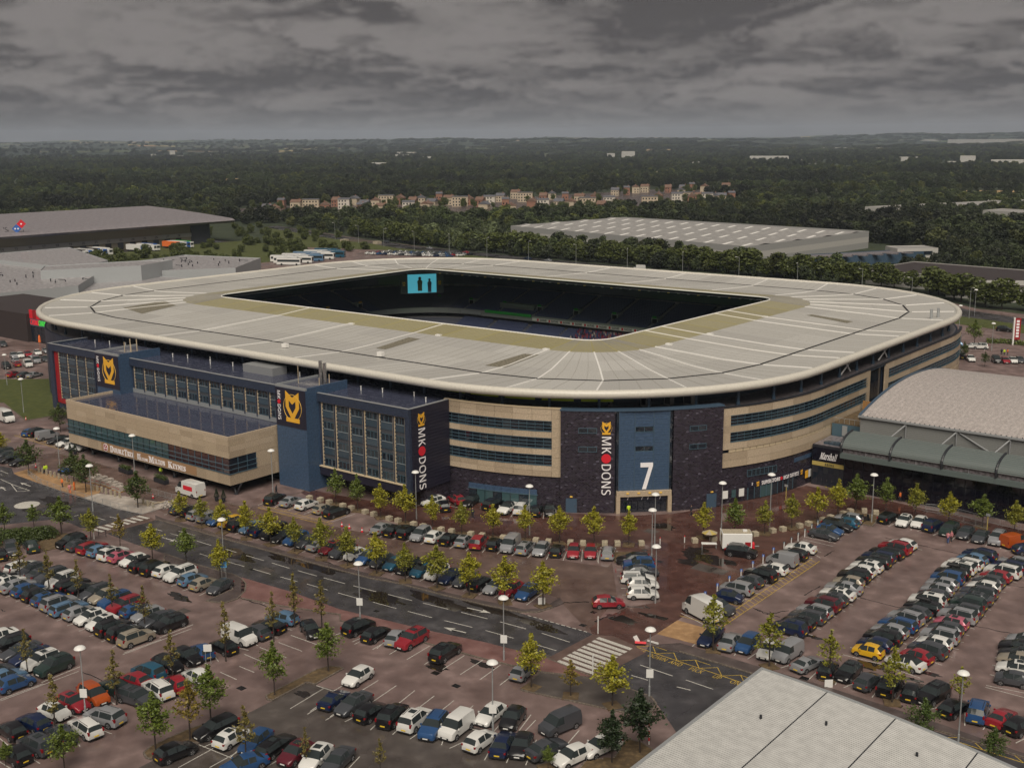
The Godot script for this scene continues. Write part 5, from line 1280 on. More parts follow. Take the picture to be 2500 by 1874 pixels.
func stair(st: Node, base: Vector3, out: Vector3, k: int) -> void:
	var side := out.cross(Vector3.UP)
	var s := Sh.new()
	for r in 20:
		var d := 16.8 * (r + 0.5) / 20
		s.boxt(Transform3D(Basis(side, Vector3.UP, -out), base + out * d + Vector3.UP * (6.0 + 5.4 * (r + 1) / 20.0 + 0.03)), Vector3(1.2, 0.12, 0.84))
	part("aisle_steps", s, M.aisle, st)
	var v := Sh.new()
	v.boxt(Transform3D(Basis(side, Vector3.UP, -out), base + out * 5.2 + Vector3.UP * 8.0), Vector3(2.2, 1.9, 2.6))
	var vo := part("vomitory", v, M.aisle, st)
	bpart_t("vomitory_opening", Transform3D(Basis(side, Vector3.UP, -out), base + out * 3.88 + Vector3.UP * 7.85), Vector3(1.5, 1.6, 0.1), "black_gap", vo)
	bpart_t("exit_sign", Transform3D(Basis(side, Vector3.UP, -out), base + out * 3.8 + Vector3.UP * 9.15), Vector3(1.3, 0.6, 0.12), "green_sign" if out.z < 0 else "amber_sign", vo)

# ---------------------------------------------------------------- hotel block
func facade_bay(h: Node, x0: float, x1: float, z: float, tops: Array, low: float, reveal := true) -> void:
	# one window bay: glazing, balcony glass and spandrel for each storey, beige reveal at the left
	if reveal:
		bpart("bay_reveal", Vector3(x0 - 0.02, low, z + 0.01), Vector3(x0 + 0.28, tops[0] + 0.1, z + 0.14), M.beige_trim, h)
		bpart("bay_head", Vector3(x0 + 0.36, tops[0], z + 0.01), Vector3(x1, tops[0] + 0.12, z + 0.18), M.beige_trim, h)
		bpart("bay_jamb", Vector3(x1 - 0.1, low, z + 0.01), Vector3(x1, tops[0], z + 0.12), M.beige_trim, h)
		bpart("downpipe", Vector3(x1 + 0.06, low - 0.4, z + 0.02), Vector3(x1 + 0.26, tops[0] + 0.1, z + 0.24), M.navy_clad, h)
	var a := x0 + 0.38
	var b := x1 - 0.12
	for k in tops.size():
		var t: float = tops[k]
		var w := put_window(h, Transform3D(Basis(), Vector3((a + b) / 2, t - 0.64, z + 0.03)), b - a, 1.26, 3, 1, ["pane", "pane_b", "pane_b", "pane_c"][rng.randi() % 4], "frame_teal", 0.07)
		if rng.randf() < 0.6:
			var cx := lerpf(a, b, rng.randf_range(0.15, 0.7))
			bpart("curtain", Vector3(cx, t - 1.18, z + 0.046), Vector3(cx + rng.randf_range(0.25, 0.5), t - 0.08, z + 0.055), M.spandrel, w)
		if t - 1.3 < low + 0.4: continue
		var bal := bpart("balcony_glass", Vector3(a, t - 2.45, z + 0.02), Vector3(b, t - 1.28, z + 0.16), M.juliet if rng.randf() < 0.5 else M.juliet_b, h)
		bpart("rail", Vector3(a, t - 1.29, z + 0.1), Vector3(b, t - 1.24, z + 0.2), M.galvanised, bal)
		if k < tops.size() - 1 or true: bpart("spandrel_panel", Vector3(a, maxf(t - 3.16, low), z + 0.01), Vector3(b, t - 2.45, z + 0.06), M.spandrel, h)
	for k in int((tops[0] - low) / 0.62):
		if reveal: bpart("reveal_bracket", Vector3(x0 + 0.3, low + 0.3 + k * 0.62, z + 0.1), Vector3(x0 + 0.48, low + 0.42 + k * 0.62, z + 0.3), M.navy_clad, h)
func build_hotel() -> void:
	var h := thing("hotel", "dark blue hotel wing with two logo towers against the stadium", "hotel")
	var z := -130.3
	# body blocks
	bpart("main_wall", Vector3(-227.8, 2.9, -139.0), Vector3(-123.6, 15.6, z), M.navy_clad, h)
	bpart("ground_floor_wall", Vector3(-226.5, 0, -139.0), Vector3(-124.9, 2.9, -133.5), M.brown_clad, h)
	bpart("attic_band", Vector3(-227.8, 15.25, z), Vector3(-206.4, 16.7, z + 0.5), M.navy_clad, h)
	bpart("attic_band", Vector3(-198.4, 15.25, z), Vector3(-152.4, 16.7, z + 0.5), M.navy_clad, h)
	bpart("attic_band", Vector3(-144.7, 15.25, z), Vector3(-123.6, 16.7, z + 0.5), M.navy_clad, h)
	bpart("roof_surface", Vector3(-227.4, 15.6, -148.0), Vector3(-124.0, 16.25, z - 0.02), M.wet_roof, h)
	for q in [[-227.8, -206.5], [-198.3, -152.5], [-144.6, -123.6]]:
		bpart("parapet_cap", Vector3(q[0], 16.7, z + 0.1), Vector3(q[1], 16.78, z + 0.55), M.galvanised, h)
	bpart("side_parapet", Vector3(-123.98, 15.6, -139.2), Vector3(-123.55, 16.7, z - 0.02), M.navy_clad, h)
	bpart("parapet_cap", Vector3(-124.0, 16.7, -139.2), Vector3(-123.5, 16.78, z + 0.06), M.galvanised, h)
	bpart("side_parapet", Vector3(-227.8, 15.6, -139.0), Vector3(-227.42, 16.7, z - 0.02), M.navy_clad, h)
	bpart("parapet_cap", Vector3(-227.85, 16.7, -139.0), Vector3(-227.4, 16.78, z + 0.06), M.galvanised, h)
	# side wall of dark boards with the club name
	for k in 26: bpart("wall_board", Vector3(-123.6, 3.0 + k * 0.525, -139.2), Vector3(-123.5, 3.47 + k * 0.525, z - 0.02), M.dark_banner, h)
	bpart("brick_base", Vector3(-124.9, 0, -139.2), Vector3(-123.9, 2.95, -133.4), M.brick_dark, h)
	club_name(h, Transform3D(Basis(Vector3(0, 0, -1), Vector3.UP, Vector3(1, 0, 0)), Vector3(-123.48, 15.75, -132.5)), 12.6, 1.5, true)
	# right wing bays, four storeys
	var xs := [-144.1, -140.7, -137.35, -133.95, -130.55, -127.25]
	for x in xs: facade_bay(h, x, x + (3.05 if x < -128 else 2.4), z, [15.1, 11.92, 8.74, 5.56], 4.2)
	bpart("storey_ledge", Vector3(-144.7, 4.0, z), Vector3(-124.6, 4.15, z + 0.55), M.beige_trim, h)
	bpart("lower_fascia", Vector3(-144.7, 2.6, z), Vector3(-124.6, 4.0, z + 0.4), M.dark_banner, h)
	bpart("end_pier", Vector3(-124.6, 2.6, z), Vector3(-123.6, 15.25, z + 0.45), M.navy_clad, h)
	# middle wing, two storeys above the box roof
	for k in 13: facade_bay(h, -197.6 + k * 3.36, -197.6 + k * 3.36 + 3.0, z, [15.16, 12.06], 10.75)
	bpart("lower_fascia", Vector3(-198.4, 9.9, z), Vector3(-152.4, 10.7, z + 0.12), M.galvanised, h)
	# left wing
	for k in 4: facade_bay(h, -224.6 + k * 3.36, -224.6 + k * 3.36 + 3.05, z, [15.35, 12.17, 8.99, 5.81], 4.2)
	bpart("end_pier", Vector3(-227.8, 2.9, z), Vector3(-226.3, 15.25, z + 0.45), M.navy_clad, h)
	bpart("red_panel", Vector3(-226.25, 4.2, z), Vector3(-224.75, 15.25, z + 0.1), M.wine_red, h)
	bpart("red_panel", Vector3(-224.75, 4.2, z + 0.01), Vector3(-219.0, 5.1, z + 0.3), M.wine_red, h)
	# towers
	for x in [[-206.35, -198.45], [-152.35, -144.8]]:
		var tw := bpart("tower", Vector3(x[0], 0, -137.0), Vector3(x[1], 17.35, -127.4), M.blue_clad, h)
		bpart("tower_roof", Vector3(x[0] + 0.3, 17.35, -136.8), Vector3(x[1] - 0.3, 17.42, -127.7), M.wet_roof, tw)
		bpart("parapet", Vector3(x[0], 17.35, -127.75), Vector3(x[1], 17.75, -127.4), M.galvanised, tw)
		bpart("parapet", Vector3(x[0], 17.35, -137.0), Vector3(x[0] + 0.3, 17.75, -127.75), M.galvanised, tw)
		bpart("parapet", Vector3(x[1] - 0.3, 17.35, -137.0), Vector3(x[1], 17.75, -127.75), M.blue_clad, tw)
		bpart("logo_banner", Vector3(x[0] + 0.02, 10.7, -127.4), Vector3(x[1] - 0.02, 17.3, -127.32), M.dark_banner, tw)
		crest(tw, Transform3D(Basis(), Vector3(x[1] - 3.25, 14.25, -127.31)), 5.3)
		club_name(tw, Transform3D(Basis(), Vector3(x[0] + 0.95, 16.75, -127.31)), 5.1, 0.72)
		for k in 12: bpart("cladding_joint", Vector3(x[1], 1.4 * k + 0.6, -137.0), Vector3(x[1] + 0.012, 1.4 * k + 0.62, -127.4), M.steel_blue, tw)
	# flues and vents on the roofs
	for q in [[-147.0, -133.0, 21.4, 0.33], [-146.1, -133.1, 21.1, 0.33], [-146.6, -132.6, 19.2, 0.25], [-150.5, -131.0, 20.5, 0.05], [-201.5, -131.0, 19.4, 0.07], [-201.0, -132.0, 20.0, 0.09], [-200.2, -131.6, 19.0, 0.07], [-199.7, -132.6, 20.0, 0.09], [-145.6, -131.3, 18.9, 0.07], [-145.4, -133.4, 19.2, 0.07]]:
		var s := Sh.new()
		s.bar(Vector3(q[0], 17.4, q[1]), Vector3(q[0], q[2], q[1]), q[3], q[3], 10)
		part("flue", s, M.steel if q[3] > 0.2 else M.beige_trim, h)
	for k in 22:
		var x := -222.0 + k * 4.5 + rng.randf_range(-1, 1)
		if (x > -207 and x < -198) or (x > -153 and x < -144): continue
		var s := Sh.new()
		s.bar(Vector3(x, 16.2, -137.0 - (k % 3)), Vector3(x, 16.95, -137.0 - (k % 3)), 0.09, 0.09, 6)
		s.bar(Vector3(x, 16.95, -137.0 - (k % 3)), Vector3(x, 17.05, -137.0 - (k % 3)), 0.14, 0.14, 6)
		part("roof_vent", s, M.white_metal, h)
	bpart("plant_screen", Vector3(-171.5, 16.25, -139.4), Vector3(-163.2, 17.7, -136.0), M.grey_metal, h)
	for k in 4:
		var x := -169.5 + k * 3.6
		var b := bpart("plant_unit", Vector3(x, 16.25, -143.6), Vector3(x + 1.7, 18.4 - 0.2 * k, -142.0), M.spandrel, h)
		bpart("unit_grille", Vector3(x + 0.25, 16.7, -142.0), Vector3(x + 1.45, 17.9 - 0.2 * k, -141.95), M.black_gap, b)
	# cantilevered restaurant box on splayed legs
	var bx := thing("restaurant_box", "beige panelled box with ribbon window carried on splayed legs", "hotel extension")
	var X0 := -201.2
	var X1 := -152.9
	var ZF := -117.35
	var ZB := -130.2
	bpart("inner_body", Vector3(X0 + 0.2, 2.05, ZB), Vector3(X1 - 0.2, 9.7, ZF - 0.25), M.navy_clad, bx)
	bpart("soffit", Vector3(X0 + 0.05, 1.95, ZB), Vector3(X1 - 0.05, 2.05, ZF - 0.05), M.dark_metal, bx)
	bpart("roof_surface", Vector3(X0 + 0.3, 9.7, ZB), Vector3(X1 - 0.3, 9.85, ZF - 0.3), M.wet_roof, bx)
	bpart("parapet", Vector3(X0, 9.7, ZF - 0.3), Vector3(X1, 10.3, ZF + 0.02), M.beige_c, bx)
	bpart("parapet", Vector3(X1 - 0.3, 9.7, ZB + 0.02), Vector3(X1 + 0.02, 10.3, ZF - 0.3), M.beige_c, bx)
	bpart("parapet", Vector3(X0 - 0.02, 9.7, ZB + 2.9), Vector3(X0 + 0.3, 10.3, ZF - 0.3), M.beige_c, bx)
	for k in 17: bpart("roof_seam", Vector3(X0 + 0.4, 9.85, ZB + 0.5 + k * 0.74), Vector3(X1 - 0.4, 9.875, ZB + 0.54 + k * 0.74), M.wet_roof, bx)
	var keys := ["beige", "beige_b", "beige_c", "beige"]
	for row in [[2.0, 3.93], [6.62, 7.68], [7.68, 8.72], [8.72, 9.7]]:
		for k in 15:
			var a := lerpf(X0, X1, k / 15.0)
			var b := lerpf(X0, X1, (k + 1) / 15.0)
			if row[0] < 3 and k == 12: keys = ["gold_b"]
			bpart("cladding_panel", Vector3(a + 0.015, row[0] + 0.012, ZF - 0.25), Vector3(b - 0.015, row[1] - 0.012, ZF), M.beige_b if keys.size() == 1 else M[keys[rng.randi() % 4]], bx)
			keys = ["beige", "beige_b", "beige_c", "beige"]
		for k in 4:
			bpart("cladding_panel", Vector3(X1 - 0.2, row[0] + 0.012, lerpf(ZB, ZF - 0.26, k / 4.0) + 0.015), Vector3(X1, row[1] - 0.012, lerpf(ZB, ZF - 0.26, (k + 1) / 4.0) - 0.015), M[keys[rng.randi() % 4]], bx)
	bpart("cladding_panel", Vector3(X1 - 0.2, 3.94, ZB), Vector3(X1, 6.6, -123.1), M.beige, bx)
	bpart("cladding_panel", Vector3(X0, 2.0, ZB + 3.0), Vector3(X0 + 0.2, 9.7, ZF - 0.26), M.beige, bx)
	for k in 26:
		var a := lerpf(X0, X1, k / 26.0)
		var b := lerpf(X0, X1, (k + 1) / 26.0)
		bpart("window_pane", Vector3(a + 0.06, 4.0, ZF - 0.16), Vector3(b - 0.06, 6.55, ZF - 0.1), M.teal_pane if k < 17 else M.wine_pane, bx)
		bpart("window_mullion", Vector3(a - 0.06, 3.94, ZF - 0.2), Vector3(a + 0.06, 6.6, ZF - 0.04), M.dark_metal if k < 18 else M.frame_teal, bx)
	for k in 3:
		bpart("window_pane", Vector3(X1 - 0.14, 4.0, -123.1 + k * 1.93 + 0.05), Vector3(X1 - 0.1, 6.55, -123.1 + (k + 1) * 1.93 - 0.05), M.pane, bx)
		bpart("window_mullion", Vector3(X1 - 0.16, 3.94, -123.1 + k * 1.93 - 0.05), Vector3(X1 - 0.05, 6.6, -123.1 + k * 1.93 + 0.05), M.frame_teal, bx)
	for y in [4.75, 5.55]:
		bpart("sun_louvre", Vector3(X0, y, ZF + 0.25), Vector3(X1 + 0.3, y + 0.07, ZF + 0.4), M.frame_teal, bx)
		bpart("sun_louvre", Vector3(X1 + 0.2, y, -123.1), Vector3(X1 + 0.3, y + 0.07, ZF + 0.25), M.frame_teal, bx)
	bpart("window_sill", Vector3(X0, 3.88, ZF - 0.2), Vector3(X1 + 0.1, 3.97, ZF + 0.1), M.frame_teal, bx)
	bpart("window_sill", Vector3(X1 - 0.1, 3.88, -123.1), Vector3(X1 + 0.1, 3.97, ZF - 0.2), M.frame_teal, bx)
	# name on the lower panels
	mat("sign_brown", lin(0.33, 0.2, 0.11), 0.5)
	bpart("sign_board", Vector3(-190.3, 2.2, ZF), Vector3(-161.9, 3.7, ZF + 0.05), M.sign_brown, bx)
	var tx := func(s: String, x0: float, x1: float, y: float, hh: float) -> void:
		text_part("sign_letter", s, hh, M.white_letter, bx, Transform3D(Basis(), Vector3((x0 + x1) / 2, y, ZF + 0.09)), x1 - x0, "Droid Serif", true)
	tx.call("D", -187.4, -186.35, 2.86, 1.15)
	tx.call("OUBLE", -186.2, -183.1, 2.8, 0.85)
	tx.call("T", -182.95, -182.1, 2.86, 1.15)
	tx.call("REE", -182.0, -180.0, 2.8, 0.85)
	tx.call("BY", -179.0, -177.9, 3.12, 0.5)
	tx.call("HILTON", -179.0, -175.8, 2.55, 0.5)
	tx.call("M", -175.5, -173.9, 2.86, 1.15)
	tx.call("ILTON", -173.75, -170.7, 2.8, 0.85)
	tx.call("K", -169.9, -168.6, 2.86, 1.15)
	tx.call("EYNES", -168.45, -164.8, 2.8, 0.85)
	var s := Sh.new()
	s.bar(Vector3(-188.9, 2.9, ZF + 0.05), Vector3(-188.9, 2.9, ZF + 0.1), 0.72, 0.72, 20)
	var em := part("sign_emblem", s, M.white_letter, bx)
	s = Sh.new()
	s.bar(Vector3(-188.9, 2.9, ZF + 0.1), Vector3(-188.9, 2.9, ZF + 0.12), 0.6, 0.6, 20)
	part("emblem_field", s, M.wine_red, em)
	for k in 3:
		s = Sh.new()
		var q := Vector3(-188.9 + 0.28 * sin(k * 2.1), 2.9 + 0.28 * cos(k * 2.1), ZF + 0.12)
		s.bar(q, q + Vector3(0, 0, 0.02), 0.17, 0.17, 10)
		part("emblem_leaf", s, M.white_letter, em)
	for x in [-196.0, -187.5, -179.0, -170.5, -162.0, -153.6]:
		for dx in [-1.1, 1.1]:
			s = Sh.new()
			s.bar(Vector3(x, 0.1, -119.0), Vector3(x + dx, 2.0, -118.4 - absf(dx) * 0.8), 0.17, 0.17, 8)
			part("leg", s, M.dark_metal, bx)
		s = Sh.new()
		s.bar(Vector3(x, 0.1, -119.0), Vector3(x, 0.35, -119.0), 0.4, 0.3, 8)
		part("leg_foot", s, M.dark_metal, bx)
	bpart("lobby_glass", Vector3(-200.0, 0.1, -129.4), Vector3(-153.5, 1.96, -129.2), M.pane, bx)

# ---------------------------------------------------------------- arena at the right
func arch(z: float) -> float:
	return 12.0 + 3.1 * (1.0 - pow((z + 211.0) / 24.0, 2.0))
func build_arena() -> void:
	var a := thing("arena", "low arena hall with ribbed barrel roof and rounded green-grey canopy", "arena")
	var X0 := -73.2
	var X1 := -14.0
	# ribbed roof in sheets, each a corrugated strip running over the arch
	var n := 37
	for k in n:
		var xa := X0 + (X1 - X0) * k / n
		var xb := X0 + (X1 - X0) * (k + 1) / n
		var key := "sheet"
		if not mesh_cache.has(key):
			var s := Sh.new()
			var w := xb - xa
			var prof := [[0.0, 0.0], [0.16, 0.0], [0.22, 0.16], [0.28, 0.16], [0.34, 0.0], [0.66, 0.0], [0.72, 0.16], [0.78, 0.16], [0.84, 0.0], [1.0, 0.0]]
			for j in 14:
				var z0 := lerpf(-187.0, -235.0, j / 14.0)
				var z1 := lerpf(-187.0, -235.0, (j + 1) / 14.0)
				for i in prof.size() - 1:
					s.face(Vector3(prof[i][0] * w, arch(z0) + prof[i][1], z0), Vector3(prof[i + 1][0] * w, arch(z0) + prof[i + 1][1], z0), Vector3(prof[i + 1][0] * w, arch(z1) + prof[i + 1][1], z1), Vector3(prof[i][0] * w, arch(z1) + prof[i][1], z1), Vector3(w / 2, -500, -211))
			mesh_cache[key] = s.mesh(M.silver_roof)
		var o := put("roof_sheet", mesh_cache[key], a)
		o.position = Vector3(xa, 0, 0)
	var s := Sh.new()
	for j in 14:
		var z0 := lerpf(-187.0, -235.0, j / 14.0)
		var z1 := lerpf(-187.0, -235.0, (j + 1) / 14.0)
		s.hexa([Vector3(X0 - 0.35, arch(z0) - 0.6, z0), Vector3(X0 + 0.05, arch(z0) - 0.6, z0), Vector3(X0 + 0.05, arch(z1) - 0.6, z1), Vector3(X0 - 0.35, arch(z1) - 0.6, z1), Vector3(X0 - 0.35, arch(z0) + 0.22, z0), Vector3(X0 + 0.05, arch(z0) + 0.22, z0), Vector3(X0 + 0.05, arch(z1) + 0.22, z1), Vector3(X0 - 0.35, arch(z1) + 0.22, z1)])
	part("verge_trim", s, M.steel_blue, a)
	s = Sh.new()
	for j in 14:
		var z0 := lerpf(-187.2, -235.0, j / 14.0)
		var z1 := lerpf(-187.2, -235.0, (j + 1) / 14.0)
		s.face(Vector3(X0, 0, z0), Vector3(X0, 0, z1), Vector3(X0, arch(z1) - 0.1, z1), Vector3(X0, arch(z0) - 0.1, z0), Vector3(0, 5, -211))
	part("gable_wall", s, M.arena_canopy, a)
	bpart("rear_wall", Vector3(X0, 0, -235.4), Vector3(X1, 11.9, -235.0), M.arena_clad, a)
	# front wall of grey boards
	bpart("front_wall", Vector3(X0, 0, -187.4), Vector3(X1, 11.9, -187.0), M.arena_clad, a)
	for k in 9: bpart("wall_board_joint", Vector3(X0, 9.2 + k * 0.31, -187.0), Vector3(X1, 9.23 + k * 0.31, -186.97), M.grey_metal, a)
	bpart("eave_gutter", Vector3(X0 - 0.3, 11.75, -186.95), Vector3(X1, 12.05, -186.5), M.galvanised, a)
	# canopy in bays with dark ribs between
	var bay := 8.23
	for k in 7:
		var xa := X0 - 0.4 + k * bay
		var xb := xa + bay
		s = Sh.new()
		for j in 8:
			var t0 := PI / 2 * j / 8
			var t1 := PI / 2 * (j + 1) / 8
			var p0 := Vector2(-184.6 + 4.6 * cos(t0), 7.85 + 2.0 * sin(t0))
			var p1 := Vector2(-184.6 + 4.6 * cos(t1), 7.85 + 2.0 * sin(t1))
			s.face(Vector3(xa + 0.3, p0.y, p0.x), Vector3(xb - 0.05, p0.y, p0.x), Vector3(xb - 0.05, p1.y, p1.x), Vector3(xa + 0.3, p1.y, p1.x), Vector3(xa + 4, 6, -186))
		s.smooth(60)
		part("canopy_shell", s, M.arena_canopy, a)
		var rb := Sh.new()
		for j in 8:
			var t0 := PI / 2 * j / 8
			var t1 := PI / 2 * (j + 1) / 8
			rb.bar(Vector3(xa + 0.1, 7.85 + 2.06 * sin(t0), -184.6 + 4.66 * cos(t0)), Vector3(xa + 0.1, 7.85 + 2.06 * sin(t1), -184.6 + 4.66 * cos(t1)), 0.2, 0.2, 6)
		rb.bar(Vector3(xa + 0.1, 7.0, -179.95), Vector3(xa + 0.1, 7.9, -179.95), 0.16, 0.16, 6)
		part("canopy_rib", rb, M.dark_metal, a)
		for j in 11:
			var t0 := PI / 2 * j / 11
			var lb := Sh.new()
			lb.bar(Vector3(xa + 0.35, 7.87 + 2.0 * sin(t0), -184.58 + 4.6 * cos(t0)), Vector3(xb - 0.1, 7.87 + 2.0 * sin(t0), -184.58 + 4.6 * cos(t0)), 0.025, 0.025, 4, false)
			part("canopy_seam", lb, M.arena_clad, a)
		var st := Sh.new()
		st.bar(Vector3(xb, 11.6, -186.8), Vector3(xb - 1.6, 9.7, -184.8), 0.13, 0.13, 6)
		st.bar(Vector3(xb, 9.0, -186.8), Vector3(xb, 11.9, -186.8), 0.13, 0.13, 6)
		part("tie_strut", st, M.grey_metal, a)
		bpart("louvre", Vector3(xa + 0.3, 6.95, -180.6), Vector3(xb - 0.05, 7.85, -180.5), M.deck, a)
		bpart("louvre_post", Vector3(xa + bay / 2, 6.95, -180.5), Vector3(xa + bay / 2 + 0.08, 7.85, -180.4), M.galvanised, a)
		bpart("canopy_fascia", Vector3(xa, 6.1, -184.0), Vector3(xb - 0.02, 6.95, -179.9), M.arena_canopy, a)
		for j in 5:
			for r in 3:
				bpart("glass_panel", Vector3(xa + j * bay / 5 + 0.06, 0.15 + r * 2.0, -182.1), Vector3(xa + (j + 1) * bay / 5 - 0.06, 2.05 + r * 2.0, -182.0), M.arena_glass, a)
	s = Sh.new()
	s.bar(Vector3(-56.7, 11.5, -186.8), Vector3(-51.5, 9.0, -186.6), 0.13, 0.13, 6)
	part("tie_strut", s, M.grey_metal, a)
	bpart("glass_frame", Vector3(X0 - 0.4, 0, -182.4), Vector3(X1, 6.1, -182.15), M.dark_metal, a)
	# entrance block with its sign
	var e := thing("arena_entrance", "dark entrance block with script name over a gold band", "entrance")
	bpart("block_wall", Vector3(-79.6, 0, -190.0), Vector3(-73.8, 7.0, -182.6), M.dark_metal, e)
	bpart("block_roof", Vector3(-79.4, 7.0, -189.8), Vector3(-74.0, 7.08, -182.8), M.deck, e)
	bpart("gold_fascia", Vector3(-79.5, 3.45, -182.6), Vector3(-73.9, 4.15, -182.5), M.gold_band, e)
	bpart("sign_board", Vector3(-79.5, 4.2, -182.6), Vector3(-73.9, 6.6, -182.52), M.arena_glass, e)
	var script := text_part("script_sign", "Marshall", 1.15, M.white_letter, e, Transform3D(Basis(), Vector3(-76.6, 5.2, -182.45)), 2.9, "Droid Serif", true)
	script.transform = Transform3D(Basis(Vector3(1, 0, 0), Vector3(0.28, 1, 0), Vector3(0, 0, 1)), script.position) * Transform3D(Basis().scaled(script.scale), Vector3.ZERO)
	text_part("band_sign", "A R E N A", 0.4, M.dark_metal, e, Transform3D(Basis(), Vector3(-76.4, 3.8, -182.46)), 1.6, "Droid Sans", true)
	for k in 6:
		var d := bpart("entrance_door", Vector3(-79.3 + k * 0.92, 0.05, -182.6), Vector3(-79.3 + k * 0.92 + 0.86, 3.3 if k % 2 else 2.2, -182.5), M.pane, e)
		bpart("handle", Vector3(-78.6 + k * 0.92, 0.9, -182.5), Vector3(-78.55 + k * 0.92, 1.3, -182.44), M.steel, d)
	for k in 4: bpart("blue_crate", Vector3(-78.0 + k * 0.95, 7.08, -184.6), Vector3(-77.15 + k * 0.95, 7.5, -183.4), M.juliet, e)
	# link building between the stadium wall and the arena roof
	var l := thing("link_building", "low dark link building with terrace between stadium and arena", "building")
	bpart("wall", Vector3(-79.5, 0, -232.0), Vector3(-73.6, 9.2, -190.2), M.frame_teal, l)
	bpart("terrace", Vector3(-79.4, 9.2, -231.9), Vector3(-73.7, 9.3, -190.3), M.mulch, l)
	bpart("door", Vector3(-77.6, 7.2, -190.2), Vector3(-76.7, 9.0, -190.1), M.galvanised, l)
	for k in 7:
		s = Sh.new()
		s.bar(Vector3(-79.3 + k * 0.93, 9.3, -190.5), Vector3(-79.3 + k * 0.93, 10.2, -190.5), 0.03, 0.03, 5)
		part("railing_post", s, M.galvanised, l)
	s = Sh.new()
	s.bar(Vector3(-79.3, 10.2, -190.5), Vector3(-73.7, 10.2, -190.5), 0.035, 0.035, 5)
	part("railing", s, M.galvanised, l)
	for k in 12: bpart("fence_board", Vector3(-79.2 + k * 0.46, 9.3, -203.1), Vector3(-78.8 + k * 0.46, 10.9, -203.0), M.wood_fence, l)

# ---------------------------------------------------------------- shed roof at the lower right
func shed_y(x: float) -> float:
	var t := (x + 46.1) / 23.0
	return 8.0 - 0.8 * t - 1.4 * t * t
func build_shed() -> void:
	var o := thing("retail_shed", "large light grey ribbed roof of a shed in the lower corner", "shed")
	var z0 := -96.6
	var z1 := -30.0
	var xs := [-46.1, -39.5, -33.0, -25.8, -19.0, -12.0, -5.0]
	for k in xs.size() - 1:
		var s := Sh.new()
		var dz := 0.3
		var cnt := int((z1 - z0) / dz)
		for j in cnt:
			var za := z0 + j * dz
			for seg in 3:
				var xa := lerpf(xs[k], xs[k + 1] - 0.12, seg / 3.0)
				var xb := lerpf(xs[k], xs[k + 1] - 0.12, (seg + 1) / 3.0)
				for q in [[0.0, 0.0, 0.2, 0.0], [0.2, 0.0, 0.24, 0.05], [0.24, 0.05, 0.3, 0.0]]:
					s.face(Vector3(xa, shed_y(xa) + q[1], za + q[0]), Vector3(xb, shed_y(xb) + q[1], za + q[0]), Vector3(xb, shed_y(xb) + q[3], za + q[2]), Vector3(xa, shed_y(xa) + q[3], za + q[2]), Vector3(xa, -500, za))
		part("roof_sheet", s, M.shed_roof, o)
		var j2 := Sh.new()
		j2.box(Vector3(xs[k + 1] - 0.16, shed_y(xs[k + 1]) - 0.15, z0), Vector3(xs[k + 1], shed_y(xs[k + 1]) - 0.02, z1))
		part("roof_joint", j2, M.dark_metal, o)
	var t := Sh.new()
	for k in xs.size() - 1:
		for seg in 3:
			var xa := lerpf(xs[k], xs[k + 1], seg / 3.0)
			var xb := lerpf(xs[k], xs[k + 1], (seg + 1) / 3.0)
			t.hexa([Vector3(xa, shed_y(xa) - 0.5, z0 - 0.3), Vector3(xb, shed_y(xb) - 0.5, z0 - 0.3), Vector3(xb, shed_y(xb) - 0.5, z0), Vector3(xa, shed_y(xa) - 0.5, z0), Vector3(xa, shed_y(xa) + 0.08, z0 - 0.3), Vector3(xb, shed_y(xb) + 0.08, z0 - 0.3), Vector3(xb, shed_y(xb) + 0.08, z0), Vector3(xa, shed_y(xa) + 0.08, z0)])
	part("gable_trim", t, M.galvanised, o)
	bpart("verge_trim", Vector3(-46.4, 7.4, z0 - 0.3), Vector3(-46.1, 8.1, z1), M.galvanised, o)
	bpart("wall", Vector3(-46.0, 0, z0 + 0.1), Vector3(-5.0, 5.4, z1), M.arena_clad, o)
	for q in [[-42.0, -88.0], [-37.2, -91.0], [-29.5, -92.0]]:
		var s := Sh.new()
		s.bar(Vector3(q[0], shed_y(q[0]), q[1]), Vector3(q[0], shed_y(q[0]) + 0.35, q[1]), 0.12, 0.12, 8)
		part("roof_vent", s, M.dark_metal, o)

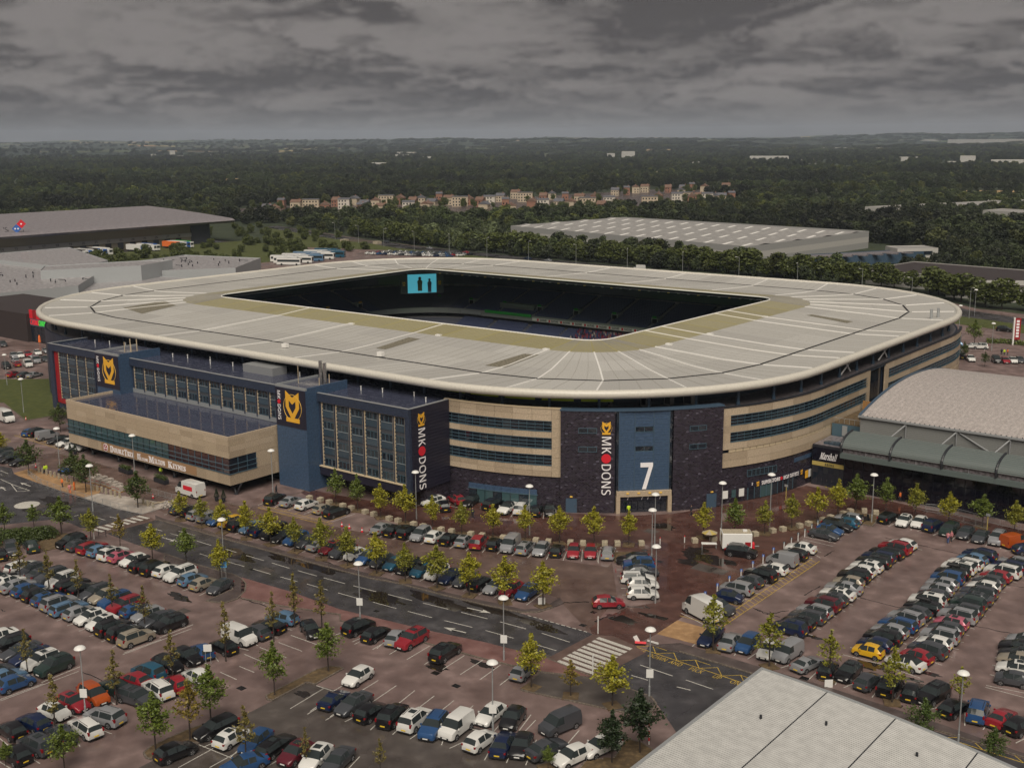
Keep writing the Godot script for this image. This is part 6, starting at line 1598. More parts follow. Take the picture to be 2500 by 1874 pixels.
# ---------------------------------------------------------------- painted lines
func seg_box(s: Sh, a: Vector2, b: Vector2, w: float, y: float) -> void:
	var d := (b - a).normalized()
	var o := Vector2(-d.y, d.x) * w * 0.5
	s.slab(PackedVector2Array([a - o, b - o, b + o, a + o]), y - 0.002, y, false)
func build_markings() -> void:
	for k in range(0, zebra_bars.size(), 5):
		var s := Sh.new()
		seg_box(s, Vector2(zebra_bars[k], zebra_bars[k + 1]), Vector2(zebra_bars[k + 2], zebra_bars[k + 3]), zebra_bars[k + 4], 0.036)
		setting("zebra_bar", s, M.paint_white)
	for k in range(0, lane_dashes.size(), 5):
		var s := Sh.new()
		seg_box(s, Vector2(lane_dashes[k], lane_dashes[k + 1]), Vector2(lane_dashes[k + 2], lane_dashes[k + 3]), lane_dashes[k + 4], 0.012)
		setting("road_marking", s, M.paint_white)
	for k in range(0, arrows.size(), 4):
		var a := Vector2(arrows[k], arrows[k + 1])
		var b := Vector2(arrows[k + 2], arrows[k + 3])
		var d := (b - a).normalized()
		var o := Vector2(-d.y, d.x)
		var s := Sh.new()
		seg_box(s, a, b - d * 1.2, 0.22, 0.012)
		s.slab(PackedVector2Array([b, b - d * 1.5 + o * 0.5, b - d * 1.2, b - d * 1.5 - o * 0.5]), 0.01, 0.012, false)
		setting("road_arrow", s, M.paint_white)
	var bs := Sh.new()
	for k in range(0, bay_segs.size(), 5):
		seg_box(bs, Vector2(bay_segs[k], bay_segs[k + 1]), Vector2(bay_segs[k + 2], bay_segs[k + 3]), bay_segs[k + 4], 0.013)
	setting("bay_lines", bs, M.paint_white)
	for r in car_rows:
		var s := Sh.new()
		var m: int = (r.size() - 2) / 4
		for i in range(-1, m):
			var i0 := clampi(i, 0, m - 2)
			var A := Vector2(r[2 + i0 * 4], r[3 + i0 * 4])
			var B := Vector2(r[6 + i0 * 4], r[7 + i0 * 4])
			if A.distance_to(B) > 4.0: continue
			var mid := (A + B) * 0.5 + (B - A) * float(i - i0)
			var t := (B - A).normalized()
			var nn := Vector2(-t.y, t.x)
			seg_box(s, mid - nn * 2.45, mid + nn * 2.45, 0.1, 0.0125)
		if s.v.size(): setting("bay_lines", s, M.paint_white)
	for k in range(0, hatch_lines.size(), 4):
		var a := Vector2(hatch_lines[k], hatch_lines[k + 1])
		var b := Vector2(hatch_lines[k + 2], hatch_lines[k + 3])
		var d := (b - a).normalized()
		var o := Vector2(-d.y, d.x)
		var away := o if o.dot(a) > 0 else -o
		away = -away if k == 0 else away
		if k == 0 and away.x > 0: away = -away
		var s := Sh.new()
		seg_box(s, a, b, 0.11, 0.014)
		seg_box(s, a + away * 1.25, b + away * 1.25, 0.1, 0.014)
		var n := int(a.distance_to(b) / 0.95)
		for j in n:
			var p := a.lerp(b, float(j) / n)
			seg_box(s, p, p + d * 0.75 + away * 1.25, 0.09, 0.0135)
		for j in int(a.distance_to(b) / 2.4) + 1:
			var p := a + d * (j * 2.4) + away * 1.25
			seg_box(s, p, p + away * 4.6, 0.1, 0.0138)
		setting("yellow_hatching", s, M.paint_yellow)
	# set-down zigzag and its words
	var zz := zigzag_line
	var s := Sh.new()
	for q in [0, 4]:
		var a := Vector2(zz[q], zz[q + 1])
		var b := Vector2(zz[q + 2], zz[q + 3])
		var d := (b - a).normalized()
		var up := Vector2(d.y, -d.x)
		if up.y > 0: up = -up
		seg_box(s, a, b, 0.12, 0.0165)
		var n := int(a.distance_to(b) / 2.6)
		for j in n:
			var p := a.lerp(b, float(j) / n)
			var m := a.lerp(b, (j + 0.5) / n) + up * 1.5
			seg_box(s, p, m, 0.1, 0.016)
			seg_box(s, m, a.lerp(b, (j + 1.0) / n), 0.1, 0.0155)
			if j % 2 == 0: seg_box(s, m, m + d * 2.0, 0.1, 0.015)
	setting("zigzag_marking", s, M.paint_yellow)
	var dr := (Vector2(words[16], words[17]) - Vector2(words[1], words[2])).normalized()
	for k in range(0, words.size(), 3):
		var t := text_mesh(words[k], 0.62, 0.004)
		t.material = M.paint_yellow
		var o := put("road_word", t)
		o.set_meta("kind", "structure")
		var X := Vector3(dr.x, 0, dr.y)
		o.transform = Transform3D(Basis(X, Vector3(X.z, 0, -X.x), Vector3.UP), Vector3(words[k + 1], 0.016, words[k + 2])).scaled_local(Vector3(0.95, 1.3, 1))
	for k in range(0, tar_seams.size(), 5):
		var s1 := Sh.new()
		var a := Vector2(tar_seams[k], tar_seams[k + 1])
		var b := Vector2(tar_seams[k + 2], tar_seams[k + 3])
		var q := a
		for j in 7:
			var e := a.lerp(b, (j + 1) / 7.0) + Vector2(rng.randf_range(-0.12, 0.12), rng.randf_range(-0.12, 0.12))
			seg_box(s1, q, e, tar_seams[k + 4] * rng.randf_range(0.6, 1.2), 0.0115)
			q = e
		setting("tar_seam", s1, M.wet_tar)
	for k in range(0, puddle_spots.size(), 4):
		var pp := PackedVector2Array()
		var ph := rng.randf() * 6.0
		for j in 30:
			var a := TAU * j / 30
			var w := 1.0 + 0.22 * sin(a * 2 + ph) + 0.16 * sin(a * 5 + ph * 2) + 0.1 * sin(a * 9 + ph) + rng.randf_range(-0.05, 0.05)
			pp.append(Vector2(puddle_spots[k] + cos(a) * puddle_spots[k + 2] * w, puddle_spots[k + 1] + sin(a) * puddle_spots[k + 3] * w))
		var s1 := Sh.new()
		s1.slab(pp, 0.009, 0.0105, false)
		setting("puddle", s1, M.water)
	for k in 26:   # inspection covers and square patches let into the surface
		var q := Vector2(puddle_spots[(k * 4) % puddle_spots.size()], puddle_spots[(k * 4 + 1) % puddle_spots.size()]) + Vector2(rng.randf_range(-7, 7), rng.randf_range(2, 8))
		var s1 := Sh.new()
		var w := rng.randf_range(0.35, 0.5) if k % 3 else rng.randf_range(0.8, 1.6)
		s1.slab(PackedVector2Array([q + Vector2(-w, -w * 0.8), q + Vector2(w, -w * 0.8), q + Vector2(w, w * 0.8), q + Vector2(-w, w * 0.8)]), 0.01, 0.0112, false)
		setting("surface_cover", s1, M.wet_tar if k % 3 else M.dark_asphalt)
	# white dome of the mini roundabout
	var c := Sh.new()
	var ro := Vector3(roundabout[0], 0, roundabout[1])
	c.lathe([Vector2(2.0, 0.006), Vector2(1.9, 0.03), Vector2(1.2, 0.07), Vector2(0.01, 0.1)], 28, ro)
	setting("roundabout_dome", c, M.paint_white)

# ---------------------------------------------------------------- cars
const CAR := {   # length, width, height, wheel radius, stations [x, belt, top, half-width factor, roof half width]
	"h": [4.1, 1.78, 0.31, [[2.05, 0.5, 0.56, 0.8, 0.6], [1.86, 0.7, 0.76, 0.94, 0.7], [1.1, 0.86, 0.94, 1.0, 0.76], [0.92, 0.9, 0.99, 1.0, 0.78], [0.2, 0.94, 1.42, 1.0, 0.62], [-0.18, 0.95, 1.47, 1.0, 0.63], [-0.27, 0.95, 1.47, 1.0, 0.63], [-1.2, 0.97, 1.42, 1.0, 0.61], [-1.5, 0.98, 1.36, 0.98, 0.6], [-1.93, 0.94, 1.0, 0.95, 0.68], [-2.05, 0.62, 0.68, 0.88, 0.66]]],
	"s": [4.6, 1.82, 0.32, [[2.3, 0.5, 0.55, 0.8, 0.6], [2.1, 0.68, 0.74, 0.94, 0.7], [1.15, 0.86, 0.93, 1.0, 0.76], [0.98, 0.9, 0.97, 1.0, 0.78], [0.22, 0.93, 1.38, 1.0, 0.6], [-0.15, 0.94, 1.43, 1.0, 0.61], [-0.24, 0.94, 1.43, 1.0, 0.61], [-0.95, 0.96, 1.37, 1.0, 0.6], [-1.15, 0.97, 1.33, 0.99, 0.59], [-1.75, 0.96, 1.02, 0.97, 0.74], [-2.22, 0.93, 0.98, 0.92, 0.74], [-2.3, 0.6, 0.66, 0.86, 0.66]]],
	"e": [4.65, 1.82, 0.32, [[2.32, 0.5, 0.55, 0.8, 0.6], [2.12, 0.68, 0.75, 0.94, 0.7], [1.2, 0.86, 0.94, 1.0, 0.76], [1.02, 0.9, 0.98, 1.0, 0.78], [0.3, 0.94, 1.4, 1.0, 0.62], [-0.12, 0.95, 1.46, 1.0, 0.64], [-0.21, 0.95, 1.46, 1.0, 0.64], [-1.7, 0.97, 1.44, 1.0, 0.63], [-1.95, 0.98, 1.4, 0.99, 0.62], [-2.22, 0.95, 1.0, 0.95, 0.7], [-2.32, 0.6, 0.66, 0.88, 0.66]]],
	"u": [4.45, 1.88, 0.36, [[2.22, 0.6, 0.68, 0.84, 0.64], [2.06, 0.84, 0.92, 0.95, 0.74], [1.2, 1.0, 1.08, 1.0, 0.8], [1.02, 1.04, 1.13, 1.0, 0.82], [0.38, 1.08, 1.6, 1.0, 0.68], [-0.1, 1.09, 1.67, 1.0, 0.69], [-0.2, 1.09, 1.67, 1.0, 0.69], [-1.45, 1.1, 1.64, 1.0, 0.68], [-1.75, 1.11, 1.59, 0.99, 0.67], [-2.1, 1.06, 1.12, 0.95, 0.74], [-2.22, 0.66, 0.74, 0.88, 0.7]]],
	"m": [4.35, 1.82, 0.32, [[2.17, 0.52, 0.6, 0.82, 0.62], [2.0, 0.76, 0.85, 0.95, 0.72], [1.4, 0.92, 1.0, 1.0, 0.78], [1.25, 0.95, 1.04, 1.0, 0.8], [0.45, 1.0, 1.56, 1.0, 0.66], [-0.1, 1.0, 1.65, 1.0, 0.68], [-0.19, 1.0, 1.65, 1.0, 0.68], [-1.5, 1.02, 1.6, 1.0, 0.67], [-1.75, 1.02, 1.55, 0.99, 0.66], [-2.08, 0.98, 1.05, 0.95, 0.72], [-2.17, 0.6, 0.66, 0.88, 0.66]]],
	"v": [4.5, 1.9, 0.33, [[2.25, 0.58, 0.66, 0.84, 0.64], [2.1, 0.84, 0.94, 0.95, 0.76], [1.5, 1.04, 1.12, 1.0, 0.8], [1.38, 1.07, 1.16, 1.0, 0.82], [0.75, 1.12, 1.78, 1.0, 0.72], [0.2, 1.12, 1.86, 1.0, 0.76], [0.1, 1.12, 1.86, 1.0, 0.76], [-2.0, 1.12, 1.86, 1.0, 0.76], [-2.12, 1.12, 1.83, 1.0, 0.76], [-2.22, 1.05, 1.12, 0.98, 0.8], [-2.25, 0.6, 0.68, 0.95, 0.74]]],
	"V": [5.9, 2.0, 0.36, [[2.95, 0.62, 0.72, 0.86, 0.66], [2.8, 0.98, 1.1, 0.96, 0.8], [2.3, 1.26, 1.36, 1.0, 0.84], [2.2, 1.3, 1.42, 1.0, 0.86], [1.65, 1.4, 2.3, 1.0, 0.8], [1.0, 1.4, 2.5, 1.0, 0.84], [0.9, 1.4, 2.52, 1.0, 0.84], [-2.7, 1.4, 2.52, 1.0, 0.84], [-2.84, 1.4, 2.48, 1.0, 0.84], [-2.93, 1.3, 1.4, 0.98, 0.86], [-2.95, 0.6, 0.7, 0.96, 0.8]]],
	"c": [4.3, 1.8, 0.32, [[2.15, 0.46, 0.52, 0.8, 0.6], [1.96, 0.64, 0.7, 0.94, 0.7], [1.0, 0.82, 0.89, 1.0, 0.76], [0.82, 0.85, 0.93, 1.0, 0.78], [0.05, 0.9, 1.27, 1.0, 0.58], [-0.3, 0.91, 1.31, 1.0, 0.58], [-0.36, 0.91, 1.31, 1.0, 0.58], [-0.85, 0.93, 1.26, 1.0, 0.57], [-1.0, 0.94, 1.23, 0.99, 0.56], [-1.65, 0.93, 0.99, 0.97, 0.72], [-2.08, 0.9, 0.95, 0.92, 0.72], [-2.15, 0.58, 0.62, 0.86, 0.66]]],
	"i": [3.6, 1.66, 0.29, [[1.8, 0.5, 0.58, 0.8, 0.6], [1.66, 0.72, 0.82, 0.94, 0.7], [1.1, 0.88, 0.98, 1.0, 0.74], [0.95, 0.91, 1.02, 1.0, 0.76], [0.35, 0.95, 1.42, 1.0, 0.6], [-0.1, 0.96, 1.49, 1.0, 0.61], [-0.18, 0.96, 1.49, 1.0, 0.61], [-0.95, 0.98, 1.44, 1.0, 0.59], [-1.2, 0.98, 1.38, 0.98, 0.58], [-1.68, 0.94, 1.02, 0.94, 0.66], [-1.8, 0.6, 0.68, 0.86, 0.62]]]}
var car_parts := {}
func section(st: Array, hw: float) -> Array:
	var w: float = hw * st[3]
	return [Vector2(w * 0.9, 0.2), Vector2(w * 0.99, 0.34), Vector2(w, 0.62 if st[1] > 0.66 else st[1] - 0.04), Vector2(w * 0.97, st[1]), Vector2(st[4] * hw / 0.9 * (1.0 if st[2] - st[1] > 0.2 else 1.08), st[2]), Vector2(st[4] * hw / 0.9 * 0.6, st[2] + 0.03), Vector2(0, st[2] + 0.045)]
func car_shape(ty: String) -> Dictionary:
	if car_parts.has(ty): return car_parts[ty]
	var key := "s" if ty == "d" else ty
	var C: Array = CAR[key]
	var hw: float = C[1] / 2
	var stn: Array = C[3]
	var paint := Sh.new()
	var dark := Sh.new()
	var wind := Sh.new()
	var rear := Sh.new()
	var sideL := Sh.new()
	var sideR := Sh.new()
	var roof := Sh.new()
	var n := stn.size()
	var rearw := 8   # station where the roof ends
	for i in n - 1:
		var a := section(stn[i], hw)
		var b := section(stn[i + 1], hw)
		for j in a.size() - 1:
			for sg in [1.0, -1.0]:
				var A := Vector3(stn[i][0], a[j].y, a[j].x * sg)
				var B := Vector3(stn[i + 1][0], b[j].y, b[j].x * sg)
				var Cc := Vector3(stn[i + 1][0], b[j + 1].y, b[j + 1].x * sg)
				var D := Vector3(stn[i][0], a[j + 1].y, a[j + 1].x * sg)
				var o := Vector3((stn[i][0] + stn[i + 1][0]) / 2, 0.6, 0)
				var t: Sh = paint
				if j == 0: t = dark
				elif j == 3 and i >= 3 and i < rearw and i != 5:
					var glazed := true
					if ty in ["v", "V"] and i > 5: glazed = false
					if i == 7 and ty != "e" and ty != "u": glazed = false
					if glazed: t = sideL if sg > 0 else sideR
				elif j >= 4 and i == 3: t = wind
				elif j >= 4 and i == rearw and not ty in ["v", "V"]: t = rear
				elif j >= 4 and ty == "d" and i > 3 and i <= rearw: t = roof
				t.face(A, B, Cc, D, o)
	# closed ends
	for e in [[0, 1.0], [n - 1, -1.0]]:
		var a := section(stn[e[0]], hw)
		var x: float = stn[e[0]][0]
		for j in a.size() - 1:
			var t: Sh = dark if j == 0 else paint
			t.face(Vector3(x, a[j].y, a[j].x), Vector3(x, a[j].y, -a[j].x), Vector3(x, a[j + 1].y, -a[j + 1].x), Vector3(x, a[j + 1].y, a[j + 1].x), Vector3(0, 0.6, 0))
	var L: float = C[0]
	var wr: float = C[2]
	var wb := L * 0.305
	# dark wheel arches, grille and mirrors
	for sx in [wb, -wb]:
		for sg in [1.0, -1.0]: dark.bar(Vector3(sx, wr, sg * (hw - 0.2)), Vector3(sx, wr, sg * (hw + 0.004)), wr + 0.06, wr + 0.06, 14)
	dark.box(Vector3(L / 2 - 0.1, 0.33, -hw * 0.5), Vector3(L / 2 + 0.015, 0.5, hw * 0.5))
	dark.box(Vector3(-L / 2 - 0.012, 0.24, -hw * 0.7), Vector3(-L / 2 + 0.1, 0.36, hw * 0.7))
	dark.box(Vector3(-L / 2 + 0.2, 0.16, -hw * 0.9), Vector3(L / 2 - 0.2, 0.22, hw * 0.9))
	var ms: Array = stn[3]
	for sg in [1.0, -1.0]: paint.box(Vector3(ms[0] - 0.32, ms[1] - 0.02, sg * (hw + 0.09) - 0.09), Vector3(ms[0] - 0.18, ms[1] + 0.14, sg * (hw + 0.09) + 0.09))
	if ty in ["e", "u"]:
		for sg in [1.0, -1.0]: dark.bar(Vector3(0.1, stn[5][2] + 0.06, sg * 0.56), Vector3(stn[7][0], stn[7][2] + 0.07, sg * 0.55), 0.025, 0.025, 5)
	paint.smooth(42)
	var body := ArrayMesh.new()
	paint.add_to(body, null)
	dark.add_to(body, M.car_trim)
	if roof.v.size(): roof.add_to(body, M.car_trim)
	var wh := ArrayMesh.new()
	var ty_s := Sh.new()
	ty_s.bar(Vector3(0, 0, -0.1), Vector3(0, 0, 0.1), wr, wr, 14)
	ty_s.add_to(wh, M.tyre)
	var rim := Sh.new()
	for k in 5:
		var a0 := TAU * k / 5
		rim.hexa([Vector3(cos(a0 - 0.3) * 0.05, sin(a0 - 0.3) * 0.05, 0.1), Vector3(cos(a0 - 0.28) * wr * 0.7, sin(a0 - 0.28) * wr * 0.7, 0.1), Vector3(cos(a0 + 0.28) * wr * 0.7, sin(a0 + 0.28) * wr * 0.7, 0.1), Vector3(cos(a0 + 0.3) * 0.05, sin(a0 + 0.3) * 0.05, 0.1), Vector3(cos(a0 - 0.3) * 0.05, sin(a0 - 0.3) * 0.05, 0.125), Vector3(cos(a0 - 0.28) * wr * 0.7, sin(a0 - 0.28) * wr * 0.7, 0.118), Vector3(cos(a0 + 0.28) * wr * 0.7, sin(a0 + 0.28) * wr * 0.7, 0.118), Vector3(cos(a0 + 0.3) * 0.05, sin(a0 + 0.3) * 0.05, 0.125)])
	rim.add_to(wh, M.rim)
	var fx: float = stn[1][0]
	var hl := Sh.new()
	hl.hexa([Vector3(fx - 0.25, stn[1][1] - 0.16, -0.16), Vector3(L / 2 - 0.02, stn[1][1] - 0.19, -0.18), Vector3(L / 2 - 0.13, stn[1][1] - 0.17, 0.17), Vector3(fx - 0.3, stn[1][1] - 0.14, 0.17), Vector3(fx - 0.25, stn[1][1] + 0.0, -0.16), Vector3(L / 2 - 0.1, stn[1][1] - 0.05, -0.18), Vector3(L / 2 - 0.2, stn[1][1] - 0.02, 0.17), Vector3(fx - 0.3, stn[1][1] + 0.02, 0.17)])
	var rx: float = stn[n - 2][0]
	var tb: float = stn[n - 2][1]
	var tl := Sh.new()
	tl.box(Vector3(-L / 2 + 0.01, tb - 0.2, -0.085), Vector3(rx + 0.17, tb - 0.02 + (0.14 if ty in ["e", "u", "m", "v", "V"] else 0.0), 0.085))
	var plw := Sh.new()
	plw.box(Vector3(-0.012, -0.06, -0.26), Vector3(0.012, 0.06, 0.26))
	car_parts[ty] = {"body": body, "windscreen": wind.mesh(M.car_glass), "rear": rear.mesh(M.car_glass) if rear.v.size() else null, "sideL": sideL.mesh(M.car_glass), "sideR": sideR.mesh(M.car_glass), "wheel": wh, "head": hl.mesh(M.headlight), "tail": tl.mesh(M.taillight), "plate": plw, "hw": hw, "L": L, "wb": wb, "wr": wr, "tail_z": hw * 0.84}
	return car_parts[ty]
const PAINT := {"w": ["white", 0.62, 0.62, 0.6, 0.0], "s": ["silver", 0.33, 0.34, 0.36, 0.6], "g": ["dark grey", 0.06, 0.065, 0.075, 0.4], "k": ["black", 0.008, 0.008, 0.01, 0.2], "b": ["blue", 0.022, 0.075, 0.2, 0.3], "n": ["navy", 0.008, 0.018, 0.06, 0.3], "l": ["light blue", 0.11, 0.21, 0.34, 0.4], "t": ["teal", 0.02, 0.1, 0.17, 0.4], "r": ["red", 0.26, 0.016, 0.026, 0.1], "y": ["yellow", 0.62, 0.36, 0.015, 0.0], "o": ["orange", 0.4, 0.075, 0.012, 0.2], "e": ["dark green", 0.02, 0.04, 0.035, 0.3], "m": ["maroon", 0.1, 0.01, 0.02, 0.3], "c": ["champagne", 0.33, 0.29, 0.23, 0.4], "p": ["pink", 0.42, 0.1, 0.15, 0.2]}
const KINDN := {"h": "hatchback", "s": "saloon", "e": "estate car", "u": "off-road car", "m": "people carrier", "v": "small van", "V": "large van", "c": "coupe", "i": "city car", "d": "convertible"}
const KINDC := {"h": "car", "s": "car", "e": "car", "u": "car", "m": "car", "v": "van", "V": "van", "c": "car", "i": "car", "d": "car"}
const KINDF := {"h": "hatchback", "s": "saloon_car", "e": "estate_car", "u": "off_road_car", "m": "people_carrier", "v": "small_van", "V": "large_van", "c": "coupe", "i": "city_car", "d": "convertible"}
var proto_cars := {}
func make_car(code: String, lite := false) -> Node3D:
	var ty := code[1]
	var P := car_shape(ty)
	var o := Node3D.new()
	var add := func(called: String, m: Mesh, at := Vector3.ZERO, turn := 0.0) -> MeshInstance3D:
		var q := MeshInstance3D.new()
		q.name = called
		q.mesh = m
		o.add_child(q, true)
		q.position = at
		q.rotation.y = turn
		return q
	var b: MeshInstance3D = add.call("body", P.body)
	b.set_surface_override_material(0, M["paint_" + code[0]])
	add.call("windscreen", P.windscreen)
	if P.rear: add.call("rear_window", P.rear)
	add.call("side_window", P.sideL)
	add.call("side_window", P.sideR)
	for sx in [P.wb, -P.wb]:
		add.call("wheel", P.wheel, Vector3(sx, P.wr, P.hw - 0.085), 0.0)
		add.call("wheel", P.wheel, Vector3(sx, P.wr, -P.hw + 0.085), PI)
	if lite: return o
	add.call("headlight", P.head, Vector3(0, 0, P.hw * 0.66))
	var h2: MeshInstance3D = add.call("headlight", P.head, Vector3(0, 0, -P.hw * 0.66))
	h2.scale = Vector3(1, 1, -1)
	add.call("tail_light", P.tail, Vector3(0, 0, P.tail_z))
	add.call("tail_light", P.tail, Vector3(0, 0, -P.tail_z))
	var pf: MeshInstance3D = add.call("number_plate", P.plate.mesh(M.plate_white), Vector3(P.L / 2 + 0.02, 0.42, 0))
	var pr: MeshInstance3D = add.call("number_plate", P.plate.mesh(M.plate_yellow), Vector3(-P.L / 2 - 0.02, 0.52, 0))
	return o
func place_car(code: String, x: float, z: float, yaw: float, label: String, group: String, lite := false, y := 0.012) -> Node3D:
	var key := code + ("l" if lite else "")
	if not proto_cars.has(key): proto_cars[key] = make_car(code, lite)
	var o: Node3D = proto_cars[key].duplicate()
	o.name = numbered(KINDF[code[1]])
	add_child(o)
	o.position = Vector3(x, y, z)
	o.rotation.y = deg_to_rad(yaw)
	tag(o, label, KINDC[code[1]], group)
	return o
func car_materials() -> void:
	for k in PAINT:
		var p: Array = PAINT[k]
		var m := mat("paint_" + k, lin(p[1], p[2], p[3]), 0.28, p[4] * 0.6)
		m.clearcoat_enabled = true
		m.clearcoat = 0.7
		m.clearcoat_roughness = 0.08
	mat("car_trim", lin(0.012, 0.012, 0.014), 0.6)
	mat("car_glass", lin(0.026, 0.033, 0.035), 0.12, 0.0, 0.42)
	mat("tyre", lin(0.012, 0.012, 0.013), 0.85)
	mat("rim", lin(0.4, 0.41, 0.43), 0.3, 0.7)
	mat("headlight", lin(0.55, 0.57, 0.6), 0.1, 0.3)
	mat("taillight", lin(0.22, 0.008, 0.012), 0.2)
	mat("plate_white", lin(0.7, 0.7, 0.68), 0.5)
	mat("plate_yellow", lin(0.72, 0.5, 0.03), 0.5)
func build_cars() -> void:
	car_materials()
	var used := {}
	for r in car_rows:
		var m: int = (r.size() - 2) / 4
		for i in m:
			var code: String = r[5 + i * 4]
			var nm: String = PAINT[code[0]][0] + " " + KINDN[code[1]]
			var lab := "%s, %s from %s, %s" % [nm, ordinal(i), r[1], r[0]]
			if m == 1: lab = "%s in %s" % [nm, r[0]]
			var c := place_car(code, r[2 + i * 4] + rng.randf_range(-0.06, 0.06), r[3 + i * 4], r[4 + i * 4] + rng.randf_range(-1.5, 1.5), lab, "parked cars, " + r[0])
			c.scale = Vector3(rng.randf_range(0.95, 1.05), rng.randf_range(0.96, 1.05), rng.randf_range(0.98, 1.02))
			if rng.randf() < 0.28 and code[1] in "hseum":
				var y: float = CAR[code[1]][3][5][2] + 0.046
				bpart("sunroof", Vector3(-0.75, y, -0.38), Vector3(-0.05, y + 0.012, 0.38), M.car_glass, c)
			if rng.randf() < 0.035 and code[1] in "eum":
				var s := Sh.new()
				s.rbox(Vector3(-0.9, CAR[code[1]][3][5][2] + 0.1, -0.35), Vector3(0.8, CAR[code[1]][3][5][2] + 0.42, 0.35), 0.12)
				part("roof_box", s, M.car_trim, c)
	for q in single_cars: place_car(q[4], q[1], q[2], q[3], q[0], "")
	# red panel on the delivery van
	for o in get_children():
		if o.has_meta("label") and str(o.get_meta("label")).begins_with("white delivery van"):
			for z in [-1.012, 1.0]: bpart("side_panel", Vector3(-1.9, 1.2, z), Vector3(0.5, 1.95, z + 0.012), M.red, o)
		if o.has_meta("label") and str(o.get_meta("label")).begins_with("white estate with dark"):
			text_part("side_lettering", "FALCON", 0.3, M.seat_navy, o, Transform3D(Basis(), Vector3(-0.6, 0.8, 0.9)), 1.5, "Droid Sans", true)
			bpart("rear_panel", Vector3(-2.965, 1.5, -0.5), Vector3(-2.95, 1.8, 0.5), M.red, o)

# ---------------------------------------------------------------- trees
var tree_meshes := {}
func leaf(s: Sh, c: Vector3, r: float, g: RandomNumberGenerator) -> void:
	var a := Vector3(g.randf_range(-1, 1), g.randf_range(-0.6, 0.6), g.randf_range(-1, 1)).normalized()
	var b := a.cross(Vector3(g.randf_range(-1, 1), g.randf_range(-1, 1), g.randf_range(-1, 1)).normalized()).normalized()
	s.quad(c - a * r, c - b * r * 0.55, c + a * r, c + b * r * 0.55)
func tree_mesh(kind: String, variant: int) -> Array:   # [trunk shape, crown shape] of a tree one metre high
	var key := kind + str(variant)
	if tree_meshes.has(key): return tree_meshes[key]
	var g := RandomNumberGenerator.new()
	g.seed = 100 + variant * 17 + kind.hash() % 1000
	var tr := Sh.new()
	var cr := Sh.new()
	var base := 0.3
	var rad := 0.245
	var cnt := 1700
	var lr := 0.0245
	match kind:
		"sparse":
			base = 0.3; rad = 0.13; cnt = 520; lr = 0.021
		"dense":
			base = 0.24; rad = 0.26; cnt = 2200; lr = 0.026
		"broad":
			base = 0.27; rad = 0.31; cnt = 2000; lr = 0.024
		"open":
			base = 0.3; rad = 0.22; cnt = 700; lr = 0.025
	var lean := Vector3(g.randf_range(-0.02, 0.02), 0, g.randf_range(-0.02, 0.02))
	tr.bar(Vector3.ZERO, Vector3(0, base, 0) + lean * 0.3, 0.014, 0.011, 7, false)
	tr.bar(Vector3(0, base, 0) + lean * 0.3, Vector3(0, 0.93, 0) + lean, 0.011, 0.003, 6, false)
	var tips := []
	var nb := 17 if kind != "sparse" else 15
	for k in nb:
		var f := (k + 0.5) / nb
		var y := lerpf(base * 0.98, 0.86, f)
		var an := k * 2.4 + g.randf_range(-0.5, 0.5)
		# outline: widest a third of the way up the crown, pointed top
		var w := rad * clampf(sin(PI * pow(clampf((f + 0.12) / 1.1, 0.0, 1.0), 0.62)), 0.12, 1.0) * g.randf_range(0.7, 1.12)
		var p0 := Vector3(0, y, 0) + lean * y
		var p1 := p0 + Vector3(cos(an) * w, w * g.randf_range(0.4, 0.9), sin(an) * w)
		tr.bar(p0, p1, 0.005, 0.0018, 5, false)
		tips.append([p0, p1, w])
	tips.append([Vector3(0, 0.84, 0), Vector3(0, 0.97, 0), 0.03])
	for k in cnt:
		var t: Array = tips[g.randi() % tips.size()]
		var f := sqrt(g.randf()) * 1.06
		var spread: float = 0.32 * t[2] + 0.022
		if kind == "sparse" or kind == "open": spread *= 0.8
		var p: Vector3 = t[0].lerp(t[1], f) + Vector3(g.randfn(0, 0.5), g.randfn(0, 0.42), g.randfn(0, 0.5)) * spread
		if p.y < base * 0.85: continue
		var tone := g.randf_range(0.55, 1.25)
		cr.tint = Color(tone * g.randf_range(0.9, 1.1), tone, tone * g.randf_range(0.7, 1.1))
		leaf(cr, p, lr * g.randf_range(0.7, 1.4), g)
	tree_meshes[key] = [tr, cr]
	return tree_meshes[key]
const LEAF := {"y": ["yellow-green", 0.31, 0.29, 0.02], "l": ["light green", 0.22, 0.22, 0.022], "g": ["green", 0.11, 0.15, 0.02], "d": ["deep green", 0.055, 0.08, 0.014], "o": ["olive", 0.2, 0.15, 0.024], "s": ["thin-leaved olive", 0.17, 0.14, 0.035], "D": ["dark evergreen", 0.016, 0.032, 0.009], "G": ["broad dark green", 0.06, 0.095, 0.016]}
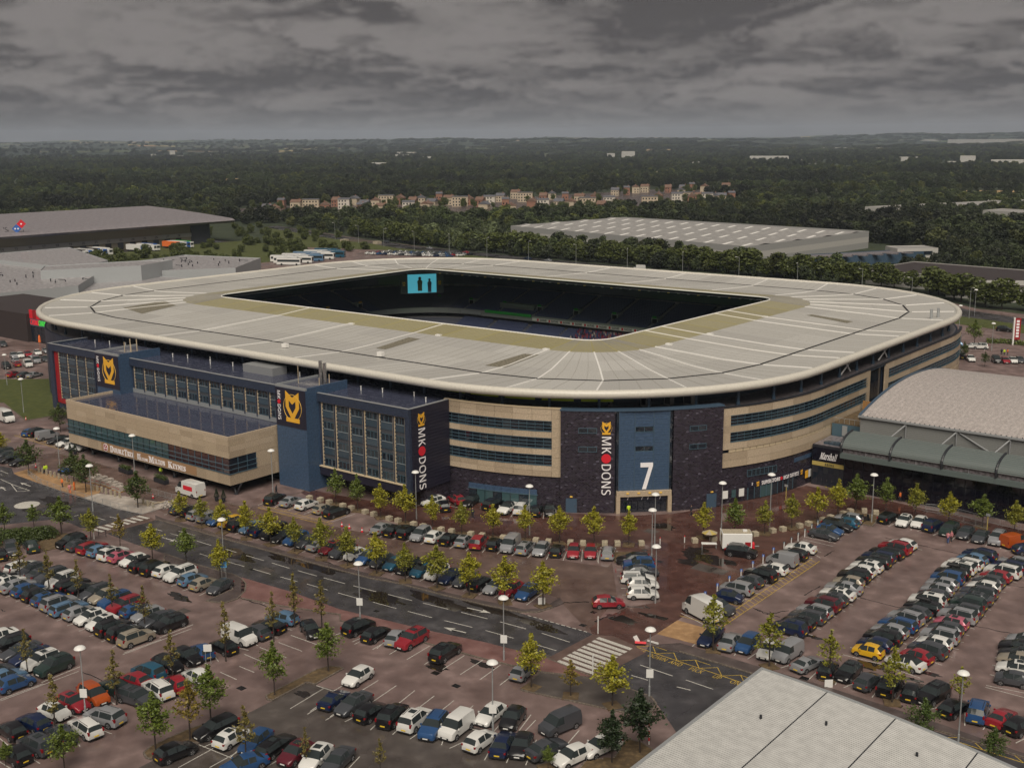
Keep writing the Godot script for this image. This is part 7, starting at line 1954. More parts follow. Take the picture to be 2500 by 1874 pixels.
func build_trees() -> void:
	mat("bark", lin(0.035, 0.026, 0.022), 0.9)
	for k in LEAF:
		var m := mat("leaf_" + k, lin(LEAF[k][1], LEAF[k][2], LEAF[k][3]), 0.55)
		m.vertex_color_use_as_albedo = true
		m.backlight_enabled = true
		m.backlight = lin(LEAF[k][1] * 0.5, LEAF[k][2] * 0.5, LEAF[k][3] * 0.5)
	var where := {"p": "in the line of trees behind the concrete blocks", "a": "in the line of trees before the arena", "k": "along the kerb between road and parked cars", "f": "on the footway left of the road", "h": "beside the hotel forecourt", "i": "among the cars of the left car park", "c": "around the bottom bays near the zebra crossing", "r": "beside the shed roof", "z": "beyond the arena roof"}
	var count := {}
	var pits := Sh.new()
	var cache := {}
	for k in range(0, tree_spots.size(), 4):
		var c: String = tree_spots[k + 3][0]
		var g: String = tree_spots[k + 3][1]
		var shape := "oval"
		if c == "s": shape = "sparse"
		elif c == "D": shape = "dense"
		elif c == "G" or c == "d": shape = "broad"
		elif c == "o" or g == "r": shape = "open"
		var vr := (k / 4) % 4
		count[g] = count.get(g, -1) + 1
		var lab := "%s tree, %s from the left %s" % [LEAF[c][0], ordinal(count[g]), where[g]]
		var h: float = tree_spots[k + 2]
		var t := thing("street_tree", lab, "tree", Vector3(tree_spots[k], 0.0, tree_spots[k + 1]), k * 1.7, "trees " + where[g])
		var mk := shape + str(vr) + c
		if not cache.has(mk):
			var ms := tree_mesh(shape, vr)
			cache[mk] = [ms[0].mesh(M.bark), ms[1].mesh(M["leaf_" + c])]
		var a := put("trunk", cache[mk][0], t)
		var b := put("crown", cache[mk][1], t)
		var wide := h * rng.randf_range(0.84, 1.2)
		a.scale = Vector3(wide, h, wide)
		b.scale = Vector3(wide, h, wide)
		if g in "pakrc":
			var pit := Sh.new()
			pit.box(Vector3(-0.85, -0.02, -0.85), Vector3(0.85, 0.135, 0.85))
			part("tree_pit", pit, M.mulch, t)
	# clipped shrubs at the left
	for k in range(0, shrub_spots.size(), 2):
		var s := Sh.new()
		var g := RandomNumberGenerator.new()
		g.seed = 900 + k
		for j in 900:
			var d := Vector3(g.randfn(0, 1), g.randfn(0, 1), g.randfn(0, 1)).normalized()
			var tone := g.randf_range(0.5, 1.2)
			s.tint = Color(tone, tone, tone)
			leaf(s, Vector3(d.x * 2.2, absf(d.y) * 1.5 + 0.1, d.z * 1.8) * pow(g.randf(), 0.25), 0.16, g)
		var o := put("shrub", s.mesh(M.leaf_d))
		o.position = Vector3(shrub_spots[k], 0.1, shrub_spots[k + 1])
		tag(o, "rounded dark shrub, %s in the bed left of the parked cars" % ordinal(k / 2), "shrub", "shrubs in the bed")

# ---------------------------------------------------------------- street furniture
func build_street() -> void:
	# lamp posts: tapered column with a shallow dome
	var col := Sh.new()
	col.lathe([Vector2(0.11, 0.0), Vector2(0.11, 1.2), Vector2(0.075, 1.3), Vector2(0.055, 7.2), Vector2(0.1, 7.25), Vector2(0.1, 7.5)], 8)
	var dome := Sh.new()
	dome.lathe([Vector2(0.1, 7.42), Vector2(0.55, 7.5), Vector2(0.6, 7.56), Vector2(0.5, 7.72), Vector2(0.28, 7.84), Vector2(0.01, 7.88)], 16)
	dome.smooth(60)
	var cm := col.mesh(M.galvanised)
	var dm := dome.mesh(M.white_metal)
	for k in range(0, lamp_spots.size(), 2):
		var o := thing("street_lamp", "tall grey lamp post with white dome, %s in order of distance" % ordinal(k / 2), "lamp post", Vector3(lamp_spots[k], 0.0, lamp_spots[k + 1]), 0, "dome lamp posts of the car parks")
		o.set_meta("label", "grey lamp post with white dome head, %s" % lamp_where(k / 2))
		put("post", cm, o)
		put("lamp_dome", dm, o)
		for j in range(0, lamp_plates.size(), 2):
			if Vector2(lamp_plates[j], lamp_plates[j + 1]).distance_to(Vector2(lamp_spots[k], lamp_spots[k + 1])) < 1.0:
				bpart_t("notice_plate", Transform3D(Basis(Vector3.UP, 0.6), Vector3(0.08, 2.7, 0.1)), Vector3(0.75, 0.95, 0.04), "white_metal", o)
	# concrete cubes
	var bm := Sh.new()
	bm.rbox(Vector3(-0.42, 0, -0.42), Vector3(0.42, 0.68, 0.42), 0.05)
	var bmm := bm.mesh(M.concrete)
	for k in range(0, block_spots.size(), 2):
		var o := put("concrete_block", bmm)
		o.position = Vector3(block_spots[k], 0.0, block_spots[k + 1])
		var j := clampi(k, 2, block_spots.size() - 4)
		o.rotation.y = -atan2(block_spots[j + 3] - block_spots[j - 1], block_spots[j + 2] - block_spots[j - 2])
		tag(o, "square pale concrete block, %s from the left along the red plaza edge" % ordinal(k / 2), "block", "concrete blocks along the plaza")
	for k in range(0, post_spots.size(), 2):
		var o := thing("bay_sign_post", "short white post with blue sign, %s from the near end by the bays" % ordinal(k / 2), "sign post", Vector3(post_spots[k], 0, post_spots[k + 1]), 0, "blue signed posts behind the bays")
		bpart("post", Vector3(-0.05, 0, -0.05), Vector3(0.05, 1.25, 0.05), M.white_metal, o)
		bpart_t("sign", Transform3D(Basis(Vector3.UP, 0.7), Vector3(0, 1.15, 0)), Vector3(0.3, 0.38, 0.05), "juliet" if k > 14 else "sign_blue", o)
	var zl := ["plain grey pole at the near end of the east zebra crossing", "plain grey pole leaning at the kerb corner above the zebra crossing", "red and white banded pole beside the planted corner", "plain pole at the west zebra crossing", "low red-topped marker post by the concrete blocks", "low marker post with red top on the red plaza", "low marker post nearest the catering trailer"]
	for k in range(0, zebra_posts.size(), 2):
		var o := thing("marker_post", zl[k / 2], "post", Vector3(zebra_posts[k], 0, zebra_posts[k + 1]))
		var tall: float = [2.8, 2.2, 2.2, 2.2, 1.0, 1.1, 1.1][k / 2]
		for j in 6:
			bpart("band", Vector3(-0.05, tall * j / 6, -0.05), Vector3(0.05, tall * (j + 1) / 6, 0.05), (M.red if (k == 4 and j % 2) or (k > 6 and j == 5) else M.white_metal), o)
	for k in range(0, cone_spots.size(), 2):
		var o := thing("traffic_cone", "orange traffic cone, %s" % ["left of three before the yellow bays", "middle of three before the yellow bays", "right of three before the yellow bays", "behind the building site fence", "at the left end of the building site", "on the corner of the lawn"][k / 2], "cone", Vector3(cone_spots[k], 0, cone_spots[k + 1]), 0, "traffic cones")
		var s := Sh.new()
		s.lathe([Vector2(0.2, 0.04), Vector2(0.13, 0.3)], 10)
		s.lathe([Vector2(0.09, 0.5), Vector2(0.03, 0.78), Vector2(0.005, 0.8)], 10)
		part("cone_body", s, M.red, o)
		var s2 := Sh.new()
		s2.lathe([Vector2(0.13, 0.3), Vector2(0.09, 0.5)], 10)
		part("white_band", s2, M.white_metal, o)
		bpart("base", Vector3(-0.25, 0, -0.25), Vector3(0.25, 0.05, 0.25), M.dark_metal, o)
	# catering trailer
	var T := thing("catering_trailer", "white box catering trailer with open side door on the plaza", "trailer", Vector3(trailer[0], 0, trailer[1]), deg_to_rad(36))
	var s := Sh.new()
	s.rbox(Vector3(-2.1, 0.55, -1.05), Vector3(2.1, 2.75, 1.05), 0.06)
	part("box_body", s, M.white_metal, T)
	bpart("roof_skin", Vector3(-2.0, 2.75, -0.95), Vector3(2.0, 2.8, 0.95), M.concrete, T)
	bpart("roof_vent", Vector3(0.9, 2.8, -0.3), Vector3(1.5, 3.0, 0.3), M.white_metal, T)
	var d := bpart("door", Vector3(-2.13, 0.7, -0.4), Vector3(-2.1, 2.5, 0.4), M.beige_c, T)
	bpart("door_window", Vector3(-2.15, 1.5, -0.25), Vector3(-2.13, 2.3, 0.25), M.pane, d)
	bpart("open_flap", Vector3(-2.15, 0.9, -1.6), Vector3(-2.05, 2.7, -1.05), M.white_metal, T)
	bpart("side_sign", Vector3(1.1, 0.85, 1.05), Vector3(1.95, 1.5, 1.07), M.wine_red, T)
	for x in [-0.5, 0.4]:
		var w := Sh.new()
		w.bar(Vector3(x, 0.33, 0.85), Vector3(x, 0.33, 1.05), 0.33, 0.33, 14)
		w.bar(Vector3(x, 0.33, -1.05), Vector3(x, 0.33, -0.85), 0.33, 0.33, 14)
		part("wheel", w, M.tyre, T)
	bpart("tow_bar", Vector3(2.1, 0.5, -0.06), Vector3(3.3, 0.62, 0.06), M.galvanised, T)
	var gb := thing("gas_bottle", "red gas bottle standing at the end of the catering trailer", "gas bottle", Vector3(trailer[0] + 2.2, 0, trailer[1] - 1.0))
	s = Sh.new()
	s.lathe([Vector2(0.2, 0.0), Vector2(0.22, 0.1), Vector2(0.22, 1.1), Vector2(0.12, 1.3), Vector2(0.06, 1.4)], 12)
	part("cylinder", s, M.red, gb)
	# little stall and parasol
	var tb := thing("stall_table", "small folding table set out left of the catering trailer", "table", Vector3(stall[0], 0, stall[1]), 0.6)
	bpart("table_top", Vector3(-1.1, 0.72, -0.4), Vector3(1.1, 0.78, 0.4), M.white_metal, tb)
	for x in [-1.0, 1.0]:
		for z in [-0.3, 0.3]: bpart("leg", Vector3(x - 0.03, 0, z - 0.03), Vector3(x + 0.03, 0.72, z + 0.03), M.galvanised, tb)
	var pa := thing("parasol", "faded orange and white parasol behind the folding table", "parasol", Vector3(stall[2], 0, stall[3]))
	s = Sh.new()
	s.bar(Vector3.ZERO, Vector3(0, 1.5, 0), 0.03, 0.03, 6)
	part("pole", s, M.galvanised, pa)
	for k in 8:
		s = Sh.new()
		var a0 := TAU * k / 8
		var a1 := TAU * (k + 1) / 8
		s.face(Vector3(0, 1.75, 0), Vector3(cos(a0) * 1.2, 1.3, sin(a0) * 1.2), Vector3(cos(a1) * 1.2, 1.3, sin(a1) * 1.2), Vector3(0, 1.75, 0), Vector3(0, 0.5, 0))
		part("canopy_panel", s, M.concrete if k % 2 else M.gold_band, pa)
	# scooter on the paved corner
	var mo := thing("motor_scooter", "black scooter with top box parked on the paved corner", "scooter", Vector3(moped[0], 0.1, moped[1]), 1.1)
	s = Sh.new()
	for x in [-0.62, 0.62]:
		var w := Sh.new()
		w.bar(Vector3(x, 0.26, -0.06), Vector3(x, 0.26, 0.06), 0.26, 0.26, 14)
		part("wheel", w, M.tyre, mo)
	s.hexa([Vector3(-0.75, 0.35, -0.16), Vector3(0.25, 0.3, -0.16), Vector3(0.25, 0.3, 0.16), Vector3(-0.75, 0.35, 0.16), Vector3(-0.7, 0.75, -0.13), Vector3(0.0, 0.72, -0.13), Vector3(0.0, 0.72, 0.13), Vector3(-0.7, 0.75, 0.13)])
	s.hexa([Vector3(0.3, 0.3, -0.2), Vector3(0.6, 0.45, -0.12), Vector3(0.6, 0.45, 0.12), Vector3(0.3, 0.3, 0.2), Vector3(0.35, 1.05, -0.16), Vector3(0.52, 1.05, -0.1), Vector3(0.52, 1.05, 0.1), Vector3(0.35, 1.05, 0.16)])
	part("body", s, M.car_trim, mo)
	bpart("seat", Vector3(-0.65, 0.75, -0.14), Vector3(0.0, 0.84, 0.14), M.dark_metal, mo)
	bpart("top_box", Vector3(-1.0, 0.85, -0.22), Vector3(-0.6, 1.2, 0.22), M.car_trim, mo)
	s = Sh.new()
	s.bar(Vector3(0.38, 1.12, -0.34), Vector3(0.38, 1.12, 0.34), 0.025, 0.025, 6)
	part("handlebar", s, M.steel, mo)
	var ml := Sh.new()
	ml.bar(Vector3(0.5, 0.85, 0), Vector3(0.62, 0.85, 0), 0.09, 0.09, 10)
	part("headlight", ml, M.headlight, mo)
	# toppled red barrier by the crossing
	var fb := thing("toppled_barrier", "red plastic barrier with white board knocked over at the kerb", "barrier", Vector3(fallen_barrier[0], 0.02, fallen_barrier[1]), 0.5)
	s = Sh.new()
	s.boxt(Transform3D(Basis(Vector3(1, 0, 0), 1.1), Vector3(0, 0.3, 0)), Vector3(1.3, 0.7, 0.25))
	part("barrier_body", s, M.red, fb)
	bpart_t("board", Transform3D(Basis(Vector3(0, 0, 1), 0.5), Vector3(-0.5, 0.75, 0)), Vector3(0.5, 0.8, 0.04), "white_metal", fb)
	bpart_t("plank", Transform3D(Basis(Vector3.UP, -0.5), Vector3(1.4, 0.25, -0.5)), Vector3(1.5, 0.2, 0.1), "white_metal", fb)
	var bl := ["white notice board leaning against the last kerb tree", "small framed board lying beside the shed kerb", "light blue parking sign on legs at the island nose", "small square white sign beside the planted row"]
	for k in range(0, board_signs.size(), 2):
		var o := thing("notice_board", bl[k / 2], "sign", Vector3(board_signs[k], 0.1, board_signs[k + 1]), 0.75)
		var hh: float = [1.0, 0.8, 2.6, 2.4][k / 2]
		bpart("leg", Vector3(-0.3, 0, -0.03), Vector3(-0.25, hh - 0.2, 0.03), M.galvanised, o)
		bpart("leg", Vector3(0.25, 0, -0.03), Vector3(0.3, hh - 0.2, 0.03), M.galvanised, o)
		bpart("board", Vector3(-0.45, hh - (0.9 if k < 4 else 0.85), 0.03), Vector3(0.45, hh, 0.07), M.sign_sky if k == 4 else M.white_metal, o)
		if k == 4:
			for j in 3: bpart("board_text", Vector3(-0.33, hh - 0.25 - j * 0.24, 0.07), Vector3(0.3, hh - 0.15 - j * 0.24, 0.075), M.sign_blue, o)
	for k in range(0, thin_signs.size(), 2):
		var o := thing("signpost", ["wooden-coloured sign post before the ticket office", "wooden-coloured sign post behind the arena car row"][k / 2], "sign post", Vector3(thin_signs[k], 0, thin_signs[k + 1]))
		bpart("post", Vector3(-0.05, 0, -0.05), Vector3(0.05, 2.6, 0.05), M.gold_band, o)
		bpart("plate", Vector3(-0.3, 2.3, 0.05), Vector3(0.3, 2.7, 0.09), M.galvanised, o)
	for k in range(0, planters.size(), 2):
		var o := thing("planter", "long black planter with clipped hedge, %s under the hotel sign" % ["left", "right"][k / 2], "planter", Vector3(planters[k], 0.1, planters[k + 1]), -0.05, "hedge planters at the hotel")
		bpart("trough", Vector3(-1.7, 0, -0.45), Vector3(1.7, 0.75, 0.45), M.dark_metal, o)
		s = Sh.new()
		var g := RandomNumberGenerator.new()
		g.seed = 33 + k
		for j in 900:
			var tone := g.randf_range(0.5, 1.1)
			s.tint = Color(tone, tone, tone)
			leaf(s, Vector3(g.randf_range(-1.65, 1.65), g.randf_range(0.7, 1.3), g.randf_range(-0.42, 0.42)), 0.1, g)
		part("hedge", s, M.leaf_d, o)
	for k in range(0, topiary.size(), 2):
		var o := thing("potted_conifer", "cone-shaped conifer in a dark pot, %s" % ["left of the pair by the van", "right of the pair by the van", "left of the pair at the hotel corner", "right of the pair at the hotel corner"][k / 2], "potted plant", Vector3(topiary[k], 0.1, topiary[k + 1]), 0, "potted conifers")
		s = Sh.new()
		s.lathe([Vector2(0.25, 0.0), Vector2(0.36, 0.65), Vector2(0.3, 0.65), Vector2(0.02, 0.6)], 12)
		part("pot", s, M.dark_metal, o)
		s = Sh.new()
		var g := RandomNumberGenerator.new()
		g.seed = 53 + k
		for j in 500:
			var y := g.randf_range(0.0, 1.0)
			var a0 := g.randf() * TAU
			var tone := g.randf_range(0.5, 1.1)
			s.tint = Color(tone, tone, tone)
			leaf(s, Vector3(cos(a0), 0, sin(a0)) * 0.42 * (1.0 - y) + Vector3.UP * (0.65 + y * 1.5), 0.09, g)
		part("foliage", s, M.leaf_D, o)
	var rl := thing("pedestrian_rail", "black tubular guard rail at the west zebra crossing", "guard rail")
	var ra := Vector3(rail_spots[0], 0.05, rail_spots[1])
	var rb := Vector3(rail_spots[2], 0.05, rail_spots[3])
	for q in [0.0, 1.0]:
		s = Sh.new()
		s.bar(ra.lerp(rb, q), ra.lerp(rb, q) + Vector3.UP * 1.1, 0.05, 0.05, 6)
		part("post", s, M.dark_metal, rl)
	for y in [0.45, 1.0]:
		s = Sh.new()
		s.bar(ra + Vector3.UP * y, rb + Vector3.UP * y, 0.03, 0.03, 6)
		part("rail", s, M.dark_metal, rl)
func lamp_where(k: int) -> String:
	return ["beside the red hatchback at lower left", "between road and red footway near the zebra", "on the red footway below the dashed lanes", "among the bottom bays by the white hatchback", "right of the zebra crossing on the island", "behind the tree at the island nose", "in front of the hotel tower", "on the footway by the building site corner", "at the left end of the building site", "before the hotel name board", "left of the vertical club name on dark boards", "before the glazed brick front", "upper of the two by the side row", "behind the pair left of the main entrance", "at the foot of the side row", "beside the catering trailer", "before the ticket office", "on the paved corner by the scooter", "rising past the shed roof", "on the lawn beside the hotel", "left of the lawn", "beyond the arena roof by the lorry", "on the far island beyond the arena", "on the grass verge below the far tree belt"][k]

# ---------------------------------------------------------------- building site before the hotel
func barrier_run(flat: Array, what: String) -> void:
	# steel crowd barriers: a bent tube frame with uprights and two feet
	var cnt := 0
	for k in range(0, flat.size() - 2, 2):
		var A := Vector3(flat[k], 0.02, flat[k + 1])
		var B := Vector3(flat[k + 2], 0.02, flat[k + 3])
		var n := maxi(1, int(round(A.distance_to(B) / 2.3)))
		for j in n:
			var a := A.lerp(B, (j + 0.03) / n)
			var b := A.lerp(B, (j + 0.97) / n)
			var o := thing("crowd_barrier", "steel crowd barrier, %s in the run %s" % [ordinal(cnt), what], "barrier", a, 0, "crowd barriers " + what)
			cnt += 1
			b -= a
			var s := Sh.new()
			s.bar(Vector3(0, 0.1, 0), Vector3(0, 1.08, 0), 0.022, 0.022, 5)
			s.bar(b + Vector3.UP * 0.1, b + Vector3.UP * 1.08, 0.022, 0.022, 5)
			s.bar(Vector3(0, 1.08, 0), b + Vector3.UP * 1.08, 0.022, 0.022, 5)
			s.bar(Vector3(0, 0.2, 0), b + Vector3.UP * 0.2, 0.022, 0.022, 5)
			part("frame", s, M.galvanised, o)
			var s2 := Sh.new()
			for i in range(1, 11): s2.bar(b * (i / 11.0) + Vector3.UP * 0.2, b * (i / 11.0) + Vector3.UP * 1.08, 0.009, 0.009, 4, false)
			part("uprights", s2, M.galvanised, o)
			var d := b.normalized().cross(Vector3.UP) * 0.3
			for q in [0.1, 0.9]:
				var s3 := Sh.new()
				s3.bar(b * q - d, b * q + d, 0.022, 0.022, 5)
				part("foot", s3, M.galvanised, o)
func build_site() -> void:
	barrier_run(barrier_line, "round the building site")
	barrier_run(barrier_line_b, "behind the white van")
	barrier_run(barrier_line_c, "nearer the arena cars")
	barrier_run(barrier_line_d, "nearer the arena glass")
	for k in range(0, site_posts.size(), 2):
		var s := Sh.new()
		s.rbox(Vector3(-0.14, 0, -0.14), Vector3(0.14, 1.0, 0.14), 0.03)
		var o := put("concrete_bollard", s.mesh(M.concrete))
		o.position = Vector3(site_posts[k], 0.05, site_posts[k + 1])
		tag(o, "square concrete bollard, %s from the left on the building site" % ordinal(k / 2), "bollard", "bollards on the building site")
	for k in range(0, site_pallets.size(), 2):
		var o := thing("paver_pallet", "pallet of stacked pale paving blocks, %s in the site stack" % ordinal(k / 2), "pallet", Vector3(site_pallets[k], 0.05, site_pallets[k + 1]), rng.randf_range(-0.1, 0.1), "pallets of paving blocks")
		bpart("pallet_base", Vector3(-0.55, 0, -0.5), Vector3(0.55, 0.14, 0.5), M.wood_fence, o)
		for y in 3:
			for x in 2:
				bpart("paver_bundle", Vector3(-0.52 + x * 0.53, 0.15 + y * 0.3, -0.46), Vector3(-0.01 + x * 0.53, 0.43 + y * 0.3, 0.46), M.slab, o)
		bpart("red_strap", Vector3(-0.53, 0.6, 0.46), Vector3(0.53, 0.68, 0.475), M.wine_red, o)
	# mini dumper in blue, and planks
	var mx := thing("site_dumper", "blue skip dumper filled with rubble on the building site", "dumper", Vector3(site_posts[8] - 0.6, 0.05, site_posts[9] - 2.6), 0.3)
	var s := Sh.new()
	s.hexa([Vector3(0.1, 0.6, -0.5), Vector3(0.9, 0.6, -0.5), Vector3(0.9, 0.6, 0.5), Vector3(0.1, 0.6, 0.5), Vector3(-0.1, 1.3, -0.8), Vector3(1.5, 1.3, -0.8), Vector3(1.5, 1.3, 0.8), Vector3(-0.1, 1.3, 0.8)])
	part("skip", s, M.sign_blue, mx)
	bpart("rubble", Vector3(0.0, 1.3, -0.7), Vector3(1.4, 1.42, 0.7), M.slab, mx)
	bpart("chassis", Vector3(-1.4, 0.45, -0.5), Vector3(0.9, 0.7, 0.5), M.sign_blue, mx)
	bpart("seat", Vector3(-1.1, 0.7, -0.3), Vector3(-0.6, 1.0, 0.3), M.dark_metal, mx)
	for x in [-0.9, 0.7]:
		for z in [-0.65, 0.65]:
			var w := Sh.new()
			w.bar(Vector3(x, 0.4, z - 0.13), Vector3(x, 0.4, z + 0.13), 0.4, 0.4, 12)
			part("wheel", w, M.tyre, mx)
	for k in 7:
		var o := bpart("timber_plank", Vector3(-1.1, 0, -0.12), Vector3(1.1, 0.07, 0.12), M.concrete if k % 2 else M.beige_c, self)
		o.position = Vector3(barrier_line[18] - 2.0 - k * 0.5, 0.07 + 0.075 * (k % 3), barrier_line[19] - 2.2 + 0.55 * k)
		o.rotation.y = 0.4 + k * 0.5
		tag(o, "loose pale timber plank, %s in the heap at the site end" % ordinal(k), "plank", "planks at the site end")
	var rub := Sh.new()
	var g := RandomNumberGenerator.new()
	g.seed = 77
	for k in 60:
		rub.boxt(Transform3D(Basis.from_euler(Vector3(g.randf() * 6, g.randf() * 6, g.randf() * 6)), Vector3(g.randfn(0, 0.7), absf(g.randfn(0.2, 0.2)), g.randfn(0, 0.6))), Vector3(0.35, 0.25, 0.3))
	var ro := put("rubble_heap", rub.mesh(M.slab))
	ro.position = Vector3(barrier_line[18] - 0.2, 0.05, barrier_line[19] - 1.2)
	tag(ro, "heap of pale broken concrete at the right end of the site", "rubble")
	ro.set_meta("kind", "stuff")

# ---------------------------------------------------------------- people
func net(bones: Array, cell: float, k := 0.035) -> Sh:
	# surface nets over the smooth union of tapered capsules [a, b, ra, rb]
	var lo := Vector3.ONE * 99
	var hi := -lo
	for b in bones:
		for q in [[b[0], b[2]], [b[1], b[3]]]:
			lo = lo.min(q[0] - Vector3.ONE * (q[1] + cell * 2))
			hi = hi.max(q[0] + Vector3.ONE * (q[1] + cell * 2))
	var n := Vector3i(((hi - lo) / cell).ceil()) + Vector3i.ONE
	var f := PackedFloat32Array()
	f.resize(n.x * n.y * n.z)
	var idx := func(x: int, y: int, z: int) -> int: return x + n.x * (y + n.y * z)
	for z in n.z:
		for y in n.y:
			for x in n.x:
				var p := lo + Vector3(x, y, z) * cell
				var d := 9.0
				for b in bones:
					var ab: Vector3 = b[1] - b[0]
					var t := clampf((p - b[0]).dot(ab) / maxf(ab.length_squared(), 1e-9), 0, 1)
					var e: float = p.distance_to(b[0] + ab * t) - lerpf(b[2], b[3], t)
					var h := clampf(0.5 + 0.5 * (d - e) / k, 0, 1)
					d = lerpf(d, e, h) - k * h * (1 - h)
				f[x + n.x * (y + n.y * z)] = d
	var vert := {}
	var s := Sh.new()
	for z in n.z - 1:
		for y in n.y - 1:
			for x in n.x - 1:
				var sum := Vector3.ZERO
				var c := 0
				for e in 12:
					var ax := e / 4
					var u := e & 1
					var w := (e >> 1) & 1
					var a := Vector3i(x, y, z)
					if ax == 0: a += Vector3i(0, u, w)
					elif ax == 1: a += Vector3i(u, 0, w)
					else: a += Vector3i(u, w, 0)
					var b := a
					b[ax] += 1
					var fa := f[a.x + n.x * (a.y + n.y * a.z)]
					var fb := f[b.x + n.x * (b.y + n.y * b.z)]
					if (fa < 0) != (fb < 0):
						sum += Vector3(a).lerp(Vector3(b), fa / (fa - fb))
						c += 1
				if c: vert[Vector3i(x, y, z)] = lo + sum / c * cell
	for q in vert:
		for ax in 3:
			var a: Vector3i = q
			var b := a
			b[ax] += 1
			if b[ax] >= n[ax]: continue
			var fa := f[a.x + n.x * (a.y + n.y * a.z)]
			var fb := f[b.x + n.x * (b.y + n.y * b.z)]
			if (fa < 0) == (fb < 0): continue
			var i := Vector3i.ZERO
			var j := Vector3i.ZERO
			i[(ax + 1) % 3] = 1
			j[(ax + 2) % 3] = 1
			if not (vert.has(q - i) and vert.has(q - j) and vert.has(q - i - j)): continue
			var A: Vector3 = vert[q]
			var B: Vector3 = vert[q - i]
			var C: Vector3 = vert[q - i - j]
			var D: Vector3 = vert[q - j]
			if fa < 0: s.quad(A, B, C, D)
			else: s.quad(A, D, C, B)
	s.smooth(80)
	return s
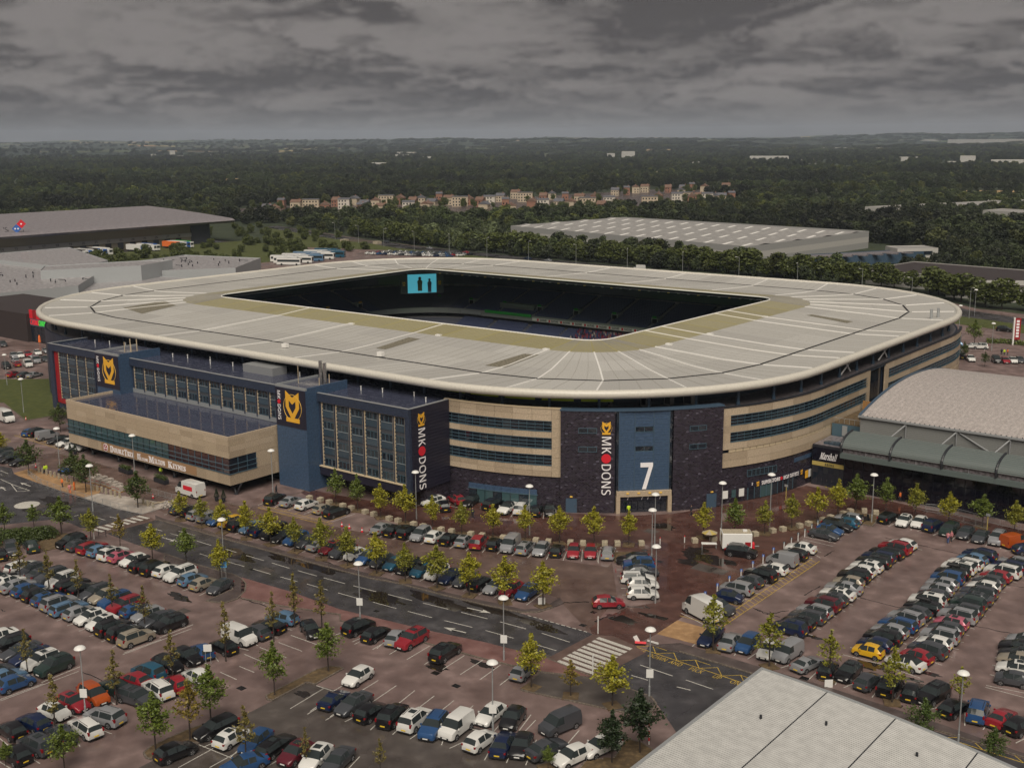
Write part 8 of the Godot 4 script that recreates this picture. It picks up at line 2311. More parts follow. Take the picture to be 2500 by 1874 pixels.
func build_people() -> void:
	mat("skin", lin(0.42, 0.24, 0.17), 0.6)
	mat("hair", lin(0.03, 0.018, 0.012), 0.7)
	mat("cloth_dark", lin(0.02, 0.022, 0.03), 0.85)
	mat("cloth_pink", lin(0.5, 0.2, 0.22), 0.85)
	mat("cloth_blue", lin(0.06, 0.09, 0.2), 0.85)
	mat("cloth_orange", lin(0.7, 0.16, 0.03), 0.8)
	var V := func(x: float, y: float, z: float) -> Vector3: return Vector3(x, y, z)
	# joints of a standing walker, 1.74 m; front is +z
	var hipL := Vector3(0.1, 0.92, 0)
	var hipR := Vector3(-0.1, 0.92, 0)
	var kneL := Vector3(0.11, 0.5, 0.07)
	var kneR := Vector3(-0.11, 0.5, 0.02)
	var ankL := Vector3(0.11, 0.09, 0.1)
	var ankR := Vector3(-0.11, 0.09, -0.14)
	var chest := Vector3(0, 1.3, 0)
	var shL := Vector3(0.18, 1.42, 0)
	var shR := Vector3(-0.18, 1.42, 0)
	var elL := Vector3(0.25, 1.14, -0.03)
	var elR := Vector3(-0.25, 1.14, 0.03)
	var haL := Vector3(0.25, 0.9, 0.07)
	var haR := Vector3(-0.25, 0.9, 0.12)
	var body := [[Vector3(0, 0.95, 0), chest, 0.13, 0.14], [chest, Vector3(0, 1.47, 0), 0.14, 0.06], [Vector3(0, 1.45, 0), Vector3(0, 1.54, 0.01), 0.055, 0.055], [Vector3(0, 1.6, 0.015), Vector3(0, 1.66, 0.01), 0.088, 0.095], [Vector3(0, 1.6, 0.1), Vector3(0, 1.57, 0.1), 0.018, 0.014], [hipL, kneL, 0.085, 0.06], [hipR, kneR, 0.085, 0.06], [kneL, ankL, 0.058, 0.04], [kneR, ankR, 0.058, 0.04], [ankL, ankL + Vector3(0, -0.05, 0.14), 0.045, 0.035], [ankR, ankR + Vector3(0, -0.05, 0.14), 0.045, 0.035], [shL, elL, 0.05, 0.04], [shR, elR, 0.05, 0.04], [elL, haL, 0.04, 0.03], [elR, haR, 0.04, 0.03]]
	for s in [[haL, 1.0], [haR, -1.0]]:
		for j in 4: body.append([s[0] + Vector3(0, -0.03, (j - 1.5) * 0.02), s[0] + Vector3(0, -0.12 + absf(j - 1.5) * 0.012, (j - 1.5) * 0.022 + 0.02), 0.016, 0.01])
		body.append([s[0] + Vector3(0, -0.01, 0.03), s[0] + Vector3(-0.01 * s[1], -0.06, 0.065), 0.015, 0.011])
	var bm := net(body, 0.034).mesh(M.skin)
	var jk := net([[Vector3(0, 0.9, 0), chest, 0.165, 0.165], [chest, Vector3(0, 1.44, 0), 0.16, 0.1], [shL, elL, 0.075, 0.06], [shR, elR, 0.075, 0.06], [elL, elL.lerp(haL, 0.85), 0.058, 0.048], [elR, elR.lerp(haR, 0.85), 0.058, 0.048]], 0.034)
	var tr := net([[hipL, kneL, 0.11, 0.08], [hipR, kneR, 0.11, 0.08], [kneL, ankL, 0.078, 0.066], [kneR, ankR, 0.078, 0.066], [Vector3(-0.05, 0.93, 0), Vector3(0.05, 0.93, 0), 0.14, 0.14]], 0.034)
	var hr := net([[Vector3(0, 1.68, -0.015), Vector3(0, 1.63, -0.04), 0.1, 0.085]], 0.03)
	var jm := {}
	for k in ["hivis", "cloth_dark", "cloth_pink", "cloth_blue", "cloth_orange"]: jm[k] = [jk.mesh(M[k]), tr.mesh(M[k])]
	var hm := hr.mesh(M.hair)
	var info := [["cloth_orange", "cloth_dark", "worker in orange top bending to the site fence"], ["cloth_orange", "cloth_orange", "worker in orange overalls standing on the sand"], ["hivis", "cloth_dark", "left worker in yellow jacket by the blue dumper"], ["hivis", "cloth_blue", "right worker in yellow jacket by the blue dumper"], ["cloth_pink", "cloth_orange", "worker in orange trousers next to the site fence"], ["cloth_dark", "cloth_dark", "pedestrian in dark clothes crossing the plaza"], ["cloth_pink", "cloth_blue", "left of two pedestrians in pink striped shirts"], ["cloth_pink", "cloth_dark", "right of two pedestrians in pink striped shirts"], ["cloth_dark", "cloth_dark", "pedestrian in dark clothes by the brick corner"], ["cloth_orange", "cloth_dark", "steward in orange near the arena glass, left one"], ["cloth_orange", "cloth_dark", "steward in orange near the arena glass, right one"], ["cloth_dark", "cloth_dark", "dark-clothed person in the far group of three"], ["hivis", "cloth_dark", "person in yellow in the far group of three"], ["cloth_orange", "cloth_dark", "person in orange in the far group of three"], ["cloth_dark", "cloth_dark", "person behind the black car at the yellow bays"], ["hivis", "cloth_dark", "person in yellow under the hotel box"], ["hivis", "cloth_dark", "person in yellow at the main entrance doors"]]
	for k in range(0, people_spots.size(), 2):
		var i: Array = info[k / 2]
		var o := thing("person", i[2], "person", Vector3(people_spots[k], 0.03, people_spots[k + 1]), k * 1.3)
		var b := put("body", bm, o)
		put("jacket", jm[i[0]][0], o)
		put("trousers", jm[i[1]][1], o)
		put("hair", hm, o)

# ---------------------------------------------------------------- beyond the stadium
var fwd := Vector2(-0.621, -0.784)
var rgt := Vector2(0.784, -0.621)
var house_spots := [-747, -626, -797, -684, -720, -609, -773, -680, -766, -690, -730, -673, -782, -735, -749, -713, -787, -762, -725, -714, -682, -667, -734, -736, -667, -676, -761, -777, -759, -793, -722, -771, -670, -710, -742, -803, -691, -762, -755, -843, -657, -718, -711, -807, -686, -793, -695, -816, -670, -802, -671, -816, -623, -751, -704, -873, -636, -795, -579, -731, -728, -927, -684, -885, -616, -807, -669, -894, -595, -794, -688, -933, -596, -819, -651, -904, -575, -806, -624, -889, -576, -832, -627, -918, -541, -802, -573, -861, -542, -826, -678, -1030, -677, -1050, -688, -1085, -689, -1106, -543, -879, -576, -948, -667, -1118, -555, -945, -619, -1063, -653, -1126, -664, -1164, -633, -1137, -631, -1182, -555, -960, -543, -952, -544, -967, -531, -959, -531, -974, -526, -978, -525, -994]
func blob_tree(g: RandomNumberGenerator, leaves: int, tall: float) -> Sh:
	# crown of leaf faces over lumps, unit height, for woods
	var s := Sh.new()
	var lumps := []
	for k in 11:
		var y := g.randf_range(0.3, 0.88)
		var r := 0.3 * (1.0 - pow(absf(y - 0.5) * 1.7, 2.0) * 0.7)
		var a := g.randf() * TAU
		var q := r * g.randf_range(0.25, 0.95)
		lumps.append([Vector3(cos(a) * q * tall, y, sin(a) * q * tall), g.randf_range(0.11, 0.18)])
	lumps.append([Vector3(0, 0.5, 0), 0.26])
	for l in lumps:
		var n := int(leaves * l[1] * l[1] / 0.3)
		for k in n:
			var d := Vector3(g.randfn(0, 1), g.randfn(0, 1), g.randfn(0, 1)).normalized()
			var tone := g.randf_range(0.6, 1.2)
			s.tint = Color(tone, tone, tone)
			leaf(s, l[0] + d * l[1] * g.randf_range(0.85, 1.1), 0.052 * g.randf_range(0.7, 1.3), g)
	return s
func hill_y(q: Vector2, nz: FastNoiseLite) -> float:
	var r := q.length()
	var t := clampf((r - 3400.0) / 7000.0, 0, 1)
	return maxf(57.0 * t * t * (3 - 2 * t) + (nz.get_noise_2d(q.x, q.y) * 44.0 - 4.0) * clampf((r - 2900.0) / 2600.0, 0, 1) + 6.0 * q.dot(rgt) / r * t, 0.03)
func build_far() -> void:
	var g := RandomNumberGenerator.new()
	g.seed = 4242
	# ---- land in the distance: dark wooded plain, then rolling fields up to the skyline
	var pl := Sh.new()
	var belt := P2([-640, -545, -527, -505, -450, -482, -352, -464, -240, -452, -154, -440, -123, -412, -60, -395])
	var near_edge := PackedVector2Array(belt)
	var poly := PackedVector2Array(belt)
	poly.append_array(PackedVector2Array([fwd * 2200 + rgt * 2200, fwd * 7000 + rgt * 5200, fwd * 7000 - rgt * 5200, fwd * 1500 - rgt * 1600, Vector2(-900, -330), Vector2(-700, -445)]))
	pl.slab(poly, 0, 0.01, false)
	setting("woodland_floor", pl, M.far_land)
	var hills := Sh.new()
	var nz := FastNoiseLite.new()
	nz.seed = 3
	nz.frequency = 0.00035
	var fz := FastNoiseLite.new()
	fz.seed = 8
	fz.noise_type = FastNoiseLite.TYPE_CELLULAR
	fz.cellular_return_type = FastNoiseLite.RETURN_CELL_VALUE
	fz.frequency = 0.0016
	var cols := 150
	var rws := 46
	var pt := func(i: int, j: int) -> Vector3:
		var r := 2900.0 * pow(5.2, float(j) / rws)
		var az := deg_to_rad(lerpf(-31, 31, float(i) / cols))
		var q := fwd * cos(az) * r + rgt * sin(az) * r
		return Vector3(q.x, hill_y(q, nz), q.y)
	for j in rws:
		for i in cols:
			var A: Vector3 = pt.call(i, j)
			var B: Vector3 = pt.call(i + 1, j)
			var C: Vector3 = pt.call(i + 1, j + 1)
			var D: Vector3 = pt.call(i, j + 1)
			var v := fz.get_noise_2d(A.x, A.z)
			var r := Vector2(A.x, A.z).length()
			var c := Color(0.018, 0.028, 0.014)
			if r > 4200 and v > 0.55: c = Color(0.3, 0.21, 0.105)
			elif r > 3900 and v > 0.25: c = Color(0.07, 0.085, 0.035)
			elif v < -0.6: c = Color(0.012, 0.02, 0.012)
			hills.tint = Color(c.r * g.randf_range(0.85, 1.1), c.g * g.randf_range(0.85, 1.1), c.b)
			hills.quad(A, B, C, D)
	var hm := mat("hill_land", Color.WHITE, 0.95)
	hm.vertex_color_use_as_albedo = true
	hills.smooth(80)
	setting("hills", hills, hm)
	# ---- main road behind the stadium, its verge, the near field strips
	plate("road", [-640, -545, -601, -530, -527, -503, -494, -496, -450, -480, -402, -474, -352, -464, -240, -452, -154, -434, -123, -406, -98, -395, -60, -378, -60, -366, -98, -383, -126, -392, -160, -420, -240, -440, -352, -450, -402, -460, -450, -466, -494, -483, -527, -490, -601, -517, -640, -531], 0, 0.02, "asphalt")
	plate("grass_verge", [-640, -531, -601, -517, -527, -490, -494, -483, -450, -466, -402, -460, -352, -450, -240, -440, -160, -420, -126, -392, -98, -383, -60, -366, -60, -352, -98, -368, -125, -376, -170, -405, -250, -424, -352, -436, -402, -452, -440, -456, -500, -440, -560, -470], 0, 0.06, "grass")
	plate("grass_bank", [-480, -300, -452, -350, -446, -420, -500, -440, -560, -450, -570, -400, -540, -330], 0, 0.05, "grass")
	plate("depot_yard", [-600, -190, -600, -440, -548, -440, -540, -380, -520, -300, -520, -190], 0, 0.03, "asphalt")
	plate("scrub", [-720, -450, -548, -441, -500, -440, -560, -470, -640, -531, -640, -545, -740, -520], 0, 0.04, "far_land")
	plate("field", [-477, -1072, -434, -1132, -425, -1190, -470, -1170], 0, 0.3, "grass")
	plate("field", [-479, -975, -462, -1015, -450, -1010, -466, -965], 0, 0.3, "field")
	plate("estate_ground", [-800, -600, -700, -590, -560, -700, -505, -940, -510, -1010, -560, -1000, -620, -1200, -720, -1180, -740, -960, -800, -780, -840, -690], 0, 0.2, "footway")
	# ---- woods
	for k in [["w", 0.016, 0.027, 0.007], ["x", 0.034, 0.047, 0.014], ["z", 0.085, 0.095, 0.06]]:
		var m := mat("wood_" + k[0], lin(k[1], k[2], k[3]), 0.7)
		m.vertex_color_use_as_albedo = true
	var clear := [P2([-620, -240, -520, -240, -520, -450, -700, -470, -720, -300]), P2([-810, -595, -700, -585, -555, -690, -500, -940, -510, -1010, -560, -1010, -610, -1200, -730, -1185, -745, -960, -810, -780, -850, -690]), P2([-430, -540, -250, -485, -190, -490, -175, -560, -235, -625, -415, -645]), P2([-190, -500, -178, -440, -115, -440, -110, -500]), P2([-350, -850, -280, -1000, -262, -1020, -265, -990, -320, -840]), P2([-250, -830, -200, -830, -200, -790, -250, -790]), P2([-490, -1060, -425, -1110, -415, -1200, -480, -1180]), P2([-485, -965, -445, -1000, -455, -1030, -490, -990])]
	for q in [[1300, -240, 30, 170], [1500, 320, 50, 260], [1850, -560, 60, 300], [2050, 150, 70, 280], [2250, 620, 60, 380], [2450, -900, 80, 420], [2650, -250, 90, 360], [1250, 480, 40, 150], [1650, -700, 40, 200], [2800, 300, 120, 500]]:
		var c0 := fwd * float(q[0]) + rgt * float(q[1])
		var u := (fwd + rgt * 0.25).normalized() * float(q[2])
		var w := (rgt - fwd * 0.25).normalized() * float(q[3]) * 0.5
		var fp := PackedVector2Array([c0 - u - w, c0 - u + w, c0 + u + w * 0.8, c0 + u - w * 1.1])
		clear.append(fp)
		var fs := Sh.new()
		fs.slab(fp, 0.2, 0.3, false)
		setting("field", fs, M.field if int(q[0]) % 100 == 50 else M.grass)
	var spots := [[], [], []]
	var r := 480.0
	while r < 4300.0:
		var sp := 6.6 + r * 0.0042
		var az := -29.0
		while az < 29.0:
			var rr := r + g.randf_range(-0.5, 0.5) * sp
			var a := deg_to_rad(az + g.randf_range(-0.5, 0.5) * rad_to_deg(sp / r))
			az += rad_to_deg(sp / r)
			var q := fwd * cos(a) * rr + rgt * sin(a) * rr
			if not Geometry2D.is_point_in_polygon(q, poly): continue
			var bad := false
			for c in clear:
				if Geometry2D.is_point_in_polygon(q, c):
					bad = true
					break
			if bad: continue
			var patch := nz.get_noise_2d(q.x * 14.0, q.y * 14.0)
			if patch > 0.38 and rr > 800: continue
			if rr > 2300 and fz.get_noise_2d(q.x * 2.0, q.y * 2.0) > 0.3: continue
			var h := g.randf_range(7.0, 12.5) * (1.0 + maxf(0.0, rr - 1400.0) / 5200.0)
			h *= 1.0 + patch * 0.7
			if rr < 640: h *= 0.8
			var w := h * g.randf_range(0.85, 1.25)
			spots[g.randi() % 3].append([Transform3D(Basis(Vector3.UP, g.randf() * TAU).scaled_local(Vector3(w, h, w)), Vector3(q.x, -0.1 * h, q.y)), q, rr])
		r += sp
	for k in 5200:
		var rr := 4200.0 * pow(2.7, g.randf())
		var a := deg_to_rad(g.randf_range(-29, 29))
		var q := fwd * cos(a) * rr + rgt * sin(a) * rr
		if fz.get_noise_2d(q.x, q.y) > 0.55 and g.randf() < 0.85: continue
		var h := g.randf_range(10, 17)
		spots[k % 3].append([Transform3D(Basis(Vector3.UP, a).scaled_local(Vector3(h * g.randf_range(3, 8), h, h * 2.0)), Vector3(q.x, hill_y(q, nz) - 2.0, q.y)), q, rr])
	print("wood trees ", spots[0].size() + spots[1].size() + spots[2].size())
	for v in 3:
		var sh := blob_tree(g, 900, 1.15)
		var mm := MultiMesh.new()
		mm.transform_format = MultiMesh.TRANSFORM_3D
		mm.use_colors = true
		mm.mesh = sh.mesh(M.wood_x)
		mm.instance_count = spots[v].size()
		for k in spots[v].size():
			mm.set_instance_transform(k, spots[v][k][0])
			var t := g.randf_range(0.4, 1.35)
			t *= clampf(1.0 + 1.5 * nz.get_noise_2d(spots[v][k][1].x * 9.0 + 700.0, spots[v][k][1].y * 9.0), 0.45, 2.0)
			var c := Color(t, t, t)
			if g.randf() < 0.18: c = Color(t * 1.7, t * 1.45, t * 0.9)
			if g.randf() < 0.12: c = Color(t * 0.55, t * 0.62, t * 0.5)
			if spots[v][k][2] < 720 and spots[v][k][1].x < -395 and g.randf() < 0.45: c = Color(t * 2.2, t * 2.0, t * 2.9)
			mm.set_instance_color(k, c)
		var mi := MultiMeshInstance3D.new()
		mi.name = numbered("woodland")
		mi.multimesh = mm
		add_child(mi)
		tag(mi, "mass of dark broadleaf woodland stretching to the hills", "woodland", "woodland to the hills")
		mi.set_meta("kind", "stuff")
	# the front rank of the belt stands as single trees
	var W := []
	for k in range(1, near_edge.size() - 1):
		var a := near_edge[k]
		var b := near_edge[k + 1]
		var n := int(a.distance_to(b) / 6.5)
		for j in n: W.append(a.lerp(b, (j + 0.5) / n))
	var bt := []
	for v in 4:
		var tk := Sh.new()
		tk.bar(Vector3.ZERO, Vector3(0, 0.55, 0), 0.03, 0.015, 7, false)
		bt.append([blob_tree(g, 1500, 1.1).mesh(M.wood_belt), tk.mesh(M.bark)])
	var idx := 0
	for q in W:
		var h := g.randf_range(7.5, 11.5)
		var o := thing("belt_tree", "leafy roadside tree, %s from the left in the belt behind the stadium" % ordinal(idx), "tree", Vector3(q.x + g.randf_range(-2, 2), 0, q.y - g.randf_range(4, 8)), g.randf() * TAU, "front rank of the tree belt")
		idx += 1
		var v := g.randi() % 4
		var c := put("crown", bt[v][0], o)
		var t := put("trunk", bt[v][1], o)
		c.scale = Vector3(h * 1.35, h, h * 1.35)
		t.scale = Vector3(h, h, h)
	# bushes on the bank by the coaches
	for k in 150:
		var q := Vector2(g.randf_range(-545, -455), g.randf_range(-455, -300)) if k < 95 else Vector2(g.randf_range(-690, -520), g.randf_range(-525, -450))
		var o := put("bank_bush", bt[k % 4][0])
		o.position = Vector3(q.x, -0.6, q.y)
		var h := g.randf_range(3.2, 6.0)
		o.scale = Vector3(h * 1.5, h, h * 1.5)
		tag(o, "loose green bush on the grassy bank between depot and coaches", "bush", "bushes on the grassy bank")
	# ---- houses
	for key in [["house_cream", 0.42, 0.35, 0.26], ["house_brick", 0.24, 0.12, 0.08], ["house_white", 0.5, 0.46, 0.4], ["tile_grey", 0.1, 0.1, 0.115], ["tile_brown", 0.15, 0.09, 0.065]]:
		mat(key[0], lin(key[1], key[2], key[3]), 0.8)
	var protos := []
	for v in 6:
		var o := Node3D.new()
		var w: float = [8.0, 10.0, 7.0, 14.0, 9.0, 6.0][v]
		var d := 8.0
		var h: float = [6.0, 8.5, 6.0, 9.0, 7.0, 8.0][v]
		var rf: float = [2.6, 1.2, 2.8, 0.5, 2.2, 1.6][v]
		bpart("wall", Vector3(-w / 2, 0, -d / 2), Vector3(w / 2, h, d / 2), M[["house_cream", "house_white", "house_brick", "house_cream", "house_cream", "house_brick"][v]], o)
		var s := Sh.new()
		s.hexa([Vector3(-w / 2 - 0.3, h, -d / 2 - 0.4), Vector3(w / 2 + 0.3, h, -d / 2 - 0.4), Vector3(w / 2 + 0.3, h, d / 2 + 0.4), Vector3(-w / 2 - 0.3, h, d / 2 + 0.4), Vector3(-w / 2 - 0.3, h + rf, -0.1), Vector3(w / 2 + 0.3, h + rf, -0.1), Vector3(w / 2 + 0.3, h + rf, 0.1), Vector3(-w / 2 - 0.3, h + rf, 0.1)])
		var ro := part("roof", s, M[["tile_grey", "tile_grey", "tile_brown", "tile_grey", "tile_brown", "tile_grey"][v]], o)
		if rf > 1.5: bpart("chimney", Vector3(w * 0.25, h + rf * 0.5, -0.4), Vector3(w * 0.25 + 0.7, h + rf + 0.8, 0.4), M.house_brick, ro)
		for y in int(h / 2.7):
			for x in int(w / 2.6):
				bpart("window", Vector3(-w / 2 + 0.8 + x * 2.6, 1.0 + y * 2.7, d / 2), Vector3(-w / 2 + 1.9 + x * 2.6, 2.3 + y * 2.7, d / 2 + 0.05), M.pane, o)
				if x < 2: bpart("window", Vector3(w / 2, 1.0 + y * 2.7, -d / 2 + 1.2 + x * 3.0), Vector3(w / 2 + 0.05, 2.3 + y * 2.7, -d / 2 + 2.3 + x * 3.0), M.pane, o)
		protos.append(o)
	var hn := ["small cream", "tall white flat-roofed", "small brick", "long cream flat-topped", "mid-sized cream", "narrow brick"]
	var hs := []
	for k in range(0, house_spots.size(), 2):
		var q := Vector2(house_spots[k], house_spots[k + 1])
		hs.append([q.dot(rgt) / q.dot(fwd), q, (k / 2 * 5 + k / 6) % 6, k / 2])
	hs.sort()
	var hc := {}
	for e in hs:
		var v: int = e[2]
		hc[v] = hc.get(v, -1) + 1
		var o: Node3D = protos[v].duplicate()
		o.name = numbered("house")
		add_child(o)
		o.position = Vector3(e[1].x, 0, e[1].y)
		o.rotation.y = deg_to_rad([20, 35, 110, 25, 40, -55][e[3] % 6])
		tag(o, "%s house, %s of its kind from the left in the distant estate" % [hn[v], ordinal(hc[v])], "house", "houses of the estate")
	for k in 90:
		var i := (g.randi() % (house_spots.size() / 2)) * 2
		var o := put("estate_tree", bt[k % 4][0])
		var h := g.randf_range(5, 9)
		o.position = Vector3(house_spots[i] + g.randf_range(-16, 16), 0, house_spots[i + 1] + g.randf_range(8, 26))
		o.scale = Vector3.ONE * h
		tag(o, "leafy tree growing between the houses of the estate", "tree", "trees between the estate houses")
	far_buildings(g)
	far_traffic(g)
func simple_building(called: String, label: String, cat: String, foot: Array, h: float, wall: String, roof: String, inset := 0.0) -> Node3D:
	var o := thing(called, label, cat)
	var p := P2(foot)
	var m := Vector2.ZERO
	for q in p: m += q / p.size()
	for k in p.size():
		var s := Sh.new()
		var a := p[k]
		var b := p[(k + 1) % p.size()]
		s.face(at3(a, 0), at3(b, 0), at3(b, h), at3(a, h), at3(m, h / 2))
		part("wall", s, M[wall], o)
	var s := Sh.new()
	s.slab(p, h - 0.4, h - 0.3, false)
	part("roof", s, M[roof], o)
	return o
func far_buildings(g: RandomNumberGenerator) -> void:
	# white distribution warehouse behind the tree belt
	var A := Vector2(-250, -491)
	var B := Vector2(-239, -608)
	var C := Vector2(-411, -635)
	var D := Vector2(-425, -536)
	var wh := thing("warehouse", "huge pale grey warehouse with roof lights behind the tree belt", "warehouse")
	var m := (A + B + C + D) / 4
	for e in [[A, B], [B, C], [C, D], [D, A]]:
		var s := Sh.new()
		s.face(at3(e[0], 0), at3(e[1], 0), at3(e[1], 3.2), at3(e[0], 3.2), at3(m, 2))
		part("wall", s, M.store_band, wh)
		s = Sh.new()
		s.face(at3(e[0], 3.2), at3(e[1], 3.2), at3(e[1], 6.0), at3(e[0], 6.0), at3(m, 4))
		part("wall_band", s, M.store_wall, wh)
		s = Sh.new()
		s.face(at3(e[0], 6.0), at3(e[1], 6.0), at3(e[1], 9.0), at3(e[0], 9.0), at3(m, 7))
		part("wall", s, M.store_band, wh)
	var bays := 4
	for k in bays:
		var a0 := A.lerp(B, float(k) / bays)
		var a1 := A.lerp(B, (k + 0.5) / bays)
		var a2 := A.lerp(B, (k + 1.0) / bays)
		var d0 := D.lerp(C, float(k) / bays)
		var d1 := D.lerp(C, (k + 0.5) / bays)
		var d2 := D.lerp(C, (k + 1.0) / bays)
		var s := Sh.new()
		s.face(at3(a0, 8.2), at3(d0, 8.2), at3(d1, 9.5), at3(a1, 9.5), at3(m, -500))
		s.face(at3(a1, 9.5), at3(d1, 9.5), at3(d2, 8.2), at3(a2, 8.2), at3(m, -500))
		part("roof_bay", s, M.store_roof, wh)
		for i in 15:
			for sd in 2:
				var f := (i + 0.4) / 15.0
				var p0 := (a0 if sd == 0 else a2).lerp(d0 if sd == 0 else d2, f)
				var p1 := a1.lerp(d1, f)
				var q0 := (a0 if sd == 0 else a2).lerp(d0 if sd == 0 else d2, f + 0.012)
				var q1 := a1.lerp(d1, f + 0.012)
				var y := func(t: float) -> float: return lerpf(8.2, 9.5, t) + 0.06
				s = Sh.new()
				s.face(at3(p0.lerp(p1, 0.25), y.call(0.25)), at3(q0.lerp(q1, 0.25), y.call(0.25)), at3(q0.lerp(q1, 0.8), y.call(0.8)), at3(p0.lerp(p1, 0.8), y.call(0.8)), at3(m, -500))
				part("roof_light", s, M.rib_white, wh)
	var of := simple_building("office_block", "dark blue office wing with white end before the warehouse", "office", [-221, -496, -190, -556, -200, -562, -232, -505], 5.0, "steel_blue", "deck")
	for k in 6: bpart("roof_light", Vector3(-220 + k * 4.2, 4.7, -506 - k * 7.6), Vector3(-213 + k * 4.2, 5.2, -504 - k * 7.6), M.deck, of)
	var oe := simple_building("office_block", "white office block with ribbon window right of the warehouse", "office", [-200, -545, -186, -560, -196, -570, -210, -556], 6.4, "store_wall", "store_roof")
	bpart_t("ribbon_window", Transform3D(Basis(Vector3.UP, atan2(15, 14)), Vector3(-193, 4.2, -552.3)), Vector3(15, 1.6, 0.3), "pane", oe)
	simple_building("retail_store", "low brown-roofed store right of the office block", "store", [-180, -457, -175, -497, -120, -488, -118, -452, -141, -439, -150, -452], 6.0, "store_wall", "brown_clad")
	simple_building("retail_store", "low grey store at the right edge behind the belt", "store", [-141, -436, -128, -466, -112, -464, -116, -434], 4.5, "store_wall", "brown_clad")
	for q in [[-341, -857, -290, -979, -270, -970, -318, -850, 7, "long grey warehouse among trees at upper right"], [-295, -1002, -262, -1020, -255, -980, -285, -965, 7, "grey flat warehouse at the right edge among trees"], [-245, -822, -205, -804, -200, -830, -240, -850, 9, "white flat-roofed block at the right edge of the woods"]]:
		simple_building("distant_warehouse", q[9], "warehouse", q.slice(0, 8), q[8], "store_wall", "store_roof")
	var far := [[-2106, -4685, -1352, -4715, 14], [-2835, -7454, -2468, -7357, 40], [-2247, -6802, -1813, -6712, 40], [-1328, -2602, -1240, -2630, 14], [-1163, -2476, -1109, -2494, 10], [-805, -2444, -782, -2452, 8], [-804, -2519, -776, -2529, 18], [-709, -2408, -653, -2428, 12], [-1852, -2770, -1830, -2776, 18], [-1880, -2887, -1841, -2897, 22], [-1820, -1815, -1771, -1834, 11], [-3110, -3234, -3022, -3250, 14], [-3632, -2526, -3612, -2532, 16], [-3797, -2724, -3772, -2730, 26], [-3275, -2379, -3239, -2389, 14], [-3290, -2521, -3252, -2530, 16], [-2899, -4377, -2853, -4381, 22], [-1233, -2141, -1197, -2155, 10], [-516, -1141, -506, -1147, 6], [-2600, -2700, -2560, -2720, 14], [-2300, -2500, -2270, -2515, 12], [-1000, -2700, -960, -2712, 12]]
	var nm := ["long pale shed on the right skyline, nearest of three", "long pale shed on the right skyline, left of the far two", "long pale shed on the right skyline, right of the far two", "pale building in the right woods, first from the left", "pale building in the right woods, second from the left", "pale building in the right woods, third from the left", "tall pale block in the right woods by the third", "pale building in the right woods at the picture edge", "left of two white blocks right of centre below the skyline", "right of two white blocks right of centre below the skyline", "low white roof in the woods above the left of the estate", "pale row of sheds in the middle distance left of centre", "tiny pale block in the left woods, first from the left", "tiny tall pale block in the left woods", "tiny pale block in the left woods, third from the left", "tiny pale block in the left woods, fourth from the left", "tiny pale block just under the skyline right of centre", "low domed white roof in the woods right of the estate", "small white cabin at the edge of the field", "pale block left of centre in the far woods", "second pale block left of centre in the far woods", "pale block at right behind the first woods row"]
	for k in far.size():
		var q: Array = far[k]
		var a := Vector2(q[0], q[1])
		var b := Vector2(q[2], q[3])
		var d := a.normalized() * minf(a.distance_to(b) * 0.6, 120.0)
		simple_building("distant_building", nm[k], "building", [a.x, a.y, b.x, b.y, b.x + d.x, b.y + d.y, a.x + d.x, a.y + d.y], q[4], "store_wall", "rib_white")
	# ---- depot at upper left
	var dp := thing("depot", "long grey depot with curved eave and loading bays", "depot")
	var xw := -569.0
	bpart("wall", Vector3(xw - 130, 0, -432), Vector3(xw, 11, -200), M.depot_wall, dp)
	bpart("dock_band", Vector3(xw, 4.2, -420), Vector3(xw + 0.6, 6.4, -200), M.store_wall, dp)
	bpart("end_panel", Vector3(xw, 0, -432), Vector3(xw + 0.8, 11, -419), M.spandrel, dp)
	var rs := Sh.new()
	var prof := [[-645.0, 18.5], [-620.0, 17.4], [-590.0, 15.6], [-570.0, 14.2], [-562.0, 13.6], [-559.4, 12.5], [-561.0, 11.2], [-566.0, 11.0], [-569.5, 11.0]]
	for k in prof.size() - 1:
		rs.face(Vector3(prof[k][0], prof[k][1], -444), Vector3(prof[k][0], prof[k][1], -190), Vector3(prof[k + 1][0], prof[k + 1][1], -190), Vector3(prof[k + 1][0], prof[k + 1][1], -444), Vector3(-590, 12.5, -300))
	rs.smooth(50)
	part("roof", rs, M.depot_roof, dp)
	rs = Sh.new()
	rs.hexa([Vector3(-645, 17.0, -444), Vector3(-740, 10, -444), Vector3(-740, 10, -190), Vector3(-645, 17.0, -190), Vector3(-645, 18.5, -444), Vector3(-740, 11, -444), Vector3(-740, 11, -190), Vector3(-645, 18.5, -190)])
	part("roof", rs, M.depot_roof, dp)
	for k in 27:
		var z := -412.0 + k * 7.6
		var b := bpart("dock_door", Vector3(xw, 0.6, z), Vector3(xw + 0.35, 4.0, z + 3.4), M.spandrel if k % 3 else M.dark_metal, dp)
		text_part("dock_number", str(28 - k), 1.3, M.dark_metal, dp, Transform3D(Basis(Vector3(0, 0, -1), Vector3.UP, Vector3(1, 0, 0)), Vector3(xw + 0.7, 5.4, z + 1.7)))
	# rooftop emblem: two tilted square tiles with dots on a frame
	var em := thing("roof_emblem", "red and blue tilted tile emblem on a frame above the depot eave", "sign", Vector3(-566, 13.6, -311.5), 0.9)
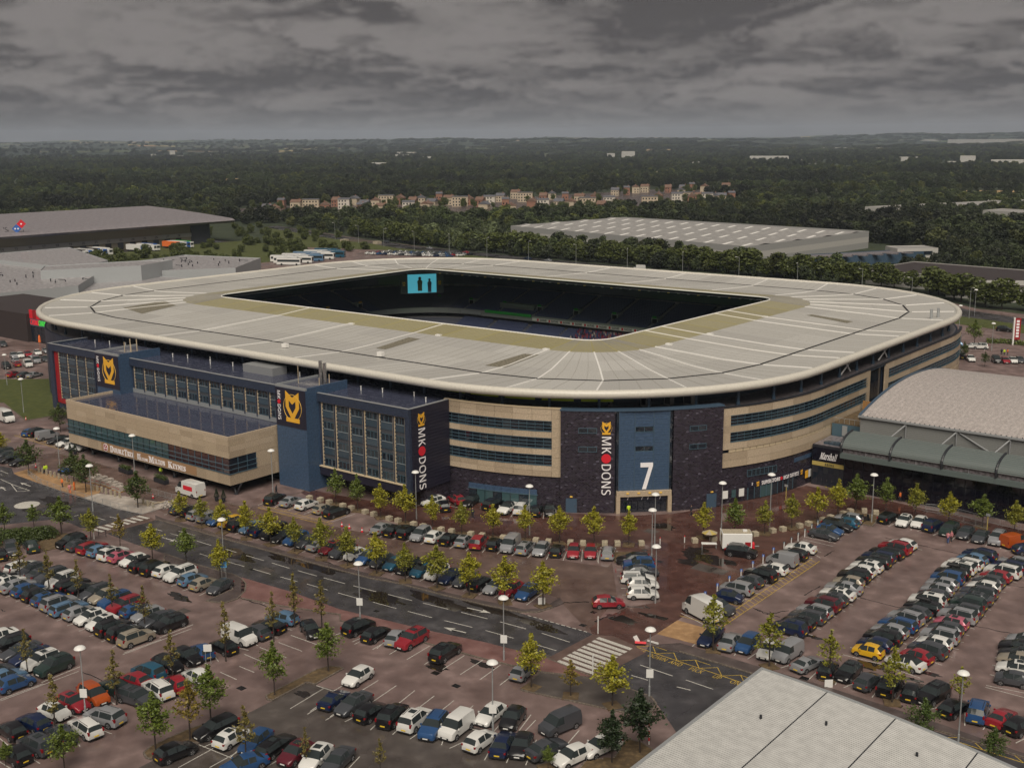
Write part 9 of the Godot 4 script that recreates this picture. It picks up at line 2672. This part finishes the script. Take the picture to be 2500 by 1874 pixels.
	for q in [[0.0, 2.0, "sign_blue"], [2.35, 4.35, "red"]]:
		var s := Sh.new()
		s.boxt(Transform3D(Basis(Vector3(0, 0, 1), PI / 4), Vector3(q[0], q[1], 0)), Vector3(3.2, 3.2, 0.4))
		part("tile", s, M[q[2]], em)
		for dd in ([[0.0, 0.0]] if q[2] == "red" else [[-0.7, 0.0], [0.7, 0.0]]):
			s = Sh.new()
			s.bar(Vector3(q[0] + dd[0], q[1] + dd[1], 0.2), Vector3(q[0] + dd[0], q[1] + dd[1], 0.3), 0.42, 0.42, 10)
			part("dot", s, M.white_letter, em)
	text_part("lettering", "'S", 2.4, M.dark_metal, em, Transform3D(Basis(), Vector3(-5.4, 1.6, 0)))
	for x in [-4.0, 0.0, 3.0]: bpart("support", Vector3(x - 0.1, -0.6, -0.5), Vector3(x + 0.1, 1.5, -0.3), M.dark_metal, em)
	# ---- leisure blocks at the left edge behind the stadium
	simple_building("leisure_hall", "grey leisure hall with wet pale roof at the left edge", "building", [-376, -196, -373, -226, -402, -252, -480, -262, -480, -190], 9.0, "mall_wall", "mall_roof")
	simple_building("leisure_hall", "pale boxy stair block standing proud of the leisure halls", "building", [-418, -240, -404, -274, -396, -282, -388, -262, -404, -230], 12.0, "mall_wall", "mall_roof")
	simple_building("leisure_hall", "low grey hall with pipes on its roof right of the stair block", "building", [-402, -262, -377, -298, -400, -330, -440, -320, -430, -270], 8.6, "mall_wall", "mall_roof")
	simple_building("leisure_hall", "far grey hall with black roof braces", "building", [-412, -250, -430, -275, -500, -300, -500, -250], 10.5, "mall_wall", "mall_roof")
	simple_building("leisure_hall", "low link hall with sloping roof edge before the stair block", "building", [-372, -222, -352, -252, -366, -280, -398, -272, -402, -240], 6.5, "mall_wall", "mall_roof")
	var rp := thing("roof_pipes", "dark pipes and vents standing on the leisure hall roofs", "roof plant")
	for k in 40:
		var s := Sh.new()
		var q := Vector3(g.randf_range(-430, -390), 8.4, g.randf_range(-318, -285)) if k < 20 else Vector3(g.randf_range(-440, -385), 8.7, g.randf_range(-240, -210))
		s.bar(q, q + Vector3(0, g.randf_range(0.5, 1.2), 0), 0.22, 0.22, 6)
		if k % 3 == 0: s.bar(q + Vector3.UP * 0.6, q + Vector3(g.randf_range(-6, 6), 0.6, g.randf_range(-3, 3)), 0.12, 0.12, 5)
		part("roof_pipe", s, M.dark_metal, rp)
	var ch := thing("restaurant", "dark restaurant block with red band and lit name sign", "restaurant")
	bpart("brown_wing", Vector3(-372, 0, -205), Vector3(-326.4, 8.4, -180.0), M.brown_clad, ch)
	bpart("body", Vector3(-326.2, 0, -205), Vector3(-300, 8.6, -181.2), M.brown_clad, ch)
	for k in 8: bpart("red_panel", Vector3(-326.2 + k * 1.9, 7.05, -181.2), Vector3(-324.4 + k * 1.9, 9.7, -180.9), M.wine_red if k % 2 else M.red, ch)
	bpart("sign_band", Vector3(-326.2, 4.9, -181.2), Vector3(-311, 7.0, -180.95), M.frame_teal, ch)
	for k in 8: bpart("glass_panel", Vector3(-326.0 + k * 1.9, 0.3, -181.2), Vector3(-324.3 + k * 1.9, 4.7, -181.05), M.pane, ch)
	for nm2 in [["CHIMI", -323.6, "chimi_red", 4.6], ["CHANGA", -318.4, "chimi_green", 5.6]]:
		var em2 := mat(nm2[2], lin(0.5, 0.02, 0.03) if nm2[2] == "chimi_red" else lin(0.05, 0.5, 0.05), 0.5)
		em2.emission_enabled = true
		em2.emission = em2.albedo_color
		em2.emission_energy_multiplier = 0.3
		text_part("lit_sign", nm2[0], 1.5, em2, ch, Transform3D(Basis(), Vector3(nm2[1], 6.0, -180.85)), nm2[3], "Droid Sans", true)
	for k in 4: bpart("roof_fan", Vector3(-324 + k * 2.0, 8.6, -196), Vector3(-322.8 + k * 2.0, 10.2, -195), M.store_wall, ch)
	for k in 9: bpart("roof_unit", Vector3(-314 + k * 1.2, 8.6, -197 - (k % 3) * 1.5), Vector3(-313 + k * 1.2, 9.6 + (k % 4) * 0.5, -196 - (k % 3) * 1.5), M.spandrel, ch)
	var pr := thing("closed_parasol", "closed orange parasol outside the restaurant", "parasol", Vector3(-317.6, 0, -178.6))
	var s2 := Sh.new()
	s2.lathe([Vector2(0.05, 0.0), Vector2(0.05, 1.0), Vector2(0.4, 1.05), Vector2(0.3, 2.6), Vector2(0.06, 3.2)], 10)
	part("folded_canopy", s2, M.orange, pr)
	# ---- right: totem, kiosk, hedge beyond the arena
	var tt := thing("totem_sign", "tall red totem sign with white edge beyond the arena", "sign", Vector3(-91, 0, -345), 0.6)
	bpart("slab", Vector3(-0.7, 1.5, -0.2), Vector3(0.9, 7.6, 0.2), M.wine_red, tt)
	bpart("edge", Vector3(-1.1, 0, -0.3), Vector3(-0.7, 7.8, 0.3), M.white_metal, tt)
	for k in 6: bpart("letter_block", Vector3(-0.3, 2.2 + k * 0.85, 0.2), Vector3(0.5, 2.8 + k * 0.85, 0.23), M.white_letter, tt)
	var kio := thing("kiosk", "white cabin with yellow skip beside the stadium's far corner", "cabin", Vector3(-112.5, 0, -350), 0.7)
	bpart("cabin_body", Vector3(-3, 0, -1.5), Vector3(1.0, 3.4, 1.5), M.store_wall, kio)
	bpart("cabin_roof", Vector3(-3.1, 3.4, -1.6), Vector3(1.1, 3.55, 1.6), M.white_metal, kio)
	bpart("yellow_skip", Vector3(1.3, 0, -1.0), Vector3(3.2, 2.0, 1.0), M.gold, kio)
	for k in 9:
		var s := Sh.new()
		for j in 260:
			var tone := g.randf_range(0.5, 1.2)
			s.tint = Color(tone, tone, tone)
			leaf(s, Vector3(g.randf_range(-2.0, 2.0), g.randf_range(0.1, 1.3), g.randf_range(-0.9, 0.9)), 0.28, g)
		var o := put("hedge", s.mesh(M.leaf_g))
		o.position = Vector3(-97 + k * 3.4, 0, -344 - (k % 2) - k * 0.6)
		tag(o, "low green hedge, %s from the left beside the red totem" % ordinal(k), "hedge", "hedges by the totem")
func far_traffic(g: RandomNumberGenerator) -> void:
	# coaches parked behind the stadium
	for k in 15:
		var row := k / 5
		var q := Vector2(-430 - (k % 5) * 2.5 - row * 7.0, -372 - (k % 5) * 9.5 - row * 4.0)
		var o := thing("coach", "%s coach, %s of the coaches parked behind the stadium" % [["white", "white", "pale blue", "white", "turquoise"][k % 5], ordinal(k)], "coach", Vector3(q.x, 0, q.y), deg_to_rad(28), "coaches parked behind the stadium")
		var s := Sh.new()
		s.rbox(Vector3(-6, 0.4, -1.25), Vector3(6, 3.4, 1.25), 0.18)
		part("body", s, [M.paint_w, M.paint_w, M.paint_l, M.paint_w, M.paint_t][k % 5], o)
		for z in [-1.26, 1.25]: bpart("window_band", Vector3(-5.6, 1.7, z), Vector3(5.6, 2.75, z + 0.01), M.car_glass, o)
		bpart("windscreen", Vector3(6.0, 1.3, -1.1), Vector3(6.02, 3.0, 1.1), M.car_glass, o)
		bpart("roof_hatch", Vector3(-1, 3.4, -0.5), Vector3(0.6, 3.55, 0.5), M.grey_metal, o)
		for x in [-3.5, 4.0]:
			var w := Sh.new()
			w.bar(Vector3(x, 0.5, 1.05), Vector3(x, 0.5, 1.28), 0.5, 0.5, 12)
			w.bar(Vector3(x, 0.5, -1.28), Vector3(x, 0.5, -1.05), 0.5, 0.5, 12)
			part("wheel", w, M.tyre, o)
	# cars beyond
	var n := 0
	for r in 3:
		for k in 15:
			var q := Vector2(-437 + k * 3.2 + r * 1.5, -432 - k * 0.9 - r * 6.5)
			var cd: String = ["wh", "sh", "rh", "kh", "bh", "gs", "wu", "ns", "se", "wh"][g.randi() % 10]
			place_car(cd, q.x, q.y, 75 + g.randf_range(-4, 4), "%s %s, %s of the cars parked far behind the stadium roof" % [PAINT[cd[0]][0], KINDN[cd[1]], ordinal(n)], "cars far behind the stadium roof", true)
			n += 1
	for q in [["gu", -478, -487, 160, "grey car on the far road left of the underpass"], ["sh", -430, -471, 165, "silver car on the far road by the lamp posts"], ["rh", -398, -464, 168, "red car on the far road behind the stadium"], ["ns", -352, -457, 170, "dark car on the far road right of the red one"], ["sh", -338, -455, 170, "silver car on the far road near the white van"], ["wV", -281, -447, 172, "white van on the far road just over the roof edge"]]:
		place_car(q[0], q[1], q[2], q[3], q[4], "", true, 0.03)
	# lorries at the depot
	var tr := [-565, -303, -566, -306, -569, -319, -564, -322, -565, -326, -568, -334, -564, -337, -561, -339, -562, -344, -559, -346, -547, -344, -546, -350, -569, -371, -559, -378, -555, -380, -567, -395, -562, -398, -563, -403, -549, -401]
	for k in range(0, tr.size(), 2):
		var i := k / 2
		var cc: String = ["white_metal", "white_metal", "white_metal", "sign_blue", "sign_blue", "brown_clad", "white_metal", "white_metal", "sign_blue", "white_metal", "brown_clad", "white_metal", "white_metal", "white_metal", "sign_blue", "orange", "white_metal", "green_sign", "store_wall"][i]
		var o := thing("lorry", "lorry with %s box, %s from the left at the depot docks" % [{"white_metal": "white", "sign_blue": "blue", "brown_clad": "brown", "orange": "orange", "green_sign": "green", "store_wall": "pale grey"}[cc], ordinal(i)], "lorry", Vector3(-551, 0, tr[k + 1] - 4.0 + i * 0.3), deg_to_rad(4), "lorries at the depot docks")
		bpart("box", Vector3(-9, 1.1, -1.25), Vector3(3, 3.9, 1.25), M[cc], o)
		bpart("cab", Vector3(3.4, 0.6, -1.2), Vector3(5.4, 3.5, 1.2), M.white_metal if i % 3 else M.sign_blue, o)
		bpart("windscreen", Vector3(5.4, 1.8, -1.0), Vector3(5.43, 2.9, 1.0), M.car_glass, o)
		for x in [-7.5, -6.2, 4.3]:
			var w := Sh.new()
			w.bar(Vector3(x, 0.5, 0.9), Vector3(x, 0.5, 1.24), 0.5, 0.5, 10)
			w.bar(Vector3(x, 0.5, -1.24), Vector3(x, 0.5, -0.9), 0.5, 0.5, 10)
			part("wheel", w, M.tyre, o)
	# slim lamp posts along the far road
	var ls := Sh.new()
	ls.bar(Vector3.ZERO, Vector3(0, 10, 0), 0.1, 0.06, 6)
	ls.bar(Vector3(0, 10, 0), Vector3(1.2, 10.2, 0), 0.05, 0.05, 5)
	var hd := Sh.new()
	hd.box(Vector3(1.0, 10.1, -0.15), Vector3(1.8, 10.25, 0.15))
	var lm := ls.mesh(M.galvanised)
	var hm := hd.mesh(M.white_metal)
	var line := Walk.new(P2([-527, -488, -450, -465, -352, -448, -240, -438, -160, -418, -126, -390, -98, -381]))
	for k in 15:
		var q := line.at(8 + k * 30.0)
		if k > 14: break
		var o := thing("road_lamp", "slim grey road lamp, %s from the left along the far road" % ordinal(k), "lamp post", Vector3(q.x, 0, q.y), g.randf() * 6, "lamps along the far road")
		put("post", lm, o)
		put("lamp_head", hm, o)
	# road bridge at the left end
	var br := thing("road_bridge", "low concrete bridge carrying the far road over an underpass", "bridge")
	bpart("parapet", Vector3(-505, 0.05, -482.4), Vector3(-478, 1.5, -481.8), M.kerb, br)
	bpart("abutment", Vector3(-507, 0, -481.7), Vector3(-503.5, 1.4, -478.0), M.concrete, br)
	bpart("abutment", Vector3(-480, 0, -481.7), Vector3(-476.5, 1.4, -478.0), M.concrete, br)
